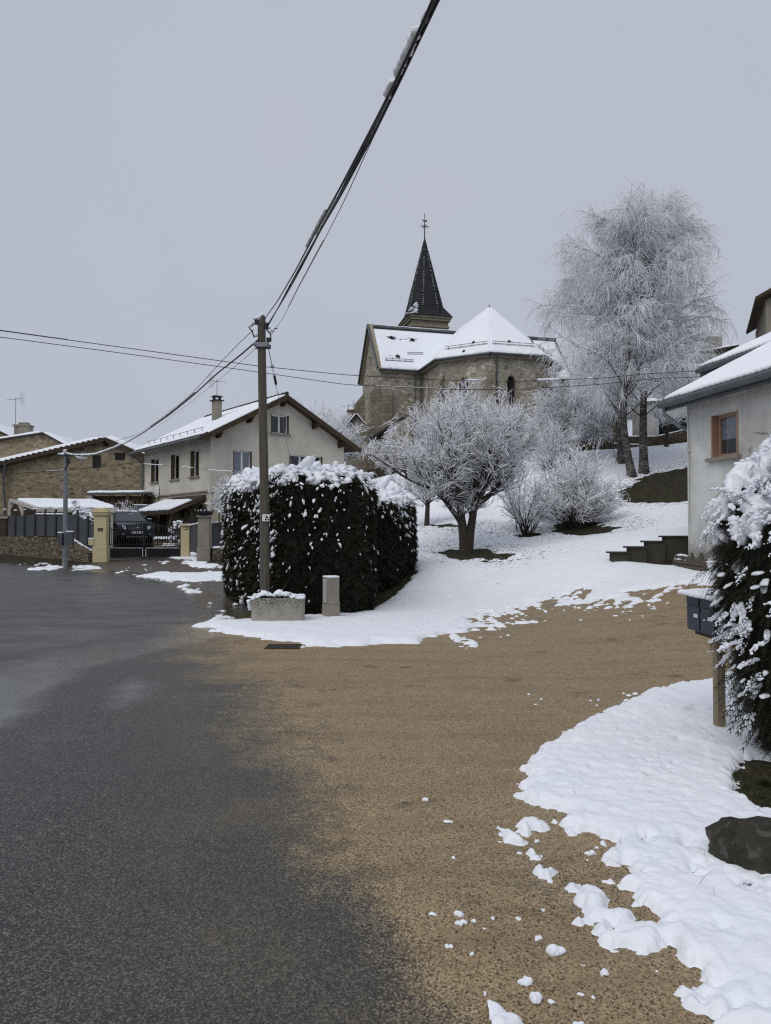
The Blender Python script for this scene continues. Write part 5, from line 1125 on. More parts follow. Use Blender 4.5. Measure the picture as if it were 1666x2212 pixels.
# ---- the big snow-laden ornamental tree in the middle of the lawn
def lawn_tree():
    g = np.random.default_rng(21); B = ground(1004, 1196); Y = B[1]
    at_ = lambda px, py, dy=0.0: at(px, py, Y + dy)
    root = tree_root('snowy_lawn_tree', 'broad forked tree with dense snow-laden upright twigs on the lawn', 'tree', B)
    c = lambda x, y: (867.7 + x * .293, 840.6 + y * .293)
    limbs = [limb([B - [0, 0, .2], at_(*c(468, 1160)), at_(*c(462, 1050)), at_(*c(430, 950)), at_(*c(440, 850), .1), at_(*c(425, 740), .3), at_(*c(400, 560), .5), at_(*c(390, 330), .6)], .21, .05),
             limb([B + [.10, .0, -.2], at_(*c(495, 1150)), at_(*c(505, 1040)), at_(*c(530, 930)), at_(*c(540, 830), -.1), at_(*c(555, 720), -.3), at_(*c(560, 480), -.5), at_(*c(560, 230), -.5)], .185, .05),
             limb([at_(*c(425, 965)), at_(*c(385, 910), -.2), at_(*c(330, 840), -.4), at_(*c(250, 740), -.6), at_(*c(130, 640), -.7)], .10, .03),
             limb([at_(*c(535, 880)), at_(*c(600, 820), .2), at_(*c(700, 740), .3), at_(*c(820, 600), .4), at_(*c(900, 430), .4)], .13, .03),
             limb([at_(*c(440, 860)), at_(*c(470, 760), .7), at_(*c(480, 640), 1.2), at_(*c(500, 460), 1.6), at_(*c(500, 250), 1.7)], .11, .03),
             limb([at_(*c(436, 870)), at_(*c(380, 760), .5), at_(*c(300, 600), .9), at_(*c(220, 420), 1.1)], .10, .03),
             limb([at_(*c(540, 850)), at_(*c(620, 730), -.6), at_(*c(700, 560), -1.0), at_(*c(740, 380), -1.2)], .10, .03),
             limb([at_(*c(440, 850)), at_(*c(420, 740), -.8), at_(*c(360, 560), -1.2), at_(*c(330, 380), -1.4)], .09, .03),
             limb([at_(*c(150, 700)), at_(*c(60, 640), -.1), at_(*c(-60, 560), -.1), at_(*c(-190, 470), .0)], .035, .012),
             limb([at_(*c(250, 740), -.6), at_(*c(80, 690), -.9), at_(*c(-100, 560), -.8), at_(*c(-230, 480), -.6)], .05, .012)]
    parts = [tubes(p[None], r[None], 9) for p, r in limbs]; put(parts, 'trunk', M['bark'], root)
    LP = np.stack([p for p, _ in limbs]); wgt = np.array([1.0, 1.0, 1.0, 1.3, 1.1, 1.1, 1.1, 1.1, .4, .4]); wgt /= wgt.sum()
    top = at_(*c(470, -40))[2]
    P, D, t, i = spawn(LP, (270, wgt), g, .36, 1.0, .35, 1.05, up=.5); sec = grow(P, D, g.uniform(.7, 1.7, len(P)), 8, .55, .30, g)
    P, D, t, i2 = spawn(sec, 9, g, .12, 1.0, .35, 1.05, up=.5); ter = grow(P, D, g.uniform(.35, 1.05, len(P)), 7, .5, .35, g)
    P, D, t, _ = spawn(ter, 8, g, .05, 1.0, .3, 1.15, up=.15); twg = grow(P, D, g.uniform(.15, .48, len(P)), 5, .25, .35, g)
    # whippy upright shoots on the crown top and low drooping ones below
    P, D, t, _ = spawn(sec, 2, g, .7, 1.0, .0, .35, up=1.0); wh = grow(P, norm(D + [0, 0, .9]), g.uniform(.5, 1.25, len(P)), 6, .5, .2, g)
    P, D, t, _ = spawn(LP, (60, wgt), g, .34, .6, .7, 1.3, up=-.3); lo = grow(P, D, g.uniform(.5, 1.5, len(P)), 8, -.5, .3, g)
    P, D, t, _ = spawn(lo, 8, g, .2, 1, .4, 1.1); lot = grow(P, D, g.uniform(.2, .5, len(P)), 5, -.2, .4, g)
    C = at_(1005, 985); A3 = np.array([(1172 - 836) / 2 / F * Y, 2.9, (1108 - 818) / 2 / F * Y]); C[2] = at_(1005, 955)[2]
    def ok(q, s=1.0):
        e = q[:, -1]; k = (((e - C) / A3) ** 2).sum(1) < s; k |= (e[:, 0] < C[0] - A3[0] * .8) & (e[:, 0] > at_(796, 985)[0]) & (np.abs(e[:, 2] - at_(830, 985)[2]) < .55); return q[k & (e[:, 2] > B[2] + 1.3)]
    sec, ter, twg, lo, lot = ok(sec, 1.02), ok(ter, .98), ok(twg, 1.0), ok(lo, 1.12), ok(lot, 1.12); wh = np.concatenate([ok(wh, 1.06), ok(wh[::9], 1.4)])
    put([tubes(sec, rad(len(sec), 8, .028, .006), 4), tubes(ter, rad(len(ter), 7, .007, .0022), 3), tubes(twg, rad(len(twg), 5, .0028, .0012), 3), tubes(wh, rad(len(wh), 6, .007, .003), 3), tubes(lo, rad(len(lo), 8, .012, .004), 3), tubes(lot, rad(len(lot), 5, .006, .003), 3)], 'branches', M['twig'], root)
    put([frosted(sec[:, 3:], .017, g, keep=.75), frosted(ter, .0125, g), frosted(twg, .0098, g, keep=.92), frosted(wh, .012, g, keep=.9), frosted(lo, .011, g), frosted(lot, .008, g, keep=.85)], 'snow_on_branches', M['frost'], root)
lawn_tree()

# ---- rimed weeping birches on the slope
def birch(label, base, path, r0, nl, hl, seed, twigs, t0=.22, crown=1.0, left=None):
    g = np.random.default_rng(seed); root = tree_root('birch_tree', label, 'tree', base, 'tall rimed birches on the slope')
    p, r = limb(path, r0, .02, 24); r = np.maximum(r * 1.0, .015); r[0] *= 1.35; r[1] *= 1.12; put([tubes(p[None], r[None], 9)], 'trunk', M['birch'], root)
    tp_ = p[None]; P, D, t, _ = spawn(np.repeat(tp_, nl, 0), 1, g, t0, .98, .5, 1.05, up=.15, power=.85)
    L = hl * (1.12 - .62 * (t - t0) / (1 - t0)) * g.uniform(.7, 1.15, len(t)); li = grow(P, D, L, 10, .35 - .25 * (1 - t), .28, g)
    # limbs arch over at their ends
    s = np.linspace(0, 1, 10)[None, :, None] ** 3; li = li - np.array([0, 0, 1.0]) * s * (.22 * L)[:, None, None]
    P, D, t2, i2 = spawn(li, 17, g, .12, 1.0, .3, 1.0, up=.1); L2 = L[i2] * g.uniform(.18, .42, len(i2)); se = grow(P, D, L2, 7, -.35, .3, g)
    P, D, t3, i3 = spawn(se, twigs, g, .1, 1.0, .3, 1.2, up=-.4); st = grow(P, D, g.uniform(.30, 1.0, len(P)) * (1.0 if hl > 2 else .7), 6, -1.6, .22, g)
    P, D, t4, i4 = spawn(li, 8, g, .35, 1.0, .4, 1.1); s2 = grow(P, D, g.uniform(.3, .9, len(P)), 5, -.9, .3, g)
    zmin = base[2] + .9; st = st[st[:, -1, 2] > zmin]
    put([tubes(li, rad(len(li), 10, .035 + 0 * L, .006), 5), tubes(se, rad(len(se), 7, .0085, .003), 3)], 'branches', M['twig'], root)
    dark = g.random(len(st)) < .05
    put([tubes(st[dark], rad(dark.sum(), 6, .0045, .003), 3)], 'bare_twigs', M['twig'], root)
    put([frosted(li, .024, g, keep=.95), frosted(se, .0150, g), tubes(st[~dark], rad((~dark).sum(), 6, .0085, .0050), 3), tubes(s2, rad(len(s2), 5, .009, .004), 3)], 'hoar_frost', M['rime'], root)
bb1, bb2, bb3 = ground(1345, 1003), ground(1367, 1032), ground(1391, 1024)
def tpth(b, pts, dy): Y = b[1]; return [b - [0, 0, .15]] + [at(px, py, Y + d) for (px, py), d in zip(pts, np.linspace(0, dy, len(pts)))]
birch('slim birch at the left back of the frosted trio', bb1, tpth(bb1, [(1338, 940), (1335, 890), (1332, 820), (1318, 730), (1295, 655), (1272, 585)], .5), .20, 50, 5.3, 31, 20)
birch('leaning birch with forked foot nearest the dark bank', bb2, tpth(bb2, [(1352, 960), (1345, 900), (1352, 820), (1362, 720), (1372, 610), (1372, 540), (1366, 515)], -.6), .21, 50, 5.2, 32, 20)
birch('stout straight birch at the right of the frosted trio', bb3, tpth(bb3, [(1389, 940), (1390, 860), (1394, 750), (1404, 640), (1410, 555), (1406, 497)], .8), .24, 58, 4.9, 33, 20)
m_ = MB(); q = ground(1367, 1032)
# rounded frosted tree at the church corner, left of the birches
def frost_bush(name, label, base, h, w, seed, n0, n1, n2, mat='frost', stemr=.03, spread=.9, up=.5, droop=0.0, tlen=.30, tr=.011, group=None, thin=1.0, cat='bush', trunk=None, lenj=(.75, 1.05)):
    g = np.random.default_rng(seed); root = tree_root(name, label, cat, base, group); B = np.array(base, float)
    if trunk is not None:
        p, r = limb([B - [0, 0, .15], B + [.02, 0, trunk[0] * .5], B + [.05, 0, trunk[0]]], trunk[1], trunk[1] * .7, 6); put([tubes(p[None], r[None], 8)], 'trunk', M['bark'], root); P0 = np.tile(B + [.05, 0, trunk[0]], (n0, 1)) + g.normal(size=(n0, 3)) * [.05, .05, .12]
    else: P0 = np.tile(B, (n0, 1)) + np.stack([g.normal(size=n0) * w * .07, g.normal(size=n0) * w * .07, np.zeros(n0) - .05], 1)
    hh = h - (trunk[0] if trunk else 0); az = g.uniform(0, 2 * math.pi, n0); el = g.random(n0) ** .8 * spread; D = np.stack([np.sin(el) * np.cos(az), np.sin(el) * np.sin(az), np.cos(el)], 1)
    Lr = 1 / np.sqrt((np.sin(el) / (w / 2)) ** 2 + (np.cos(el) / hh) ** 2) * g.uniform(*lenj, n0); st = grow(P0, D, Lr, 9, np.full(n0, up * .3 - droop), .25, g)
    P, D, t, i = spawn(st, n1, g, .22, 1.0, .25, .9, up=.3); br = grow(P, D, Lr[i] * g.uniform(.16, .38, len(i)), 6, up * .3 - droop, .3, g)
    P, D, t, i = spawn(br, n2, g, .05, 1.0, .3, 1.1, up=.1); tw = grow(P, D, g.uniform(.4, 1.1, len(i)) * tlen, 5, .2 - droop * 1.5, .35, g)
    put([tubes(st, rad(n0, 9, stemr, .006), 5), tubes(br, rad(len(br), 6, .007, .0025), 3), tubes(tw, rad(len(tw), 5, .0028, .0012), 3)], 'branches', M['twig'], root)
    put([frosted(st[:, 3:], stemr * .8, g), frosted(br, tr * 1.25, g), frosted(tw, tr, g, keep=.92)], 'snow_on_branches', M[mat], root)
    return root
def at_g(px, py): return ground(px, py)
b = at(1232, 985, 44); b[2] = tz(b[0], b[1])
frost_bush('rimed_willow', 'low weeping rimed tree at the church corner left of the birches', b, at(1232, 778, 44)[2] - b[2], 3.6, 41, 26, 24, 13, 'rime', .05, 1.15, .35, .45, .55, .0105, cat='tree', trunk=(1.0, .13))
b = at_g(1240, 1140); frost_bush('snowy_bush', 'wide snow-topped bush standing in a dark mulch ring', b, 2.95, 3.9, 42, 60, 20, 6, 'frost', .022, 1.05, .2, .02, .32, .0115)
b = at_g(1137, 1155); frost_bush('multi_stem_shrub', 'loose upright shrub with bare dark stems between tree and bush', b, 3.1, 2.2, 43, 22, 15, 5, 'frost', .026, .62, .4, 0, .30, .009)
b = at_g(922, 1137); frost_bush('small_lawn_tree', 'small tree half hidden behind the hedge and big lawn tree', b, 3.6, 3.6, 44, 22, 16, 6, 'frost', .03, 1.3, .3, .05, .35, .011, cat='tree', trunk=(1.0, .13))
b = at(495, 1185, 35.0); b[2] = tz(b[0], b[1]); frost_bush('ornamental_tree', 'small frosted ornamental tree in front of the cream gable', b, 3.5, 1.9, 45, 26, 16, 8, 'frost', .03, 1.1, .4, .0, .30, .012, cat='tree', trunk=(1.8, .06))
for k, (px, pyt, Y, w_, sd) in enumerate([(690, 872, 56, 6.0, 46), (735, 905, 54, 4.0, 47)]):
    b = at(px, 1010, Y); b[2] = tz(b[0], b[1]); frost_bush('frosted_tree', ['spreading frosted tree showing over the right roof slope of the cream house', 'smaller frosted tree in the gap between house and church'][k], b, at(px, pyt, Y)[2] - b[2], w_, sd, 26, 20, 9, 'rime', .06, 1.0, .4, .05, .6, .014, cat='tree', trunk=(1.5, .16))
for k, (px, pyt, Y, w_, sd) in enumerate([(1300, 805, 54, 6.5, 52), (1430, 815, 53, 6.5, 53), (1480, 830, 56, 5, 54)]):
    b = at(px, 960, Y); b[2] = tz(b[0], b[1]); frost_bush('frosted_tree', ['frosted tree behind the stone outhouse roof left of the birch trunks', 'frosted tree behind the green fence right of the birch trunks', 'frosted tree nearest the grey house roof edge'][k], b, at(px, pyt, Y)[2] - b[2], w_, sd, 26, 20, 10, 'rime', .05, 1.1, .4, .1, .6, .013, cat='tree', trunk=(1.2, .14))
b = at(1190, 1010, 42); b[2] = tz(b[0], b[1]); frost_bush('hedge_shrub', 'twiggy rimed shrub in front of the stone outhouse', b, 2.3, 4.2, 48, 40, 14, 5, 'rime', .015, .9, .5, 0, .35, .010)
b = at_g(1338, 1003); frost_bush('bramble_tuft', 'small dark tuft of bare stems at the left birch foot', b, 1.3, 1.4, 49, 30, 3, 2, 'rime', .012, .7, .4, 0, .2, .003)
b = at(271, 1128, 38.5); b[2] = tz(b[0], b[1]) + .6; frost_bush('yard_shrub', 'snow-covered leafless shrub beside the carport behind the car', b, 1.35, 1.7, 50, 26, 12, 4, 'frost', .015, .9, .4, 0, .25, .011)
b = at(1440, 960, 45.0); b[2] = tz(b[0], b[1]); frost_bush('gnarled_fruit_tree', 'gnarled dark fruit tree in front of the green fence', b, 2.9, 3.4, 51, 9, 10, 5, 'rime', .05, 1.0, .2, .1, .5, .010, cat='tree', trunk=(1.1, .16))

# ------------------------------------------------------------------ thuja hedges
def sample_surface(Vx, Q4, N, g, wfun=None):
    a, b, c, d = (Vx[Q4[:, k]] for k in range(4)); nr = np.cross(c - a, d - b); ar = np.linalg.norm(nr, axis=1) / 2; nr = norm(nr); w_ = ar.copy()
    if wfun is not None: w_ = w_ * wfun((a + b + c + d) / 4, nr)
    i = g.choice(len(Q4), N, p=w_ / w_.sum()); s, t = g.random((N, 1)), g.random((N, 1)); P = (a[i] * (1 - s) + b[i] * s) * (1 - t) + (d[i] * (1 - s) + c[i] * s) * t
    return P, nr[i]
def hedge_body(foot, z_fn, h, prof, rows=26, per=.16, amp=.10, fr=2.2):
    smooth_n = int(.14 / per ** 2 / 7) + 1
    """foot: plan polygon; prof(t)->inset at relative height t"""
    f = np.array(foot, float); seg = np.roll(f, -1, 0) - f; L = np.linalg.norm(seg, axis=1); n = [max(2, int(l / per)) for l in L]
    ring = np.concatenate([f[k] + seg[k] * (np.arange(n[k]) / n[k])[:, None] for k in range(len(f))]); 
    for _ in range(smooth_n): ring = .25 * np.roll(ring, 1, 0) + .5 * ring + .25 * np.roll(ring, -1, 0)
    c = ring.mean(0); tang = np.roll(ring, -1, 0) - np.roll(ring, 1, 0); nr = norm(np.stack([tang[:, 1], -tang[:, 0]], 1)); nr = np.where(((ring - c) * nr).sum(1, keepdims=True) < 0, -nr, nr)
    base = np.array([z_fn(*p) for p in ring]); Rm = np.linalg.norm(ring - c, axis=1)[:, None]; V_ = []
    ts = list(np.linspace(0, 1, rows)); 
    for t in ts: r = c + (ring - c) * (1 - np.minimum(prof(t) / Rm, .98)); V_.append(np.concatenate([r, (base * (1 - t) + (base.mean() * .5 + base * .5 + h) * t - .03)[:, None]], 1))
    for s in (.75, .5, .25, .02): r = c + (V_[rows - 1][:, :2] - c) * s; z = V_[rows - 1][:, 2] + .05 * (1 - s); V_.append(np.concatenate([r, z[:, None]], 1))
    V_ = np.array(V_); R_, K = V_.shape[:2]; cen = np.concatenate([c, [base.mean() + h * .5]])
    dn = norm(V_ - cen); nz = vn(V_[..., 0] * fr, V_[..., 1] * fr, V_[..., 2] * fr) - .5 + .5 * (vn(V_[..., 0] * fr * 2.7, V_[..., 1] * fr * 2.7, V_[..., 2] * fr * 2.7) - .5); V_ = V_ + dn * (nz * 2 * amp)[..., None]
    i = np.arange(R_ * K).reshape(R_, K); q = np.stack([i[:-1], np.roll(i[:-1], -1, 1), np.roll(i[1:], -1, 1), i[1:]], -1).reshape(-1, 4); Vf = V_.reshape(-1, 3)
    nn = np.cross(Vf[q[:, 2]] - Vf[q[:, 0]], Vf[q[:, 3]] - Vf[q[:, 1]]); cc_ = Vf[q].mean(1)
    if ((cc_ - cen) * nn).sum() < 0: q = q[:, ::-1]
    return Vf, q
_lf = []
for j in range(6):
    x = .10 + .15 * j; l = .34 * (1 - .11 * j); 
    for s in (-1, 1): _lf.append([(x, 0), (x + l * .82, s * l * .60), (x + .055, 0)]); _lf.append([(x + l * .4, s * l * .27), (x + l * 1.0, s * l * .30), (x + l * .5, s * l * .36)])
_lf.append([(0, -.02), (1.05, 0), (0, .02)])
SPR = np.array(_lf)                                       # thuja spray: flat fan of pointed leaflets (T,3,2)
SPR_S = np.array([[(0, -.05), (.75, -.22), (.35, .02)], [(0, .05), (.75, .22), (.35, -.02)], [(0, -.08), (1.0, 0), (0, .08)], [(.3, 0), (.95, .12), (.5, .1)], [(.3, 0), (.95, -.12), (.5, -.1)]])
def sprays(P, D, N_, S, g, tmpl, droop=.35, curl=.2):
    X = norm(D); r = norm(np.cross(X, N_ + g.normal(size=P.shape) * .5)); Z = np.cross(X, r); T = tmpl.reshape(-1, 2); n = len(T)
    A = P[:, None, :] + S[:, None, None] * (T[None, :, 0, None] * X[:, None, :] + T[None, :, 1, None] * r[:, None, :]); A[..., 2] -= (S[:, None] * droop * T[None, :, 0] ** 2); A = A + (S[:, None] * curl * np.abs(T[None, :, 1]))[..., None] * Z[:, None, :] * g.choice([-1, 1], len(P))[:, None, None]
    return A.reshape(-1, 3), np.arange(len(P) * n).reshape(-1, 3)
def snow_shell(root, foot, h, prof, per, rows, amp, cover, tmax, base, nf=((3.2, .30), (8, .22), (19, .10)), z_fn=tz, stretch=(1, 1, .55), fine=.018):
    """continuous snow blanket clinging to a hedge: an offset skin that dives inside wherever there is no snow"""
    Vf, q = hedge_body(foot, z_fn, h, prof, rows, per, amp); n = np.zeros_like(Vf); fn_ = np.cross(Vf[q[:, 2]] - Vf[q[:, 0]], Vf[q[:, 3]] - Vf[q[:, 1]])
    for k in range(4): np.add.at(n, q[:, k], fn_)
    n = norm(n); s = cover(Vf, n)
    for f, a in nf: s = s + (vn(Vf[:, 0] * f * stretch[0] + f, Vf[:, 1] * f * stretch[1], Vf[:, 2] * f * stretch[2]) - .5) * 2 * a
    lump = .5 * (vn(Vf[:, 0] * 46, Vf[:, 1] * 46 + 3, Vf[:, 2] * 46) - .5) + (vn(Vf[:, 0] * 9, Vf[:, 1] * 9 + 3, Vf[:, 2] * 9) - .5) + .5 * (vn(Vf[:, 0] * 22, Vf[:, 1] * 22 + 3, Vf[:, 2] * 22) - .5)
    t = np.where(s > 0, base + tmax * (1 - np.exp(-np.maximum(s, 0) / .16)) + lump * fine * 2, -.10)
    keep = (s[q] > 0).any(1); q = q[keep]; u, inv = np.unique(q, return_inverse=True); P = Vf + n * t[:, None] + np.array([0, 0, .25]) * (np.maximum(t, 0) * np.clip(n[:, 2], 0, 1))[:, None]
    return mesh_np('snow_blanket', P[u], inv.reshape(-1, 4), M['snow'], root, smooth=True, uv=False)
def hedge(name, label, foot, h, prof, nspray, size, nsnow, seed, snowfun, tmpl, z_fn=tz, lsz=(.10, .07, .05), lk=2, amp=.10, per=.16, rows=26, droop=.35, sl=1.0, core=.0, lumpamp=.3, lf=9.0, upb=.35, tips=0):
    g = np.random.default_rng(seed); f = np.array(foot); root = thing(name, label, 'hedge', (*f.mean(0), z_fn(*f.mean(0)))); Vf, q = hedge_body(foot, z_fn, h, prof, rows, per, amp)
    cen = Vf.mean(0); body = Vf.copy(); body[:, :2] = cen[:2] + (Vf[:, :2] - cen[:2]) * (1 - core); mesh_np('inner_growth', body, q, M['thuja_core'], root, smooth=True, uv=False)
    P, N_ = sample_surface(Vf, q, nspray, g); P = P - N_ * g.uniform(0, .07, (nspray, 1)); D = N_ * .75 + np.array([0, 0, upb]) + g.normal(size=P.shape) * .38
    Vs, Fs = sprays(P, D, N_, size * g.uniform(.6, 1.25, nspray), g, tmpl, droop); mesh_np('foliage', Vs, Fs, M['thuja'], root, uv=False)
    P, N_ = sample_surface(Vf, q, nsnow, g, snowfun); T = np.array([0, 0, -1.0]) + N_ * (N_[:, 2:3]) ; T = norm(T + N_ * .35 + g.normal(size=P.shape) * .35 + 1e-6); big = g.lognormal(-.1, .5, nsnow)[:, None]; big = big * (.75 + .5 * np.clip(N_[:, 2:3], 0, 1))
    C = P + N_ * (.035 + .03 * big) + np.array([0, 0, .02]); S = np.array([lsz]) * big * np.stack([g.uniform(.7, 1.5, nsnow), g.uniform(.7, 1.2, nsnow), g.uniform(.75, 1.2, nsnow)], 1)
    Vl, Fl = lumps(C, frames(T, np.array([0.1, .05, 1.0])), S, lk, lumpamp, lf, .7); mesh_np('snow_cover', Vl, Fl, M['snow'], root, smooth=True, uv=False)
    if tips:
        P, N_ = sample_surface(Vf, q, tips, g, lambda c, n: np.clip(n[:, 2], 0, 1) ** 2); D = N_ * .7 + np.array([0, 0, .2]) + g.normal(size=P.shape) * .5; Vs, Fs = sprays(P + N_ * .12, D, N_, size * g.uniform(.6, 1.0, tips), g, tmpl, .1); mesh_np('sprig_tips', Vs, Fs, M['thuja'], root, uv=False)
    return root
foot1 = [(-1.95, 14.75), (-.55, 14.75), (-.28, 16.2), (-.35, 18.0), (-2.5, 19.6), (-4.0, 18.6), (-3.55, 17.2), (-2.75, 15.9)]
def prof1(t): return .16 * (1 - min(1, t / .25)) ** 1.5 + .30 * max(0, (t - .86) / .14) ** 2.0
def sf1(c, n):
    left = np.clip(-(n[:, 0] * .85 + n[:, 1] * .2), 0, 1); zr = np.clip((c[:, 2] - .3) / 2.6, 0, 1); mott = sstep(.42, .62, vn(c[:, 0] * 1.3 + 3, c[:, 1] * 1.3, c[:, 2] * 1.3))
    return .8 * np.clip(n[:, 2], 0, 1) ** 1.5 + left * (.10 + .95 * zr ** 1.6) * (.35 + .65 * mott) + .010 + .035 * zr ** 3 + .30 * np.clip(zr - .80, 0, 1) * 4 * (n[:, 2] > .05)
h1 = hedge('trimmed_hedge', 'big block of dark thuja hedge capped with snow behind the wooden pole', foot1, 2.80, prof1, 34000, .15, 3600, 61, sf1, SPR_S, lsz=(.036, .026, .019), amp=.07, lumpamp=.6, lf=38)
snow_shell(h1, foot1, 2.80, prof1, .045, 90, .07, lambda c, n: 1.8 * np.clip(n[:, 2] - .50, -1, 1) + .62 * np.clip(-n[:, 0], 0, 1) * np.clip((c[:, 2] - 1.3) / 1.5, 0, 1) - .34, .040, .030)
foot2 = [(-.30, 18.1), (.15, 18.9), (.80, 21.2), (.72, 22.4), (-.3, 23.0), (-1.4, 20.2)]
def sf2(c, n):
    zr = np.clip((c[:, 2] - .6) / 2.2, 0, 1); mott = sstep(.45, .62, vn(c[:, 0] * 1.4 + 13, c[:, 1] * 1.4, c[:, 2] * 1.4))
    return .8 * np.clip(n[:, 2], 0, 1) ** 1.5 + (.02 + .55 * zr ** 2.4) * (.2 + .8 * mott)
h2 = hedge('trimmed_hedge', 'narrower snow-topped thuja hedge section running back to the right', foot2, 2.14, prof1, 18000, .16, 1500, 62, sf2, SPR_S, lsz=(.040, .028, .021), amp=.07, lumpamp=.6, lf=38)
snow_shell(h2, foot2, 2.14, prof1, .05, 80, .07, lambda c, n: 1.8 * np.clip(n[:, 2] - .50, -1, 1) + .3 * np.clip((c[:, 2] - 1.9) / 1.2, 0, 1) - .34, .040, .030)
foot3 = [(2.46, 5.40), (2.56, 5.05), (2.95, 4.80), (4.2, 4.55), (5.8, 4.5), (6.2, 5.6), (4.4, 6.0), (2.85, 5.86), (2.56, 5.72)]
def prof3(t): return .30 * (1 - min(1, t / .42)) ** 1.6 + .46 * max(0, (t - .62) / .38) ** 2.1
def sf3(c, n):
    zr = np.clip(c[:, 2] / 2.3, 0, 1); left = np.clip(-n[:, 0], 0, 1); mott = sstep(.44, .60, vn(c[:, 0] * 2.3 + 1, c[:, 1] * 2.3, c[:, 2] * 1.9)); vis = (c[:, 0] < 4.2) & (c[:, 1] < 5.95)
    return vis * (2.3 * np.clip(n[:, 2], 0, 1) + (.04 + 1.15 * zr ** 2.0) * (.10 + .9 * mott) + .18 * left)
def near_hedge():
    r = hedge('thuja_hedge', 'tall snow-laden thuja bush beside the mailboxes at the right edge', foot3, 2.34, prof3, 48000, .088, 12, 63, sf3, SPR, lsz=(.014, .012, .009), amp=.11, per=.09, rows=40, droop=.55, upb=-.25, core=.02)
    cov = lambda c, n: 1.1 * np.clip(n[:, 2], 0, 1) + 1.0 * np.clip((c[:, 2] - .45) / 1.6, 0, 1.1) ** 1.1 + .30 * np.clip(-n[:, 0] - .2, 0, 1) * np.clip((c[:, 2] - .5) / .8, 0, 1) - 1.36
    snow_shell(r, foot3, 2.34, prof3, .018, 190, .11, cov, .034, .030, ((3.6, .45), (8.5, .62), (18, .42)), stretch=(1.0, 1.0, .6), fine=.042)
    Vq, qq = hedge_body(foot3, tz, 2.34, prof3, 40, .09, .11); gg = np.random.default_rng(66)
    Pd, Nd = sample_surface(Vq, qq, 640, gg, lambda c, n: (c[:, 0] < 4.0) * (c[:, 1] < 5.95) * (.05 + np.clip(c[:, 2] - .3, 0, 2) * .35) * (.12 + sstep(.42, .60, vn(c[:, 0] * 3.1, c[:, 1] * 3.1, c[:, 2] * 2.2))))
    Td = norm(Nd * .45 + np.array([-.35, -.1, -.8]) + gg.normal(size=Pd.shape) * .35); C, A, S = [], [], []
    for p, n, d in zip(Pd, Nd, Td):      # snow caught along single sprays
        L = gg.uniform(.05, .17); w0 = gg.uniform(.007, .019); sd = norm(np.cross(d, [0, 0, 1.0]))
        for k in range(int(L / .0075)):
            f = k * .0075 / L; w_ = w0 * (1.1 - .6 * f) * gg.uniform(.55, 1.3); C.append(p + n * .075 + d * (L * f) + sd * gg.normal() * .016 * (.4 + f) + n * gg.normal() * .007); A.append(d + gg.normal(size=3) * .5); S.append([w_ * 1.35, w_, w_ * .8])
    Vd, Fd = lumps(np.array(C), frames(np.array(A)), np.array(S), 1, .5, 80); tag(mesh_np('snow_dusting', Vd, Fd, M['snow'], r, smooth=True, uv=False), kind='stuff')
    g = np.random.default_rng(64); Vf, q = hedge_body(foot3, tz, 2.34, prof3, 40, .09, .11)
    P, N_ = sample_surface(Vf, q, 14, g, sf3); C, A, S = [], [], []
    for p, n in zip(P, N_):      # snow pillows strung along drooping boughs
        zr = p[2] / 2.3; out = norm(np.array([n[0], n[1], 0]) + 1e-6 + g.normal(size=3) * .25); T = norm(out * (.35 + .9 * max(n[2], 0)) + np.array([-.25, -.05, -.75 + .55 * max(n[2], 0)]) + g.normal(size=3) * .18); L = g.uniform(.06, .22) * (.7 + .5 * zr); k = int(L / .022) + 2
        side = norm(np.cross(T, [0, 0, 1.0]) + 1e-6); wv = g.uniform(.008, .014) * (.85 + .5 * zr)
        for j in range(k):
            t = (j / (k - 1)) - .3; w_ = wv * (1.15 - .55 * abs(j / (k - 1) - .35)) * g.uniform(.8, 1.25); c = p + n * (.06 + .03 * g.random()) + T * L * t + side * g.normal() * .010 + np.array([0, 0, .02 - .06 * max(0, t) ** 2]); C.append(c); A.append(T); S.append([w_ * 1.45, w_ * 1.2, w_ * .9])
    C, A, S = np.array(C), np.array(A), np.array(S); Vl, Fl = lumps(C, frames(A, np.array([0.05, .02, 1.0])), S, 2, .42, 26, .75); tag(mesh_np('snow_pillows', Vl, Fl, M['snow'], r, smooth=True, uv=False), kind='stuff')
    # hanging snowy sprays on the lower flank
    P, N_ = sample_surface(Vf, q, 260, g, lambda c, n: (c[:, 0] < 3.6) * (c[:, 1] < 5.95) * np.clip(1.7 - c[:, 2], 0, 1) * (.3 + np.clip(-n[:, 0], 0, 1)) * (c[:, 2] > .35)); D = N_ * .8 + np.array([-.1, -.1, -.55]) + g.normal(size=P.shape) * .3; Vs, Fs = sprays(P + N_ * .02, D, N_, g.uniform(.12, .22, len(P)), g, SPR, .5); mesh_np('hanging_sprays', Vs, Fs, M['thuja'], r, uv=False)
    k = g.random(len(P)) < .55; C = P[k] + norm(D[k]) * .08 + np.array([0, 0, .015]); S = np.stack([g.uniform(.025, .07, k.sum()), g.uniform(.015, .035, k.sum()), g.uniform(.010, .018, k.sum())], 1); Vl, Fl = lumps(C, frames(norm(D[k])), S, 2, .5, 40, .6); mesh_np('snow_on_sprays', Vl, Fl, M['snow'], r, smooth=True, uv=False)
    P, N_ = sample_surface(Vf, q, 40, g, lambda c, n: (c[:, 0] < 3.7) * np.clip(n[:, 2], 0, 1)); D = N_ * .3 + np.array([-.5, -.6, -.1]) + g.normal(size=P.shape) * .4; Vs, Fs = sprays(P + N_ * .11, D, N_, g.uniform(.08, .15, len(P)), g, SPR, .2); mesh_np('sprig_tips', Vs, Fs, M['thuja'], r, uv=False)
near_hedge()
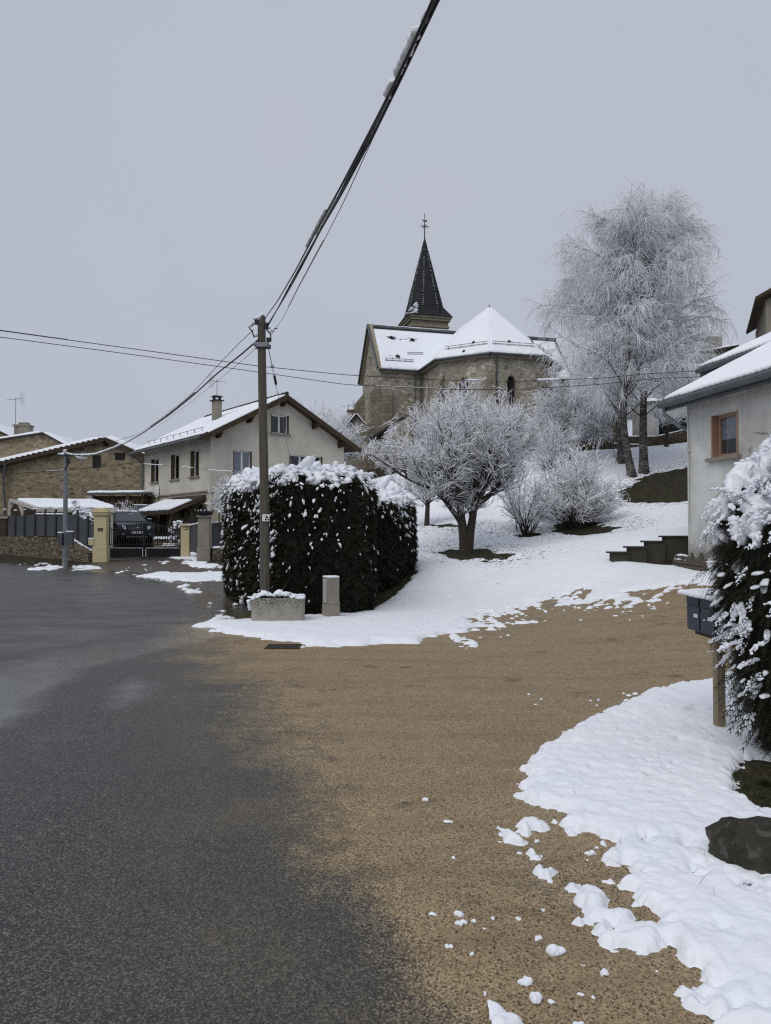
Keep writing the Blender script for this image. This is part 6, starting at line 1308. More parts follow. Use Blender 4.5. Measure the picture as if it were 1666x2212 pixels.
# ------------------------------------------------------------------ street things
# wooden pole with fittings
PB = at(572.5, 1331, 14.5); PB[2] = tz(PB[0], PB[1]); PT = at(566.5, 688, 14.5)
pole = thing('wooden_utility_pole', 'weathered wooden telephone pole standing behind the concrete planter', 'pole', PB)
m = MB(); kk = 14; path = [PB * (1 - t) + PT * t + np.array([.012 * math.sin(t * 5), 0, 0]) for t in np.linspace(-.02, 1, kk)]; m.tube(path, np.linspace(.098, .078, kk), 14); m.lathe(PT, [(.078, 0), (.05, .05), (.01, .09)], 14); m.build('shaft', M['pole'], pole)
m = MB(); z = lambda py: at(567, py, 14.5); q = z(747); m.box(q + [0, -.10, -.04], (.30, .02, .085)); m.box(q + [0, .10, -.04], (.30, .02, .085))
for s in (-1, 1): m.tube([q + [s * .12, -.135, 0], q + [s * .12, .13, 0]], .016, 6)
m.build('clamp_band', M['galv'], pole)
m = MB(); q = z(706); m.box(q + [.09, -.02, -.05], (.06, .08, .12)); m.tube([q + [.1, -.02, -.03], q + [.30, -.05, -.045]], .012, 6); m.tube([q + [.09, -.02, -.07], q + [.16, -.02, -.14], q + [.175, -.02, -.26], q + [.10, -.02, -.22]], .014, 6); m.box(q + [.13, -.02, -.30], (.09, .05, .08)); m.box(q + [-.11, -.03, .04], (.07, .08, .1)); m.tube([q + [-.1, -.05, .1], q + [-.2, -.05, .0], q + [-.26, -.06, -.02], q + [-.19, -.05, -.10], q + [-.15, -.04, -.22]], .013, 6); m.build('cable_bracket', M['black'], pole)
g = np.random.default_rng(9); C = np.array([PT + [-.02, -.03, .06], PT + [-.06, -.05, .0], z(703) + [-.13, -.05, .12], z(706) + [-.17, -.05, .06], z(708) + [-.24, -.06, .02], z(709) + [.2, -.04, -.05], z(728) + [-.12, -.05, .02]]); Vl, Fl = lumps(C, np.tile(np.eye(3), (7, 1, 1)), g.uniform(.025, .055, (7, 3)), 2, .4, 22); tag(mesh_np('pole_snow', Vl, Fl, M['snow'], pole, smooth=True, uv=False), kind='stuff')
m = MB(); q0, q1 = PB + [-.085, -.055, .6], PB + [-.085, -.045, 3.0]; m.tube([q0, q1], .007, 5); m.build('earth_wire', M['galv'], pole)
# trail sign
sg_c = at(574.3, 1118.5, 14.375); ts = thing('trail_sign', 'small white cycle trail sign with black triangle and two dots on the pole', 'sign', sg_c); m = MB(); m.box(sg_c + [0, .012, -.066], (.134, .008, .134), .03); m.build('sign_board', M['white'], ts)
m = MB(); Yf = -.0022; T3 = lambda x, zz: sg_c + np.array([x, Yf + .008 + x * .03, zz]); m.prism([T3(-.012, -.006), T3(.050, -.006), T3(.019, .052)], (0, -.002, 0))
for cx in (0.0, .042): m.prism([T3(cx + .0165 * math.cos(a), -.034 + .0165 * math.sin(a)) for a in np.linspace(0, 2 * math.pi, 19)[:-1]], (0, -.002, 0))
m.build('trail_symbol', M['black'], ts)
m = MB()
for k, (x, zz) in enumerate(((-.034, .044), (-.027, .038), (-.033, .033))): m.prism([T3(x, zz), T3(x + .012, zz + .002), T3(x + .009, zz + .007), T3(x + .002, zz + .005)], (0, -.0015, 0))
m.build('small_print', M['zinc'], ts)
# concrete planter with snowy plants
pc = np.array([-1.93, 13.55, 0.0]); pc[2] = tz(pc[0], pc[1]); pl = thing('concrete_planter', 'low stained concrete flower trough topped with snow at the pole foot', 'planter', pc)
def rrect(w_, d_, r, n=5): return [(sx * (w_ / 2 - r) + r * math.cos(a0 + k * math.pi / 2 / n), sy * (d_ / 2 - r) + r * math.sin(a0 + k * math.pi / 2 / n)) for sx, sy, a0 in ((1, 1, 0), (-1, 1, math.pi / 2), (-1, -1, math.pi), (1, -1, 1.5 * math.pi)) for k in range(n + 1)]
m = MB(); ry = .10; R2_ = lambda p, zz: pc + np.array([p[0] * math.cos(ry) - p[1] * math.sin(ry), p[0] * math.sin(ry) + p[1] * math.cos(ry), zz])
o_, i_ = rrect(.96, .50, .12), rrect(.84, .38, .08); ob = rrect(.93, .47, .12); n_ = len(o_); rings = [[R2_(p, -.05) for p in ob], [R2_(p, .455) for p in o_], [R2_(p, .47) for p in rrect(.94, .48, .11)], [R2_(p, .47) for p in i_], [R2_(p, .38) for p in i_]]
m.add(sum(rings, []), [(r * n_ + k, r * n_ + (k + 1) % n_, (r + 1) * n_ + (k + 1) % n_, (r + 1) * n_ + k) for r in range(4) for k in range(n_)] + [tuple(range(4 * n_, 5 * n_))])
def m_planter():
    t = NT('stained_trough_concrete'); v = t.obj(); n = t.noise(v, 5, 5, .65); f = t.noise(v, 38, 4, .75); sp = t.n('SeparateXYZ', {0: v}, 2); hi = t.ramp(t.mth('ADD', sp, t.mth('MULTIPLY', t.mth('SUBTRACT', n, .5), .35)), [(.16, 0.0), (.46, 1.0)])
    c = t.mix(t.ramp(n, [(.35, 0), (.7, .6)]), (.36, .34, .29), (.25, .23, .19)); k = t.mth('MULTIPLY', t.ramp(f, [(.46, 0.0), (.56, 1.0)]), hi); c = t.mix(k, c, (.035, .033, .026)); lo = t.ramp(sp, [(.0, .8), (.07, 0.0)]); c = t.mix(t.mth('MULTIPLY', lo, t.ramp(f, [(.35, .3), (.6, 1)])), c, (.06, .055, .04))
    return t.done(c, .9, t.bump(f, .5, .01), .2)
m.build('trough', m_planter(), pl)
g = np.random.default_rng(12); N = 70; C = np.stack([g.uniform(-.46, .46, N), g.uniform(-.22, .22, N), np.full(N, .46) + g.uniform(0, .02, N)], 1); hh = np.array([.10 * math.exp(-((x - .05) / .14) ** 2) + .07 * math.exp(-((x + .27) / .12) ** 2) for x in C[:, 0]]); C[:, 2] += hh * g.uniform(.3, 1.1, N); C = np.array([R2_(p[:2], p[2]) for p in C])
C = np.concatenate([C, [R2_((-.50, -.12 + .05 * k), .43 - .06 * k) for k in range(4)]]); N = len(C); Vl, Fl = lumps(C, frames(g.normal(size=(N, 3)) * [1, 1, .2]), g.uniform(.025, .07, (N, 3)) * [1.2, 1, .55], 2, .4, 16, .6); mesh_np('planter_snow', Vl, Fl, M['snow'], pl, smooth=True, uv=False)
P = np.array([R2_((g.normal() * .10 + c, g.normal() * .08), .45) for c in (-.27, .05, -.5) for _ in range(40)]); Vs, Fs = sprays(P, np.array([0, 0, .9]) + g.normal(size=P.shape) * .6, g.normal(size=P.shape), g.uniform(.06, .14, len(P)), g, SPR_S, .3); mesh_np('planter_plants', Vs, Fs, M['thuja'], pl, uv=False)
# concrete utility pillar
bp_ = np.array([-1.03, 14.20, 0.0]); bp_[2] = tz(*bp_[:2]); up_ = thing('concrete_pillar', 'square grey concrete service pillar with thin snow cap before the hedge', 'pillar', bp_); rz = .5
m = MB(); m.box(bp_ + [0, 0, -.06], (.25, .26, .36), rz, .005); m.build('pillar_foot', M['concrete'], up_); m = MB(); m.box(bp_ + [0, 0, .304], (.235, .245, .49), rz, .005); m.build('pillar_body', M['concrete'], up_); m = MB(); dn_ = np.array([-math.cos(rz), -math.sin(rz), 0]); dt_ = np.array([-math.sin(rz), math.cos(rz), 0])
for e in (-1, 1): m.beam(bp_ + dn_ * .122 + dt_ * e * .085 + [0, 0, .34], bp_ + dn_ * .122 + dt_ * e * .085 + [0, 0, .76], .02, .014, dn_)
m.build('panel_rib', M['concrete'], up_); m = MB(); m.beam(bp_ + dn_ * .121 + [0, 0, .33], bp_ + dn_ * .121 + [0, 0, .77], .15, .012, dn_); m.build('door_panel', m_plain('grey_service_door', (.40, .41, .40), .7, .3, 8), up_); m = MB(); m.box(bp_ + [0, 0, .795], (.25, .26, .035), rz, .014); m.build('pillar_snow', M['snow'], up_)
# drain grate
dg = ground(613, 1397.5); gr = thing('drain_grate', 'rusty slotted drain grate set in the sandy lane', 'drain', dg + [0, 0, .012]); m = MB(); w_, d_ = .46, .36
for s in (-1, 1): m.box(dg + [0, s * d_ / 2, -.02], (w_ + .04, .03, .034)); m.box(dg + [s * w_ / 2, 0, -.02], (.03, d_ - .032, .034))
m.box(dg + [0, 0, -.02], (.03, d_ - .032, .032)); m.build('frame', M['fascia'], gr)
m = MB()
for k in range(11): m.box(dg + [0, -d_ / 2 + .03 + k * .03, -.022], (w_ - .04, .011, .03))
m.build('bars', M['fascia'], gr); m = MB(); m.quad(dg + [-w_ / 2, -d_ / 2, .009], dg + [w_ / 2, -d_ / 2, .009], dg + [w_ / 2, d_ / 2, .009], dg + [-w_ / 2, d_ / 2, .009]); m.build('dark_pit', M['room'], gr)
# mailboxes on a timber post
def mailbox(i, label):
    f = V3(2.60 + .008 * i, 6.48 - .262 * i, .815); b = thing('mailbox', label, 'mailbox', f, 'row of slate-blue mailboxes'); ex, ey = np.array([.999, .03, 0]), np.array([.03, -.999, 0]); W_, D_, H_ = .252, .36, .295; T = lambda a, d, zz: f + ey * a + ex * d + np.array([0, 0, zz])
    bx = lambda mb, a0, a1, d0, d1, z0, z1: mb.hexa([T(a0, d0, z0), T(a1, d0, z0), T(a1, d1, z0), T(a0, d1, z0), T(a0, d0, z1), T(a1, d0, z1), T(a1, d1, z1), T(a0, d1, z1)])
    m = MB(); bx(m, 0, W_, 0, D_, 0, H_); m.build('box', M['mailbox'], b); m = MB(); bx(m, .012, W_ - .012, -.008, -.001, .012, .205); dr = m.build('door', M['mailbox'], b); m = MB(); bx(m, .012, W_ - .012, -.012, -.001, .215, .285); m.build('letter_flap', M['mailbox'], b)
    m = MB(); bx(m, .145, .215, -.0105, -.0085, .115, .145); m.build('name_label', M['white'], dr); m = MB(); m.tube([T(.035, -.001, .14), T(.035, -.016, .14)], .008, 8); m.build('lock', M['galv'], dr)
    C = np.array([T(a, d, H_ + .012) for a in np.linspace(-.01, W_ + .01, 6) for d in np.linspace(-.03, D_, 7)]); g = np.random.default_rng(70 + i); Vl, Fl = lumps(C, np.tile(np.eye(3), (len(C), 1, 1)), np.tile([.055, .048, .034], (len(C), 1)) * g.uniform(.85, 1.2, (len(C), 1)), 2, .3, 24, .5); mesh_np('snow_cap', Vl, Fl, M['snow'], b, smooth=True, uv=False)
mailbox(0, 'leftmost slate-blue mailbox with white name label and snow cap'); mailbox(1, 'slate-blue mailbox half buried in the snowy thuja bush')
mp = thing('mailbox_post', 'square timber post carrying the blue mailboxes', 'post', (2.70, 6.13, tz(2.7, 6.13))); m = MB(); m.box((2.72, 6.15, tz(2.72, 6.15) - .1), (.070, .078, .86), .05, .004); m.build('timber', M['post'], mp); m = MB(); m.beam((2.74, 6.42, .795), (2.75, 5.9, .795), .20, .03); m.build('bracket', M['black'], mp)
# boulder
rc = np.array([1.84, 3.67, .075]); g = np.random.default_rng(15); V0, F0 = ico(4); Vr = V0 * [.27, .17, .175]; d0 = norm(V0); nz = (vn(V0[:, 0] * 1.8 + 4, V0[:, 1] * 1.8, V0[:, 2] * 1.8) - .5) * .30 + (vn(V0[:, 0] * 5, V0[:, 1] * 5, V0[:, 2] * 5) - .5) * .16; Vr = Vr * (1 + nz[:, None]); a = -.55; Rz = np.array([[math.cos(a), -math.sin(a), 0], [math.sin(a), math.cos(a), 0], [0, 0, 1]]); Vr = Vr @ Rz.T + rc
def m_rock():
    t = NT('lichened_boulder'); v = t.obj(); n = t.noise(v, 7, 6, .65); f = t.noise(v, 60, 5, .7); l = t.noise(v, 13, 3, .5, .4); c = t.ramp(n, [(.3, (.030, .027, .019)), (.55, (.075, .066, .047)), (.75, (.125, .112, .085))]); c = t.mix(t.ramp(l, [(.58, 0.0), (.64, .7)]), c, (.15, .145, .125)); c = t.mix(.5, c, t.ramp(f, [(.3, .45), (.7, 1.0)]), 'MULTIPLY'); return t.done(c, .8, t.bump(t.mth('ADD', n, t.mth('MULTIPLY', f, .4)), 1.0, .06), .3)
bo = thing('boulder', 'rounded brown boulder half buried in the verge snow at right', 'rock', rc); mesh_np('stone', Vr, F0, m_rock(), bo, smooth=True, uv=False)
C = np.array([rc + Rz @ np.array([x, y, zz]) for x, y, zz in ((.26, .08, .10), (.20, .05, .135), (.29, -.02, .10), (.14, .1, .13), (.34, .02, .05), (.40, .1, .02), (.05, .16, .04), (-.2, .15, .0), (.2, .2, .03), (-.1, -.2, -.04), (.08, -.22, -.04), (.22, -.2, -.03), (-.28, -.1, -.04))]); Vl, Fl = lumps(C, np.tile(np.eye(3), (len(C), 1, 1)), np.tile([.075, .06, .03], (len(C), 1)) * g.uniform(.6, 1.2, (len(C), 1)), 3, .6, 26); mesh_np('boulder_snow', Vl, Fl, M['snow'], bo, smooth=True, uv=False)
# timber edging heap at the grey house corner
ht = thing('timber_edging', 'weathered stacked timber edging with bare twigs at the house corner', 'garden edging', at(1490, 1230, 17.4)); m = MB(); sn = []
for k in range(4): a, b = at(1456 + k * 2, 1231 - k * 9.6, 17.9), at(1524, 1236 - k * 8.2 + (k % 2) * 2, 16.6); m.beam(a, b, .14, .085); sn.append((a, b))
for px in (1492, 1512): q = at(px, 1236, 17.2); m.box(q + [0, -.1, -.1], (.05, .05, .55))
m.build('boards', M['pole'], ht); g = np.random.default_rng(18); C = np.concatenate([[a + (b - a) * t + [0, -.04, .055] for t in g.uniform(0, .42, 7)] for a, b in sn[2:]]); Vl, Fl = lumps(C, frames(np.tile([1., -.4, 0], (len(C), 1))), np.tile([.09, .05, .025], (len(C), 1)) * g.uniform(.5, 1.2, (len(C), 1)), 1, .3, 14); mesh_np('edging_snow', Vl, Fl, M['snow'], ht, smooth=True, uv=False)
P = np.array([at(px, 1222, 17.3) for px in g.uniform(1487, 1524, 26)]); tw = grow(P, np.array([0, 0, 1.]) + g.normal(size=P.shape) * .28, g.uniform(.25, .72, len(P)), 6, .2, .25, g); Vt, Ft = tubes(tw, rad(len(tw), 6, .006, .002), 3); mesh_np('bare_twigs', Vt, Ft, M['twig'], ht, uv=False)

# ------------------------------------------------------------------ overhead cables
def cable(name, label, pts, r, snow=(), K=60, n=6, seed=1, sr=1.0, group=None):
    p = np.array(pts, float); t = np.concatenate([[0], np.cumsum(np.linalg.norm(np.diff(p, axis=0), axis=1))]); t /= t[-1]; tt = np.linspace(0, 1, K); q = np.stack([np.interp(tt, t, p[:, j]) for j in range(3)], 1)
    for _ in range(3): q[1:-1] = .25 * q[:-2] + .5 * q[1:-1] + .25 * q[2:]
    o = thing(name, label, 'cable', q[0], group); m = MB()
    for k, rr in enumerate(r if isinstance(r, (list, tuple)) else [r]):
        off = np.zeros((K, 3))
        if isinstance(r, (list, tuple)) and len(r) > 1: ph = k * 2 * math.pi / len(r) + tt * 7; off = np.stack([np.cos(ph), np.zeros(K), np.sin(ph)], 1) * rr * 1.05
        m.tube(q + off, rr, n)
    m.build('wire', M['rubber'], o, smooth=True); g = np.random.default_rng(seed); C, A, S = [], [], []
    for a, b, w_, h_ in snow:
        L = np.linalg.norm(np.array([np.interp(b, tt, q[:, j]) - np.interp(a, tt, q[:, j]) for j in range(3)])); nk = max(3, int(L / (w_ * .55)))
        for f in np.linspace(a, b, nk): c = np.array([np.interp(f, tt, q[:, j]) for j in range(3)]); d = np.array([np.interp(min(1, f + .01), tt, q[:, j]) - np.interp(max(0, f - .01), tt, q[:, j]) for j in range(3)]); C.append(c + [-w_ * .42, 0, h_ * .40 + (r[0] if isinstance(r, (list, tuple)) else r)]); A.append(d); S.append([w_ * 1.1, w_ * .85 * g.uniform(.85, 1.15), h_ * g.uniform(.75, 1.2)])
    if C: Vl, Fl = lumps(np.array(C), frames(np.array(A)), np.array(S), 2, .28, .9 / max(.02, snow[0][2])); tag(mesh_np('cable_snow', Vl, Fl, M['snow'], o, smooth=True, uv=False), kind='stuff')
    return o
def plan(px, py, a, b):
    """point of the vertical plane through plan points a, b seen at a survey direction"""
    d = np.array(b) - np.array(a); return on_plane(px, py, (*a, 0), (d[1], -d[0], 0))
A_, B_ = (-2.25, 14.45), (.30, 3.3)
main = [at(578, 704, 14.4)] + [plan(px, py, A_, B_) for px, py in ((604, 660), (640, 595), (690, 502), (735, 421), (800, 297), (850, 196), (903, 84), (946, -6))]; e_ = main[-1] + (main[-1] - main[-2]) * 2.0; main.append(e_)
cable('overhead_cable', 'thick twisted black cable sweeping from the pole over the viewer', main, [.0092, .0092], ((.878, .912, .036, .034), (.858, .867, .034, .030), (.922, .927, .02, .018), (.58, .69, .018, .012)), 120, 7, 2)
A2, B2 = (-2.33, 14.4), (.16, 3.4); sec_ = [at(562, 702, 14.36)] + [plan(px, py, A2, B2) for px, py in ((600, 650), (640, 582), (690, 487), (736, 404), (800, 283), (850, 186), (900, 80), (936, -2))]; sec_.append(sec_[-1] + (sec_[-1] - sec_[-2]) * 2)
cable('overhead_wire', 'second black wire running just left of the thick overhead cable', sec_, .008, ((.575, .69, .020, .014),), 90, 6, 3)
A3_, B3_ = (-2.1, 14.45), (.42, 3.4); thr = [at(585, 724, 14.4)] + [plan(px, py, A3_, B3_) for px, py in ((610, 690), (650, 612), (700, 520), (745, 432), (805, 300), (856, 196), (908, 82), (952, -4))]; thr.append(thr[-1] + (thr[-1] - thr[-2]) * 2)
cable('overhead_wire', 'thinnest lumpy wire on the right of the thick overhead cable', thr, .0038, ((.20, .55, .010, .006),), 90, 5, 4)
LPx = 29.0; LT_ = at(142, 984, LPx)
lf1 = [at(557, 735, 14.4)] + [at(px, py, Y) for px, py, Y in ((516, 770, 16.0), (470, 806, 18.1), (420, 852, 20.3), (370, 893, 22.6), (310, 935, 25.2), (255, 966, 27.4), (205, 984, 28.6))] + [LT_ + [.3, 0, .0], LT_]
cable('overhead_cable', 'sagging black cable with snow from wooden pole down to the metal pole', lf1, .017, ((.35, .62, .05, .022), (.80, .99, .06, .04)), 90, 6, 5)
lf2 = [at(548, 712, 14.36)] + [at(px, py, Y) for px, py, Y in ((516, 742, 16.0), (470, 790, 18.3), (420, 845, 20.6), (360, 896, 23.2), (300, 938, 25.8))] + [LT_ + [.2, 0, .05]]
cable('overhead_wire', 'upper thin wire between the wooden pole and the metal pole', lf2, .007, ((.5, .64, .03, .015),), 80, 5, 6)
cable('overhead_wire', 'fine wire from the pole clamp towards the cream house gutter', [at(553, 752, 14.5), at(520, 782, 18), at(420, 863, 28), at(330, 930, 40)], .005, (), 40, 5, 7)
w1 = [at(px, py, Y) for px, py, Y in ((-120, 700, 17), (0, 714, 18), (280, 752.5, 19.6), (560, 791, 21), (748, 810, 21.8), (955, 821, 22.6), (1112, 824, 23.2), (1300, 817, 24), (1390, 808, 24.3), (1545, 799, 25))]
cable('overhead_wire', 'upper of the two long wires crossing in front of church and birches', w1, .011, ((.00, .12, .05, .012), (.615, .63, .05, .03), (.72, .748, .07, .035), (.795, .80, .04, .02)), 140, 6, 8)
w2 = [at(px, py, Y) for px, py, Y in ((-120, 715, 17), (0, 728, 18), (280, 765, 19.6), (560, 804, 21), (748, 831, 21.8), (972, 841, 22.6), (1112, 842, 23.2), (1300, 830, 24), (1420, 817, 24.4), (1520, 814, 24.9))]
cable('overhead_wire', 'lower of the two long wires crossing in front of church and birches', w2, .010, ((.50, .60, .03, .008),), 140, 6, 9)
cable('house_wire', 'thin wire with snow along the cream house front', [at(312, 1002.5, 36.8), at(400, 1009, 36), at(470, 1017, 35), at(512, 1019, 34.5)], .007, ((.0, .2, .03, .02), (.4, .52, .03, .02), (.7, .95, .03, .02)), 40, 5, 10)
cable('barn_wire', 'dark cable strung across the stone barn wall', [at(-20, 1009, 46.7), at(25, 1023, 46.6), at(140, 1016, 45), at(230, 1007, 45), at(310, 997, 45.4)], .018, ((.42, .55, .05, .02),), 50, 5, 11)
gy = thing('guy_wire', 'steel stay wire with insulator slanting from the pole clamp behind the hedge', 'cable', at(580, 752, 14.5)); G = [at(580, 752, 14.5), at(588.5, 792, 14.7), at(591, 806, 14.8), at(597, 834, 15.0), at(626, 987, 16.3), at(640, 1060, 17)]; m = MB(); m.tube(G[:2], .008, 6); m.tube([G[3], G[4], G[5]], .005, 5)
for s in (-.012, .012): m.tube([G[1] + [s, 0, 0], G[3] + [s, 0, 0]], .004, 5)
m.build('stay', M['galv'], gy); m = MB(); m.tube([at(593, 812, 14.82), at(596.5, 830, 14.95)], .026, 8); m.tube([G[1] + np.array([.028 * math.cos(a), 0, .028 * math.sin(a)]) for a in np.linspace(0, 6.283, 13)], .008, 5); m.build('insulator', M['black'], gy)

# ------------------------------------------------------------------ left street side
lpb = at(140.5, 1226, LPx); lpb[2] = tz(*lpb[:2]); lp = thing('metal_pole', 'slim grey metal pole with snowy crossarm in front of the stone wall', 'pole', lpb)
m = MB(); m.tube([lpb - [0, 0, .1], lpb + [0, 0, 1.3], LT_ + [0, 0, .1]], [.105, .09, .07], 12); m.build('shaft', M['galv'], lp)
m = MB(); m.beam(LT_ + [-.22, -.06, .0], LT_ + [.4, -.06, .0], .06, .06); m.tube([LT_ + [.05, -.1, 0], LT_ + [.2, -.12, -.28], LT_ + [.02, -.1, -.55]], .025, 6); m.box(LT_ + [.13, -.1, -.32], (.12, .12, .18)); m.build('crossarm', M['black'], lp)
g = np.random.default_rng(22); C = np.array([LT_ + [x, -.05, zz] for x, zz in ((-.2, .06), (-.1, .05), (0, .12), (0, .2), (.1, .08), (.22, .06), (.32, .04), (.42, -.02), (.52, -.07), (.62, -.1), (.74, -.12))]); Vl, Fl = lumps(C, np.tile(np.eye(3), (len(C), 1, 1)), g.uniform(.04, .08, (len(C), 3)) * [1.4, 1, .8], 2, .35, 12); mesh_np('crossarm_snow', Vl, Fl, M['snow'], lp, smooth=True, uv=False)
mb_ = at(142, 1178, 28.85); m = MB(); m.box(mb_ + [-.19, -.02, 0], (.17, .14, .46)); m.box(mb_ + [.17, -.02, .0], (.24, .2, .5)); m.build('meter_box', M['panel'], lp); m = MB(); m.box(mb_ + [.17, -.02, .505], (.26, .22, .05), 0, .02); m.box(mb_ + [-.19, -.02, .465], (.19, .16, .05), 0, .02); m.build('box_snow', M['snow'], lp)
# stone wall with panel fence
wy = lambda px: 35.5 + (px - 0) * (31.0 - 35.5) / 205
tops = [(-90, 1157), (0, 1158.5), (80, 1160), (150, 1161), (176, 1178), (203, 1194)]
low_wall('rough field-stone wall below the grey fence beside the road', [at(px, py, wy(px)) for px, py in tops], .45, M['wallstone'])
pf = thing('panel_fence', 'anthracite panel fence with dark posts along the stone wall', 'fence', at(80, 1160, wy(80))); posts = [(-40, 1097), (-12, 1099), (10, 1101), (32.5, 1103), (52.5, 1101), (75, 1099.5), (97.5, 1099), (120, 1099.5), (142, 1099.5), (167, 1101), (189, 1114), (203, 1126)]; bot = lambda px: np.interp(px, [-90, 0, 80, 150, 176, 203], [1157, 1157, 1158, 1159, 1177, 1192])
for k, ((p0, t0), (p1, t1)) in enumerate(zip(posts[:-1], posts[1:])):
    d = .16; a, b = at(p0, bot(p0), wy(p0) + d), at(p1, bot(p1), wy(p1) + d); c, e = at(p1, t1 + 12, wy(p1) + d), at(p0, t0 + 12, wy(p0) + d); m = MB(); m.prism([a, b, c, e], (0, .05, 0)); m.build('panel', M['panel'], pf)
for p0, t0 in posts: m = MB(); m.beam(at(p0 - .5, bot(p0), wy(p0) + .1), at(p0 + 1.2, t0, wy(p0) + .1), .075, .075, (0, 1, 0)); m.build('fence_post', M['fencepost'], pf)
C = np.array([at(px, np.interp(px, [p for p, _ in posts], [t for _, t in posts]) + 11, wy(px) + .17) for px in np.linspace(80, 140, 26)] + [at(p0 + 1.2, t0 - .5, wy(p0) + .1) for p0, t0 in posts[2:]] + [at(px, bot(px) - 1, wy(px) - .05) for px in np.linspace(160, 200, 14)]); g = np.random.default_rng(23); Vl, Fl = lumps(C, np.tile(np.eye(3), (len(C), 1, 1)), g.uniform(.04, .09, (len(C), 3)) * [1.2, 1, .6], 1, .3, 9); mesh_np('fence_snow', Vl, Fl, M['snow'], pf, smooth=True, uv=False)
mk = at(35.5, 1190, wy(35) - .35); m = MB(); m.box(mk, (.10, .06, .38), 0, .01); tag(m.build('marker_post', M['trim'], loc=mk), 'small pale marker post against the stone wall', 'marker post')
sn_ = at(2, 1138, 33.0); m = MB(); m.lathe(sn_ - [0, 0, 0], [(.001, 0), (.001, .001)], 4)
dk = thing('dark_post_box', 'dark square post at the left margin beside the stone wall', 'post', at(3, 1172, 35.2)); m = MB(); m.box(at(3, 1165, 35.4), (.62, .3, 1.05)); m.build('body', M['fascia'], dk); m = MB(); m.box(at(3, 1112 + 6, 35.4) + [0, 0, -.05], (.8, .4, .12)); m.build('cap', M['concrete'], dk)
# ivy on the fence with snow
iv = at(186, 1118, 33.0); g = np.random.default_rng(24); N = 260; u_ = g.random(N); P = np.array([at(158 + 48 * u, 1100 + 24 * u + g.normal() * 7, 33.2 + g.normal() * .12) for u in u_]); it = thing('snowy_creeper', 'snow-laden creeper tumbling over the fence beside the yellow gate pillar', 'plant', iv)
Vs, Fs = sprays(P, g.normal(size=P.shape) + [0, -.5, .2], g.normal(size=P.shape), g.uniform(.15, .3, N), g, SPR_S, .3); mesh_np('leaves', Vs, Fs, M['thuja'], it, uv=False); k = g.random(N) < .75; C = P[k] + [0, -.06, .06]; Vl, Fl = lumps(C, frames(g.normal(size=C.shape)), g.uniform(.05, .12, C.shape) * [1.2, 1, .6], 1, .35, 8); mesh_np('leaf_snow', Vl, Fl, M['snow'], it, smooth=True, uv=False)
# gate pillars
def pillar(name, label, base, w_, h_, mat, rz=.0, foot=None, cap=None):
    t = thing(name, label, 'gate pillar', base); b = np.array(base, float); m = MB()
    if foot: m.box(b - [0, 0, .1], (w_ + .07, w_ + .07, foot + .1), rz, .02); m.box(b + [0, 0, foot + .002], (w_, w_, h_ - foot), rz, .015)
    else: m.box(b - [0, 0, .1], (w_, w_, h_ + .1), rz, .015)
    m.build('shaft', mat, t)
    if cap:
        m = MB(); z_ = h_ + .004
        for e, hh in cap: m.box(b + [0, 0, z_], (w_ + e, w_ + e, hh), rz, min(.02, hh * .3)); z_ += hh + .002
        m.build('cap', mat, t)
    return t, b
b_ = at(219, 1215, 31.2); b_[2] = tz(*b_[:2]); yp, yb = pillar('gate_pillar', 'large yellow gate pillar with stepped cap and brown plaque', b_, .50, 1.86, M['yellow'], .12, .66, ((.06, .06), (.14, .09), (.20, .07), (.06, .07), (-.12, .06)))
m = MB(); q = at(198.5, 1178, 31.0); m.box(q, (.22, .25, .26), .1, .015); m.build('letter_box', M['yellow'], yp); m = MB(); m.box(q + [0, 0, .262], (.24, .27, .045), .1, .02); m.build('letter_box_snow', M['snow'], yp)
q = at(216, 1144, 30.9); q[1] = yb[1] - .262; pq = thing('bronze_plaque', 'small bronze plaque with pale lettering on the yellow pillar', 'plaque', q); m = MB(); m.box(q - [0, -.003, .065], (.20, .014, .135), .12); m.build('plate', M['plaque'], pq); m = MB()
for zz, x0, x1, hh in ((.025, -.02, .035, .02), (-.008, -.04, .03, .008), (-.042, -.07, .07, .012)):
    n_ = max(2, int((x1 - x0) / .018))
    for k in range(n_): xa = x0 + (x1 - x0) * k / n_; m.box(q + [xa + .006, -.008 + xa * .12, zz], (.011, .006, hh), .12)
m.build('raised_lines', M['paleletter'], pq)
b_ = at(401, 1197, 33.3); b_[2] = tz(*b_[:2]); sp2, sb2 = pillar('gate_pillar', 'slim cream gate pillar with flat snowy cap right of the iron gate', b_, .37, 1.38, M['yellow'], .12, None, ((.12, .07),)); m = MB(); m.box(sb2 + [0, 0, 1.458], (.50, .50, .03), .12, .012); m.build('cap_snow', M['snow'], sp2)
q = at(399.5, 1140.5, 33.0); q[1] = sb2[1] - .196; m = MB(); m.box(q - [0, 0, .06], (.17, .02, .12), .12); m.build('intercom_recess', M['room'], sp2); m = MB(); m.box(q - [.012, .012, .055], (.12, .02, .085), .12); m.build('intercom', M['paleletter'], sp2)
b_ = at(441, 1213, 31.5); b_[2] = tz(*b_[:2]); gp_, gb_ = pillar('gate_pillar', 'weathered grey stone pillar carrying a dark flower bowl', b_, .48, 1.78, M['concrete'], .12, .58, ((.06, .05), (.14, .06)))
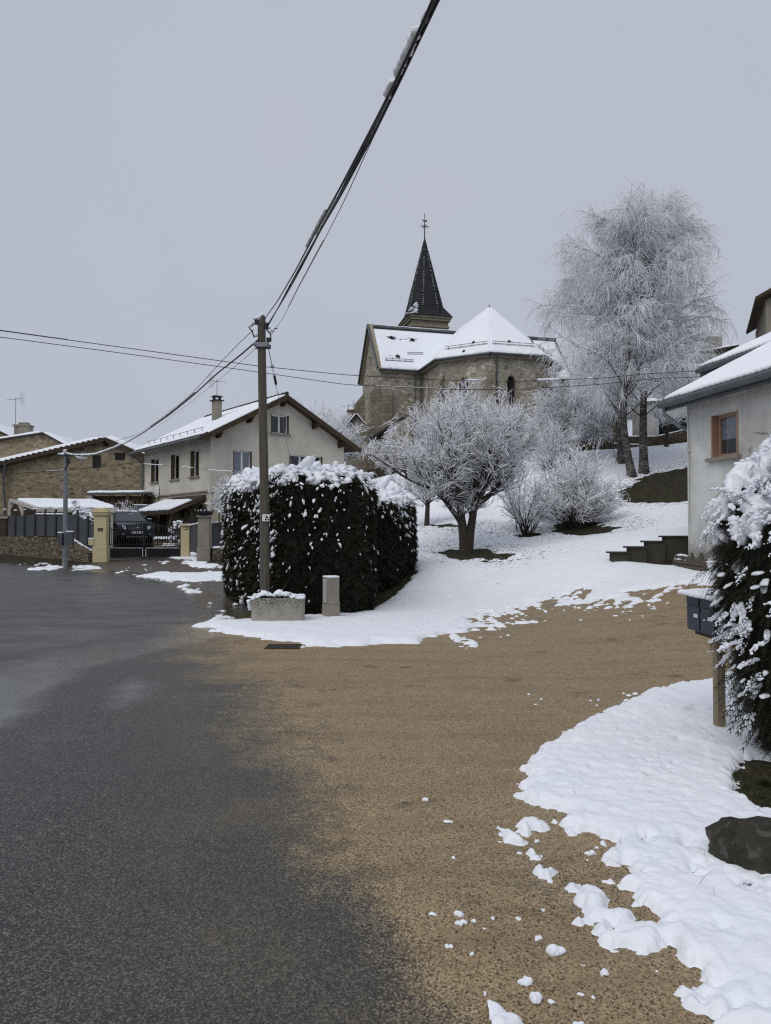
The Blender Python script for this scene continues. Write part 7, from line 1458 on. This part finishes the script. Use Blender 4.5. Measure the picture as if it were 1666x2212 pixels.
m = MB(); tb_ = gb_ + [0, 0, 1.90]; m.lathe(tb_, [(.22, 0), (.36, .05), (.38, .16), (.33, .17)], 14, 0); bw = m.build('flower_bowl', M['black'], gp_); g = np.random.default_rng(25); P = tb_ + [0, 0, .15] + g.normal(size=(160, 3)) * [.17, .17, .05]; Vs, Fs = sprays(P, g.normal(size=P.shape) + [0, 0, .6], g.normal(size=P.shape), g.uniform(.08, .16, 160), g, SPR_S, .2); mesh_np('bowl_plants', Vs, Fs, M['thuja'], bw, uv=False); C = P[:34] + [0, 0, .04]; Vl, Fl = lumps(C, np.tile(np.eye(3), (34, 1, 1)), g.uniform(.02, .04, (34, 3)), 1, .3, 14); mesh_np('bowl_snow', Vl, Fl, M['snow'], bw, smooth=True, uv=False)
# panels between / right of the pillars and low stone wall
for lbl, x0, x1, y0a, y0b, y1a, y1b, Ya, Yb in (('grey panel fence between the cream pillar and the stone pillar', 411, 428, 1186, 1184, 1135, 1131, 33.2, 31.9), ('grey panel fence with snowy top right of the stone pillar', 457, 545, 1182, 1170, 1130, 1118, 31.8, 33.5)):
    t = thing('panel_fence', lbl, 'fence', at(x0, y0a, Ya)); m = MB(); m.prism([at(x0, y0a + 6, Ya), at(x1, y0b + 6, Yb), at(x1, y1b, Yb), at(x0, y1a, Ya)], (0, .05, 0)); m.build('panel', M['panel'], t); C = np.array([at(x0 + (x1 - x0) * f, y1a + (y1b - y1a) * f - .5, Ya + (Yb - Ya) * f + .03) for f in np.linspace(0, 1, 26)]); g = np.random.default_rng(26); Vl, Fl = lumps(C, np.tile(np.eye(3), (26, 1, 1)), np.tile([.09, .04, .035], (26, 1)) * g.uniform(.6, 1.1, (26, 1)), 1, .3, 10); mesh_np('fence_snow', Vl, Fl, M['snow'], t, smooth=True, uv=False)
gs = at(473.5, 1178, 31.7); m = MB(); m.tube([gs, at(473.5, 1108, 31.7)], .03, 8); gl = thing('garden_stake', 'rusty iron stake with a snow ball in front of the grey panel', 'stake', gs); m.build('rod', M['fascia'], gl); Vl, Fl = lumps(np.array([at(473.5, 1106, 31.7)]), np.eye(3)[None], np.array([[.07, .07, .07]]), 2, .2, 10); mesh_np('snow_ball', Vl, Fl, M['snow'], gl, smooth=True, uv=False)
low_wall('low stone wall with snow ledge right of the stone pillar', [at(456, 1184, 31.6), at(545, 1180, 32.4)], .5, M['wallstone'], (.03, 1.0))
# iron gate
GY_ = 32.6; gt_ = thing('iron_gate', 'black wrought iron double gate between the yellow and cream pillars', 'gate', at(312, 1206, GY_))
for s, x0, x1 in ((-1, 236, 311), (1, 313, 390)):
    Yl = lambda px: 31.7 + (33.2 - 31.7) * (px - 233) / 157; m = MB(); tp2 = lambda px: 1133 + 13.5 * abs((px - 312) / 77) ** 1.6
    rail = lambda y0, y1, r: m.beam(at(x0, y0, Yl(x0)), at(x1, y1, Yl(x1)), r, r)
    for y in (1177, 1182.5, 1205.3): rail(y, y, .035)
    m.tube([at(px, tp2(px), Yl(px)) for px in np.linspace(x0, x1, 12)], .02, 6); wd_ = .07
    for px, w_ in ((x0, .05), (x1, .06 if s < 0 else .05)): m.beam(at(px, 1206, Yl(px)), at(px, tp2(px) - 2, Yl(px)), w_, w_, (0, 1, 0))
    for k in range(1, 14):
        px = x0 + (x1 - x0) * k / 14; m.tube([at(px, 1177, Yl(px)), at(px, tp2(px) - 5.5, Yl(px))], [.017, .015], 5)
    lf_ = m.build('gate_leaf', M['black'], gt_); m = MB(); m.prism([at(x0 + 1.5, 1203.5, Yl(x0)), at(x1 - 1.5, 1203.5, Yl(x1)), at(x1 - 1.5, 1185, Yl(x1)), at(x0 + 1.5, 1185, Yl(x0))], (0, .02, 0)); m.build('kick_panel', M['black'], lf_); m = MB()
    e = x1 - 2.4 if s < 0 else x0 + 2.4; m.beam(at(e, 1203, Yl(e) - .04), at(e, 1185.5, Yl(e) - .04), .02, .02, (0, 1, 0)); m.beam(at(x0 + 3, 1183.6, Yl(x0) - .04), at(x1 - 3, 1183.6, Yl(x1) - .04), .02, .02); m.build('snow_edge', M['snow'], lf_)
# carport
cpt = thing('carport', 'low whitewashed timber carport with snowy roof behind the grey fence', 'carport', at(150, 1120, 38)); f0, f1, k0, k1 = at(79, 1097, 36.6), at(250, 1098.5, 36.6), at(36, 1081, 41), at(203, 1083, 41); k0b = at(22, 1080, 40.5)
m = MB(); slab(m, f0, f1, k1, k0, .1); cr_ = m.build('roof', M['whitewood'], cpt); snow_slab('roof_snow', f0 + [.05, .05, .03], f1 + [-.03, .05, .03], k1 + [0, 0, .03], k0 + [0, 0, .03], .13, cr_, nu=70, amp=.15)
m = MB(); 
for q in (f0, at(50, 1089, 38.5), k0b, f1 + [-.2, .1, 0], f0 * .5 + f1 * .5): m.box(np.array([q[0], q[1], .4]), (.12, .12, q[2] - .5))
m.beam(at(22, 1080.5, 40.5), f0 - [0, 0, .06], .09, .16); m.beam(f0 - [0, 0, .13], f1 - [0, 0, .13], .09, .14); q = at(40, 1086.5, 39.3); m.beam(q, at(50, 1113, 38.5), .08, .08); q = at(33, 1084, 40); m.beam(q, at(24, 1100, 40.5), .08, .08); m.build('timber_frame', M['whitewood'], cpt)
m = MB(); a, b = at(24, 1100, 42), at(245, 1102, 42); m.prism([np.array([a[0], 42, .5]), np.array([b[0], 42, .5]), np.array([b[0], 42, 3.2]), np.array([a[0], 42, 3.2])], (0, .1, 0)); m.build('back_wall', M['fascia'], cpt)
# wood shed
ws_ = thing('firewood_shed', 'open firewood shed with thin snowy roof against the stone barn', 'shed', at(250, 1130, 44)); a, b = at(188, 1064, 43), at(313, 1063, 43); m = MB(); slab(m, a, b, b + [0, 2.6, .1], a + [0, 2.6, .1], .1); r_ = m.build('roof', M['zinc'], ws_); snow_slab('roof_snow', a + [0, .02, .01], b + [0, .02, .01], b + [0, 2.6, .12], a + [0, 2.6, .12], .1, r_)
m = MB(); m.box(np.array([at(193.5, 1075, 43.1)[0], 43.2, .6]), (.30, .2, a[2] - .75)); m.build('white_pillar', M['whitewood'], ws_); m = MB(); m.box(np.array([at(276, 1075, 43.1)[0], 43.15, .6]), (.13, .13, a[2] - .75)); m.build('shed_post', M['pole'], ws_); m = MB(); m.box(np.array([(a[0] + b[0]) / 2, 45.4, .6]), (b[0] - a[0], .1, a[2] - .7)); m.build('back_board', M['room'], ws_)
fw = MB(); g = np.random.default_rng(27); x0, x1 = at(199, 1100, 43.6)[0], at(311, 1100, 43.6)[0]; zz, row = 1.0, 0
while zz < a[2] - .22:
    x = x0 + (row % 2) * .09
    while x < x1: r = g.uniform(.07, .105); fw.tube([np.array([x, 43.5 + g.normal() * .05, zz]), np.array([x, 44.3, zz])], r, 7); x += r * 1.9 + g.uniform(0, .03)
    zz += .165; row += 1
o = fw.build('firewood_stack', M['wood_end'], loc=(x0, 43.5, 1.0)); tag(o, 'wall of stacked split logs filling the firewood shed', 'firewood', kind='stuff')
# blue-grey bins beside the house
bn = thing('metal_cabinet', 'blue-grey corrugated cabinet with snow beside the cream house downpipe', 'cabinet', at(306, 1150, 43)); q = at(306, 1158, 43.2); m = MB(); m.box(q, (.72, .5, 1.75))
for k in range(5): m.box(q + [-.28 + k * .14, -.262, .04], (.06, .02, 1.66))
m.build('body', M['blue'], bn); m = MB(); m.box(q + [0, 0, 1.752], (.78, .56, .07), 0, .02); m.build('cabinet_snow', M['snow'], bn)
# potted topiary and low snowy bed by the porch
q = P_(s_(357), ZG, -.9); q[2] = .95; tpq = thing('potted_topiary', 'dark potted ball topiary under the porch awning', 'potted plant', q); m = MB(); m.box(q, (.55, .5, .5), .65, .02); m.build('pot', M['black'], tpq); m = MB(); m.tube([q + [0, 0, .5], q + [0, 0, 1.0]], .03, 6); m.build('stem', M['bark'], tpq); g = np.random.default_rng(28); d = norm(g.normal(size=(260, 3))); P = q + [0, 0, 1.25] + d * [.36, .36, .26]; Vs, Fs = sprays(P, d + g.normal(size=d.shape) * .4, d, np.full(260, .16), g, SPR_S, .1); mesh_np('foliage_ball', Vs, Fs, M['thuja'], tpq, uv=False)
q = at(385, 1150, 36.0); q[2] = tz(q[0], q[1]) + .3; rb = thing('rose_bush', 'round bush balled with snow behind the right gate leaf', 'bush', q); d = norm(g.normal(size=(170, 3))); P = q + [0, 0, .55] + d * [.45, .45, .6]; Vs, Fs = sprays(P, d + g.normal(size=d.shape) * .4, d, np.full(170, .2), g, SPR_S, .2); mesh_np('leaves', Vs, Fs, M['thuja'], rb, uv=False); C = P[:60] + [0, -.02, .06]; Vl, Fl = lumps(C, frames(g.normal(size=C.shape)), g.uniform(.05, .11, C.shape), 1, .3, 10); mesh_np('leaf_snow', Vl, Fl, M['snow'], rb, smooth=True, uv=False)
q = at(350, 1168, 36.5); q[2] = tz(q[0], q[1]); bd = thing('stone_flowerbed', 'low stone-edged flowerbed with snow ledges behind the gate', 'flowerbed', q); m = MB()
for px0, px1, py, Y, hh in ((333, 376, 1166, 37.0, .5), (352, 380, 1176, 35.4, .35)):
    a, b = at(px0, py, Y), at(px1, py, Y); za = tz(a[0], a[1]); m.box(np.array([(a[0] + b[0]) / 2, Y + .3, za - .2]), (b[0] - a[0], .6, hh + .2), -.12)
m.build('edging', M['barn'], bd)
for k, (px0, px1, py, Y, hh) in enumerate(((333, 376, 1166, 37.0, .5), (352, 380, 1176, 35.4, .35))): a, b = at(px0, py, Y), at(px1, py, Y); z_ = tz(a[0], a[1]) + hh + .01; snow_slab('bed_snow', np.array([a[0], Y - .1, z_]), np.array([b[0], Y - .2, z_]), np.array([b[0], Y + .5, z_]), np.array([a[0], Y + .6, z_]), .1, bd, ragged=.1)

# ------------------------------------------------------------------ parked car
cb = at(272, 1165, 38.4); cb[2] = tz(cb[0], cb[1]); car = thing('parked_car', 'dark blue estate SUV with snowy roof parked behind the iron gate', 'car', cb); yw = math.atan2(-.84, .54)
fx, sx = np.array([math.cos(yw), math.sin(yw), 0]), np.array([-math.sin(yw), math.cos(yw), 0]); CT = lambda f, s, zz: cb + fx * f + sx * s + np.array([0, 0, zz])
m = MB(); prof = [(2.1, .30), (2.16, .45), (2.15, .72), (2.05, .92), (1.75, 1.02), (1.0, 1.10), (-2.0, 1.12), (-2.12, .95), (-2.15, .5), (-2.05, .30)]
secs = [(-.90, .0), (-.86, .0)]; rows_ = []
for s, sc_ in ((-.80, .94), (-.90, 1.0), (-.90, 1.0), (.90, 1.0), (.90, 1.0), (.80, .94)): rows_.append([CT(f * (.97 if sc_ < 1 else 1), s, .30 + (z_ - .30) * (1.0)) for f, z_ in prof])
n_ = len(prof); m.add(sum(rows_, []), [(r * n_ + k, r * n_ + (k + 1) % n_, (r + 1) * n_ + (k + 1) % n_, (r + 1) * n_ + k) for r in range(5) for k in range(n_)] + [tuple(range(n_)), tuple(range(6 * n_ - 1, 5 * n_ - 1, -1))])
cab = [(1.05, 1.09), (.25, 1.62), (-1.5, 1.66), (-2.0, 1.10)]; lo_, hi_ = .80, .62
m.hexa([CT(1.05, -lo_, 1.09), CT(1.05, lo_, 1.09), CT(-2.0, lo_, 1.10), CT(-2.0, -lo_, 1.10), CT(.20, -hi_, 1.60), CT(.20, hi_, 1.60), CT(-1.55, hi_, 1.64), CT(-1.55, -hi_, 1.64)]); body = m.build('body', M['carpaint'], car)
def face(a, b, c, d, e=.012):
    a, b, c, d = map(np.array, (a, b, c, d)); nn = norm(np.cross(b - a, d - a)); cc_ = cb + [0, 0, .9] + fx * -.3; nn = nn if np.dot(nn, (a + b + c + d) / 4 - cc_) > 0 else -nn; q = [x + nn * e for x in (a, b, c, d)]; g_ = sum(q) / 4; return [g_ + (x - g_) * .93 for x in q]
m = MB(); m.quad(*face(CT(1.05, -lo_, 1.09), CT(1.05, lo_, 1.09), CT(.20, hi_, 1.60), CT(.20, -hi_, 1.60))); m.build('windscreen', M['carglass'], car)
for s in (-1, 1): m = MB(); m.quad(*face(CT(.85, s * lo_, 1.11), CT(-1.85, s * lo_, 1.11), CT(-1.5, s * hi_, 1.60), CT(.2, s * hi_, 1.58))); m.build('side_window', M['carglass'], car)
for f in (1.32, -1.32):
    for s in (-1, 1):
        m = MB(); c_ = CT(f, s * .80, .33); e1_, e2_ = fx, np.array([0, 0, 1.0]); K = 18; rr_ = [(0.0, .22), (.0, .33), (.10, .345), (.2, .33)]; Vv = []
        for w2, r in ((-.1, .30), (-.08, .34), (.08, .34), (.105, .31)): Vv += [c_ + sx * s * w2 + e1_ * r * math.cos(a) + e2_ * r * math.sin(a) for a in np.linspace(0, 2 * math.pi, K + 1)[:-1]]
        m.add(Vv, [(r * K + k, r * K + (k + 1) % K, (r + 1) * K + (k + 1) % K, (r + 1) * K + k) for r in range(3) for k in range(K)] + [tuple(range(3 * K, 4 * K)), tuple(range(K))]); wh_ = m.build('wheel', M['tyre'], car)
        m = MB(); m.prism([c_ + sx * s * .108 + e1_ * .2 * math.cos(a) + e2_ * .2 * math.sin(a) for a in np.linspace(0, 2 * math.pi, 13)[:-1]], sx * s * .012); m.build('rim', M['galv'], wh_)
m = MB(); m.prism([CT(2.17, -.48, .66), CT(2.17, .48, .66), CT(2.13, .44, .87), CT(2.13, -.44, .87)], fx * .02); gr_ = m.build('grille', M['black'], car); m = MB()
for zz in (.70, .74, .79, .83): m.beam(CT(2.19 - (zz - .66) * .19 + .005, -.42, zz), CT(2.19 - (zz - .66) * .19 + .005, .42, zz), .012, .012)
m.prism([CT(2.185, -.06, .80), CT(2.195, 0, .75), CT(2.185, .06, .80), CT(2.175, .05, .83), CT(2.18, 0, .785), CT(2.175, -.05, .83)], fx * .012); m.build('grille_trim', M['chrome'], gr_)
for s in (-1, 1): m = MB(); m.prism([CT(2.15, s * .52, .70), CT(2.06, s * .83, .74), CT(1.98, s * .85, .89), CT(2.10, s * .52, .87)], fx * .03); m.build('headlight', M['lamp'], car)
for s in (-1, 1): m = MB(); m.prism([CT(2.17, s * .58, .42), CT(2.13, s * .74, .42), CT(2.13, s * .74, .52), CT(2.17, s * .58, .52)], fx * .015); m.build('fog_light', M['galv'], car)
m = MB(); m.prism([CT(2.185, -.26, .50), CT(2.185, .26, .50), CT(2.185, .26, .61), CT(2.185, -.26, .61)], fx * .01); plt = m.build('number_plate', M['white'], car)
def text(s, p, xdir, size, m_, parent, name='lettering'):
    c = bpy.data.curves.new(name, 'FONT'); c.body = s; c.size = size; c.align_x = 'CENTER'; c.align_y = 'CENTER'; c.extrude = .001; c.materials.append(m_); tmp = bpy.data.objects.new(name, c); COL.objects.link(tmp); me = bpy.data.meshes.new_from_object(tmp.evaluated_get(bpy.context.evaluated_depsgraph_get())); bpy.data.objects.remove(tmp); me.materials.clear(); me.materials.append(m_); o = bpy.data.objects.new(name, me); COL.objects.link(o); o.parent = parent
    o.location = np.array(p) - root_loc(parent); o.rotation_euler = (math.pi / 2, 0, math.atan2(xdir[1], xdir[0])); return o
text('EF-505-ZK', CT(2.198, 0, .555), sx, .11, M['black'], plt, 'plate_lettering')
for s in (-1, 1): m = MB(); m.box(CT(.75, s * .98, 1.08), (.12, .2, .14), yw, .02); mr = m.build('door_mirror', M['carpaint'], car); m = MB(); m.box(CT(.75, s * .98, 1.222), (.12, .19, .035), yw, .012); m.build('mirror_snow', M['snow'], mr)
for s in (-1, 1): m = MB(); m.tube([CT(.1, s * .60, 1.64), CT(-.1, s * .60, 1.70), CT(-1.3, s * .60, 1.72), CT(-1.5, s * .60, 1.67)], .018, 6); m.build('roof_rail', M['black'], car)
snow_slab('roof_snow', CT(.16, -.56, 1.625), CT(.16, .56, 1.625), CT(-1.5, .56, 1.655), CT(-1.5, -.56, 1.655), .05, car, nu=20)
m = MB(); m.beam(CT(2.17, -.5, .34), CT(2.17, .5, .34), .03, .05); m.build('bumper_lip', M['galv'], car)
